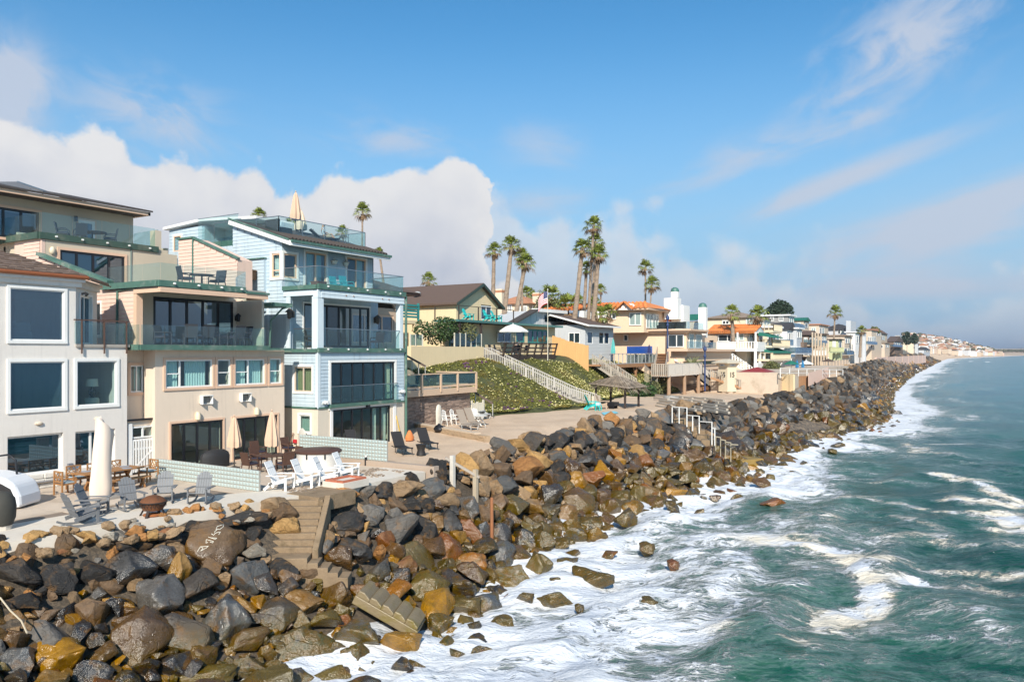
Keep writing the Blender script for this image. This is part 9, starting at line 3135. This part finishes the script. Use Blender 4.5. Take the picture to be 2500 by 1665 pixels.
# white painted marks on the big brown boulder
big = BIG[0]
bpy.context.view_layer.update()
GP = mat('white_graffiti', (.78, .74, .62), .8, .1, 8)
def mark(strokes, w=4.5):
 """brush strokes laid on the boulder surface"""
 mb = MB()
 inv = big.matrix_world.inverted()
 org = inv @ Vector((0, 0, CAMZ))
 for st in strokes:
  pts = []
  for k in range(len(st) - 1):
   for j in range(5):
    pts.append((st[k][0] + (st[k + 1][0] - st[k][0]) * j / 5, st[k][1] + (st[k + 1][1] - st[k][1]) * j / 5))
  pts.append(st[-1])
  for a, b in zip(pts[:-1], pts[1:]):
   dx_, dy_ = b[0] - a[0], b[1] - a[1]
   L_ = math.hypot(dx_, dy_) or 1
   nx, ny = -dy_ / L_ * w * .11, dx_ / L_ * w * .11
   q = []
   for (u, v) in ((a[0] + nx, a[1] + ny), (b[0] + nx, b[1] + ny), (b[0] - nx, b[1] - ny), (a[0] - nx, a[1] - ny)):
    d = (inv @ (Vector((0, 0, CAMZ)) + Vector(ray(u, v)) * 100)) - org
    hit, loc, nrm, _ = big.ray_cast(org, d.normalized())
    if not hit:
     break
    wn = big.matrix_world.to_3x3().inverted().transposed() @ nrm
    q.append(big.matrix_world @ loc + wn.normalized() * .012)
   if len(q) == 4:
    mb.add(q, [(0, 1, 2, 3)])
 return mb
def gl_(pts):  # zoom picture coordinates to photo pixels
 return [(420 + x * .10204, 1260 + y * .10204) for x, y in pts]
mm = mark([gl_([(600, 850), (680, 730), (870, 715), (800, 770)]), gl_([(690, 830), (740, 760), (700, 740)]), gl_([(680, 830), (790, 770)]), gl_([(810, 640), (820, 555), (990, 600), (970, 635), (900, 610)]), gl_([(810, 640), (860, 620)]),
           gl_([(870, 495), (1030, 550), (1070, 520), (940, 515)]), gl_([(980, 465), (1030, 410), (1110, 380), (1155, 380), (1110, 440)]), gl_([(940, 420), (980, 440)]), gl_([(1050, 335), (1080, 250), (1230, 200), (1225, 260), (1140, 320), (1090, 310), (1010, 385)])])
gob = mm.build('painted_letters', GP, None)
gob.parent = big
gob.matrix_parent_inverse = big.matrix_world.inverted()
# small rubble along the patio edge
rng = random.Random(41)
stones = []
for i in range(95):
 y = rng.uniform(9.5, 19.5)
 cx = float(prof(y)[0])
 x = cx + rng.uniform(-.25, 1.0)
 s = rng.uniform(.09, .27)
 u, v, _ = prj(x, y, -.1)
 if 440 < u < 600 and v > 1262:
  continue
 stones.append((x, y, s))
STC = {}
for i, (x, y, s) in enumerate(sorted(stones, key=lambda q: prj(q[0], q[1], 0)[0])):
 o = bpy.data.objects.new('stone', HI[rng.randrange(len(HI))])
 COL.objects.link(o)
 o.location = (x, y, max(gz(x, y), -.5) + .12 + s * .3)
 o.scale = (s * rng.uniform(.8, 1.4), s, s * .75)
 o.rotation_euler = (rng.uniform(-.4, .4), rng.uniform(-.4, .4), rng.uniform(0, 6))
 k = rng.choice(['tan', 'orange', 'pale', 'ochre', 'rust', 'tan'])
 o.color = (*[min(.6, c * 1.45) for c in PAL[k]], 1)
 STC[k] = STC.get(k, 0) + 1
 tag(o, f'{ORD(STC[k])} from left of the small {dict(tan="tan", orange="orange", pale="pale", ochre="yellow", rust="reddish")[k]} rubble stones edging the patio', 'stone', 'rubble stones along the patio edge')
stk = thing('driftwood_stick', 'thin pale bent stick lying on the boulders at the left edge', 'stick', raycast(40, 1510, .9))
pts = [raycast(u, v, .85) for u, v in ((0, 1458), (25, 1490), (52, 1515), (66, 1545))]
MB().path(pts, .022, 6).build('branch', mat('pale_stick', (.5, .42, .3), .8), stk, smooth=True)
# ---------------- street lamps
LB = mat('blue_lamp_paint', (.02, .045, .14), .5, .1, 2)
for u, v0, v1, d, lab in ((1630, 782, 866, 108, 'tall blue lamp post at the top of the beach stairs'), (1721, 858, 936, 104, 'shorter blue lamp post in front of the stair landing')):
 b0, t0 = atd(u, v1, d), atd(u, v0, d)
 t = thing('street_lamp', lab, 'lamp post', b0)
 MB().tube((b0.x, b0.y, b0.z - 1), t0, .13, .09, 8).build('post', LB, t, smooth=True)
 MB().lathe(t0, [(.10, 0), (.22, .1), (.26, .4), (.14, .6), (.08, .65), (.06, .8)], 10).build('lamp_head', LB, t, smooth=True)
 MB().lathe(t0 + Vector((0, 0, -.9)), [(.10, 0), (.2, .15), (.18, .35), (.1, .45)], 10).build('collar', LB, t, smooth=True)
# ---------------- people
SKIN = mat('skin', (.48, .28, .19), .6, .04, 5)
HAIR = mat('dark_hair', (.02, .014, .01), .6, .1, 8)
def person(label, root, rz, J, rad, shirt, pants, hair=True, scale=1.0):
 """one skinned body grown over joints, with shirt, trousers and hair over it"""
 t = thing('person', label, 'person', root)
 t.rotation_euler = (0, 0, rz)
 t.scale = (scale,) * 3
 names = list(J)
 ed = [('pelvis', 'chest'), ('chest', 'neck'), ('neck', 'head'), ('head', 'crown'), ('chest', 'shl'), ('shl', 'ell'), ('ell', 'hal'), ('chest', 'shr'), ('shr', 'elr'), ('elr', 'har'), ('pelvis', 'hil'), ('hil', 'knl'), ('knl', 'anl'), ('anl', 'tol'), ('pelvis', 'hir'), ('hir', 'knr'), ('knr', 'anr'), ('anr', 'tor')]
 rd = dict(pelvis=.13, chest=.15, neck=.055, head=.10, crown=.08, shl=.07, shr=.07, ell=.042, elr=.042, hal=.035, har=.035, hil=.09, hir=.09, knl=.06, knr=.06, anl=.04, anr=.04, tol=.035, tor=.035)
 def skin(nm, es, m, grow=0.0, trim=1.0):
  ks = []
  for e in es:
   for q in e:
    if q not in ks:
     ks.append(q)
  me = bpy.data.meshes.new(nm)
  pts = {k: Vector(J[k]) for k in ks}
  me.from_pydata([pts[k] for k in ks], [(ks.index(a), ks.index(b)) for a, b in es], [])
  me.materials.append(m)
  o = bpy.data.objects.new(nm, me)
  COL.objects.link(o)
  o.parent = t
  md = o.modifiers.new('skin', 'SKIN')
  md.use_smooth_shade = True
  for i, k in enumerate(ks):
   sv = me.skin_vertices[0].data[i]
   sv.radius = (rd[k] + grow, rd[k] * (.8 if k in ('chest', 'pelvis') else 1) + grow)
   sv.use_root = k == ks[0]
  s = o.modifiers.new('sub', 'SUBSURF')
  s.levels = s.render_levels = 1
  return o
 skin('body', ed, SKIN)
 skin('shirt', [('pelvis', 'chest'), ('chest', 'shl'), ('shl', 'ell'), ('chest', 'shr'), ('shr', 'elr')], shirt, .016)
 skin('trousers', [('pelvis', 'hil'), ('hil', 'knl'), ('pelvis', 'hir'), ('hir', 'knr')] + ([('knl', 'anl'), ('knr', 'anr')] if pants[1] else []), pants[0], .018)
 h = Vector(J['head'])
 if hair:
  MB().ball(h + (Vector(J['crown']) - h) * .55 + Vector((-.03, 0, .0)), .125, 10).build('hair', HAIR, t, smooth=True)
 return t
STAND = dict(pelvis=(0, 0, .95), chest=(0, 0, 1.3), neck=(.01, 0, 1.5), head=(.03, 0, 1.62), crown=(.03, 0, 1.72), shl=(0, .19, 1.42), ell=(-.02, .25, 1.15), hal=(.08, .25, .93), shr=(0, -.19, 1.42), elr=(-.02, -.25, 1.15), har=(.08, -.25, .93),
             hil=(0, .1, .9), knl=(.02, .11, .5), anl=(0, .11, .08), tol=(.16, .12, .04), hir=(0, -.1, .9), knr=(.04, -.11, .5), anr=(-.02, -.11, .08), tor=(.14, -.12, .04))
SIT = dict(STAND, pelvis=(0, 0, .5), chest=(-.12, 0, .85), neck=(-.12, 0, 1.05), head=(-.09, 0, 1.17), crown=(-.09, 0, 1.27), shl=(-.12, .19, .97), ell=(0, .26, .72), hal=(.22, .18, .66), shr=(-.12, -.19, .97), elr=(0, -.26, .72), har=(.22, -.18, .66),
           hil=(.05, .1, .48), knl=(.46, .12, .72), anl=(.72, .12, .36), tol=(.86, .12, .38), hir=(.05, -.1, .48), knr=(.45, -.12, .5), anr=(.8, -.12, .32), tor=(.92, -.12, .4))
LEAN = dict(STAND, chest=(.22, 0, 1.22), neck=(.36, 0, 1.36), head=(.46, 0, 1.44), crown=(.54, 0, 1.50), shl=(.26, .19, 1.3), ell=(.42, .24, 1.1), hal=(.62, .2, 1.05), shr=(.26, -.19, 1.3), elr=(.42, -.24, 1.1), har=(.62, -.2, 1.05))
cl = lambda n, c: mat(n, c, .9, .05, 3)
ps = onx(798, 585, -36.0)
person('seated person in pale blue shirt and shorts on the blue house roof deck', (-36.2, ps.y, RD - .02), 1.0, SIT, None, cl('pale_blue_shirt', (.5, .58, .66)), (cl('khaki', (.36, .30, .22)), False))
lc_ = lounger('sun_lounger', 'low dark lounger under the seated person on the blue roof deck', -35.5, ps.y + .6, RD, math.pi + 1.0, DKM, BLACKF, back=.5)
pt = atd(1624, 862, 112)
person('standing person in white top and dark trousers at the head of the beach stairs', (pt.x, pt.y, pt.z - 1.1), -.6, STAND, None, cl('white_shirt', (.75, .74, .74)), (cl('dark_trousers', (.02, .02, .025)), True), scale=1.05)
pt = atd(1652, 892, 104)
person('person with white top sitting on the beach stair flight', (pt.x, pt.y, pt.z - .2), -.3, SIT, None, MATS['white_shirt'], (cl('grey_trousers', (.2, .2, .22)), True))
pt = onx(1552, 850, -41.0)
person('dark haired person behind the blue tarpaulin, left one', (-41.0, pt.y, 4.05), 0, STAND, None, cl('black_shirt', (.03, .03, .035)), (MATS['dark_trousers'], True), scale=1.02)
pt = onx(1579, 850, -41.0)
person('person in dark teal top behind the blue tarpaulin, by the navy parasol', (-41.0, pt.y, 4.05), .5, STAND, None, cl('teal_shirt', (.03, .10, .13)), (MATS['dark_trousers'], True), scale=1.05)
pt = onx(1276, 845, -42.5)
person('person in grey shirt leaning over the timber deck table', (-42.4, pt.y - 1.6, 5.25), -1.9 + math.pi, LEAN, None, cl('grey_shirt', (.22, .23, .26)), (MATS['dark_trousers'], True))
pt = onx(1740, 850, -33.8)
person('person with bare shoulders reclining on the peach house terrace', (-34.2, pt.y, lt.z + .1), -1.2, SIT, None, cl('dark_top', (.03, .03, .04)), (MATS['dark_trousers'], False))
lounger('sun_lounger', 'black lounger on the peach house terrace', -34.0, pt.y - 1.6, lt.z + .25, 1.6, BLACKF, BLACKF)
# ---------------- thin sea air
hm = bpy.data.materials.new('sea_air')
hm.use_nodes = True
t = NT(hm.node_tree)
pv_ = t.n('ShaderNodeVolumePrincipled', i_Color=(.80, .88, 1.0, 1), i_Density=.00011, i_Anisotropy=.3)
t.n('ShaderNodeOutputMaterial', i_Volume=pv_.outputs[0])
hz_ = MB().box(-26000, -26000, -9, 26000, 26000, 190).build('haze', hm)
hz_['kind'] = 'stuff'
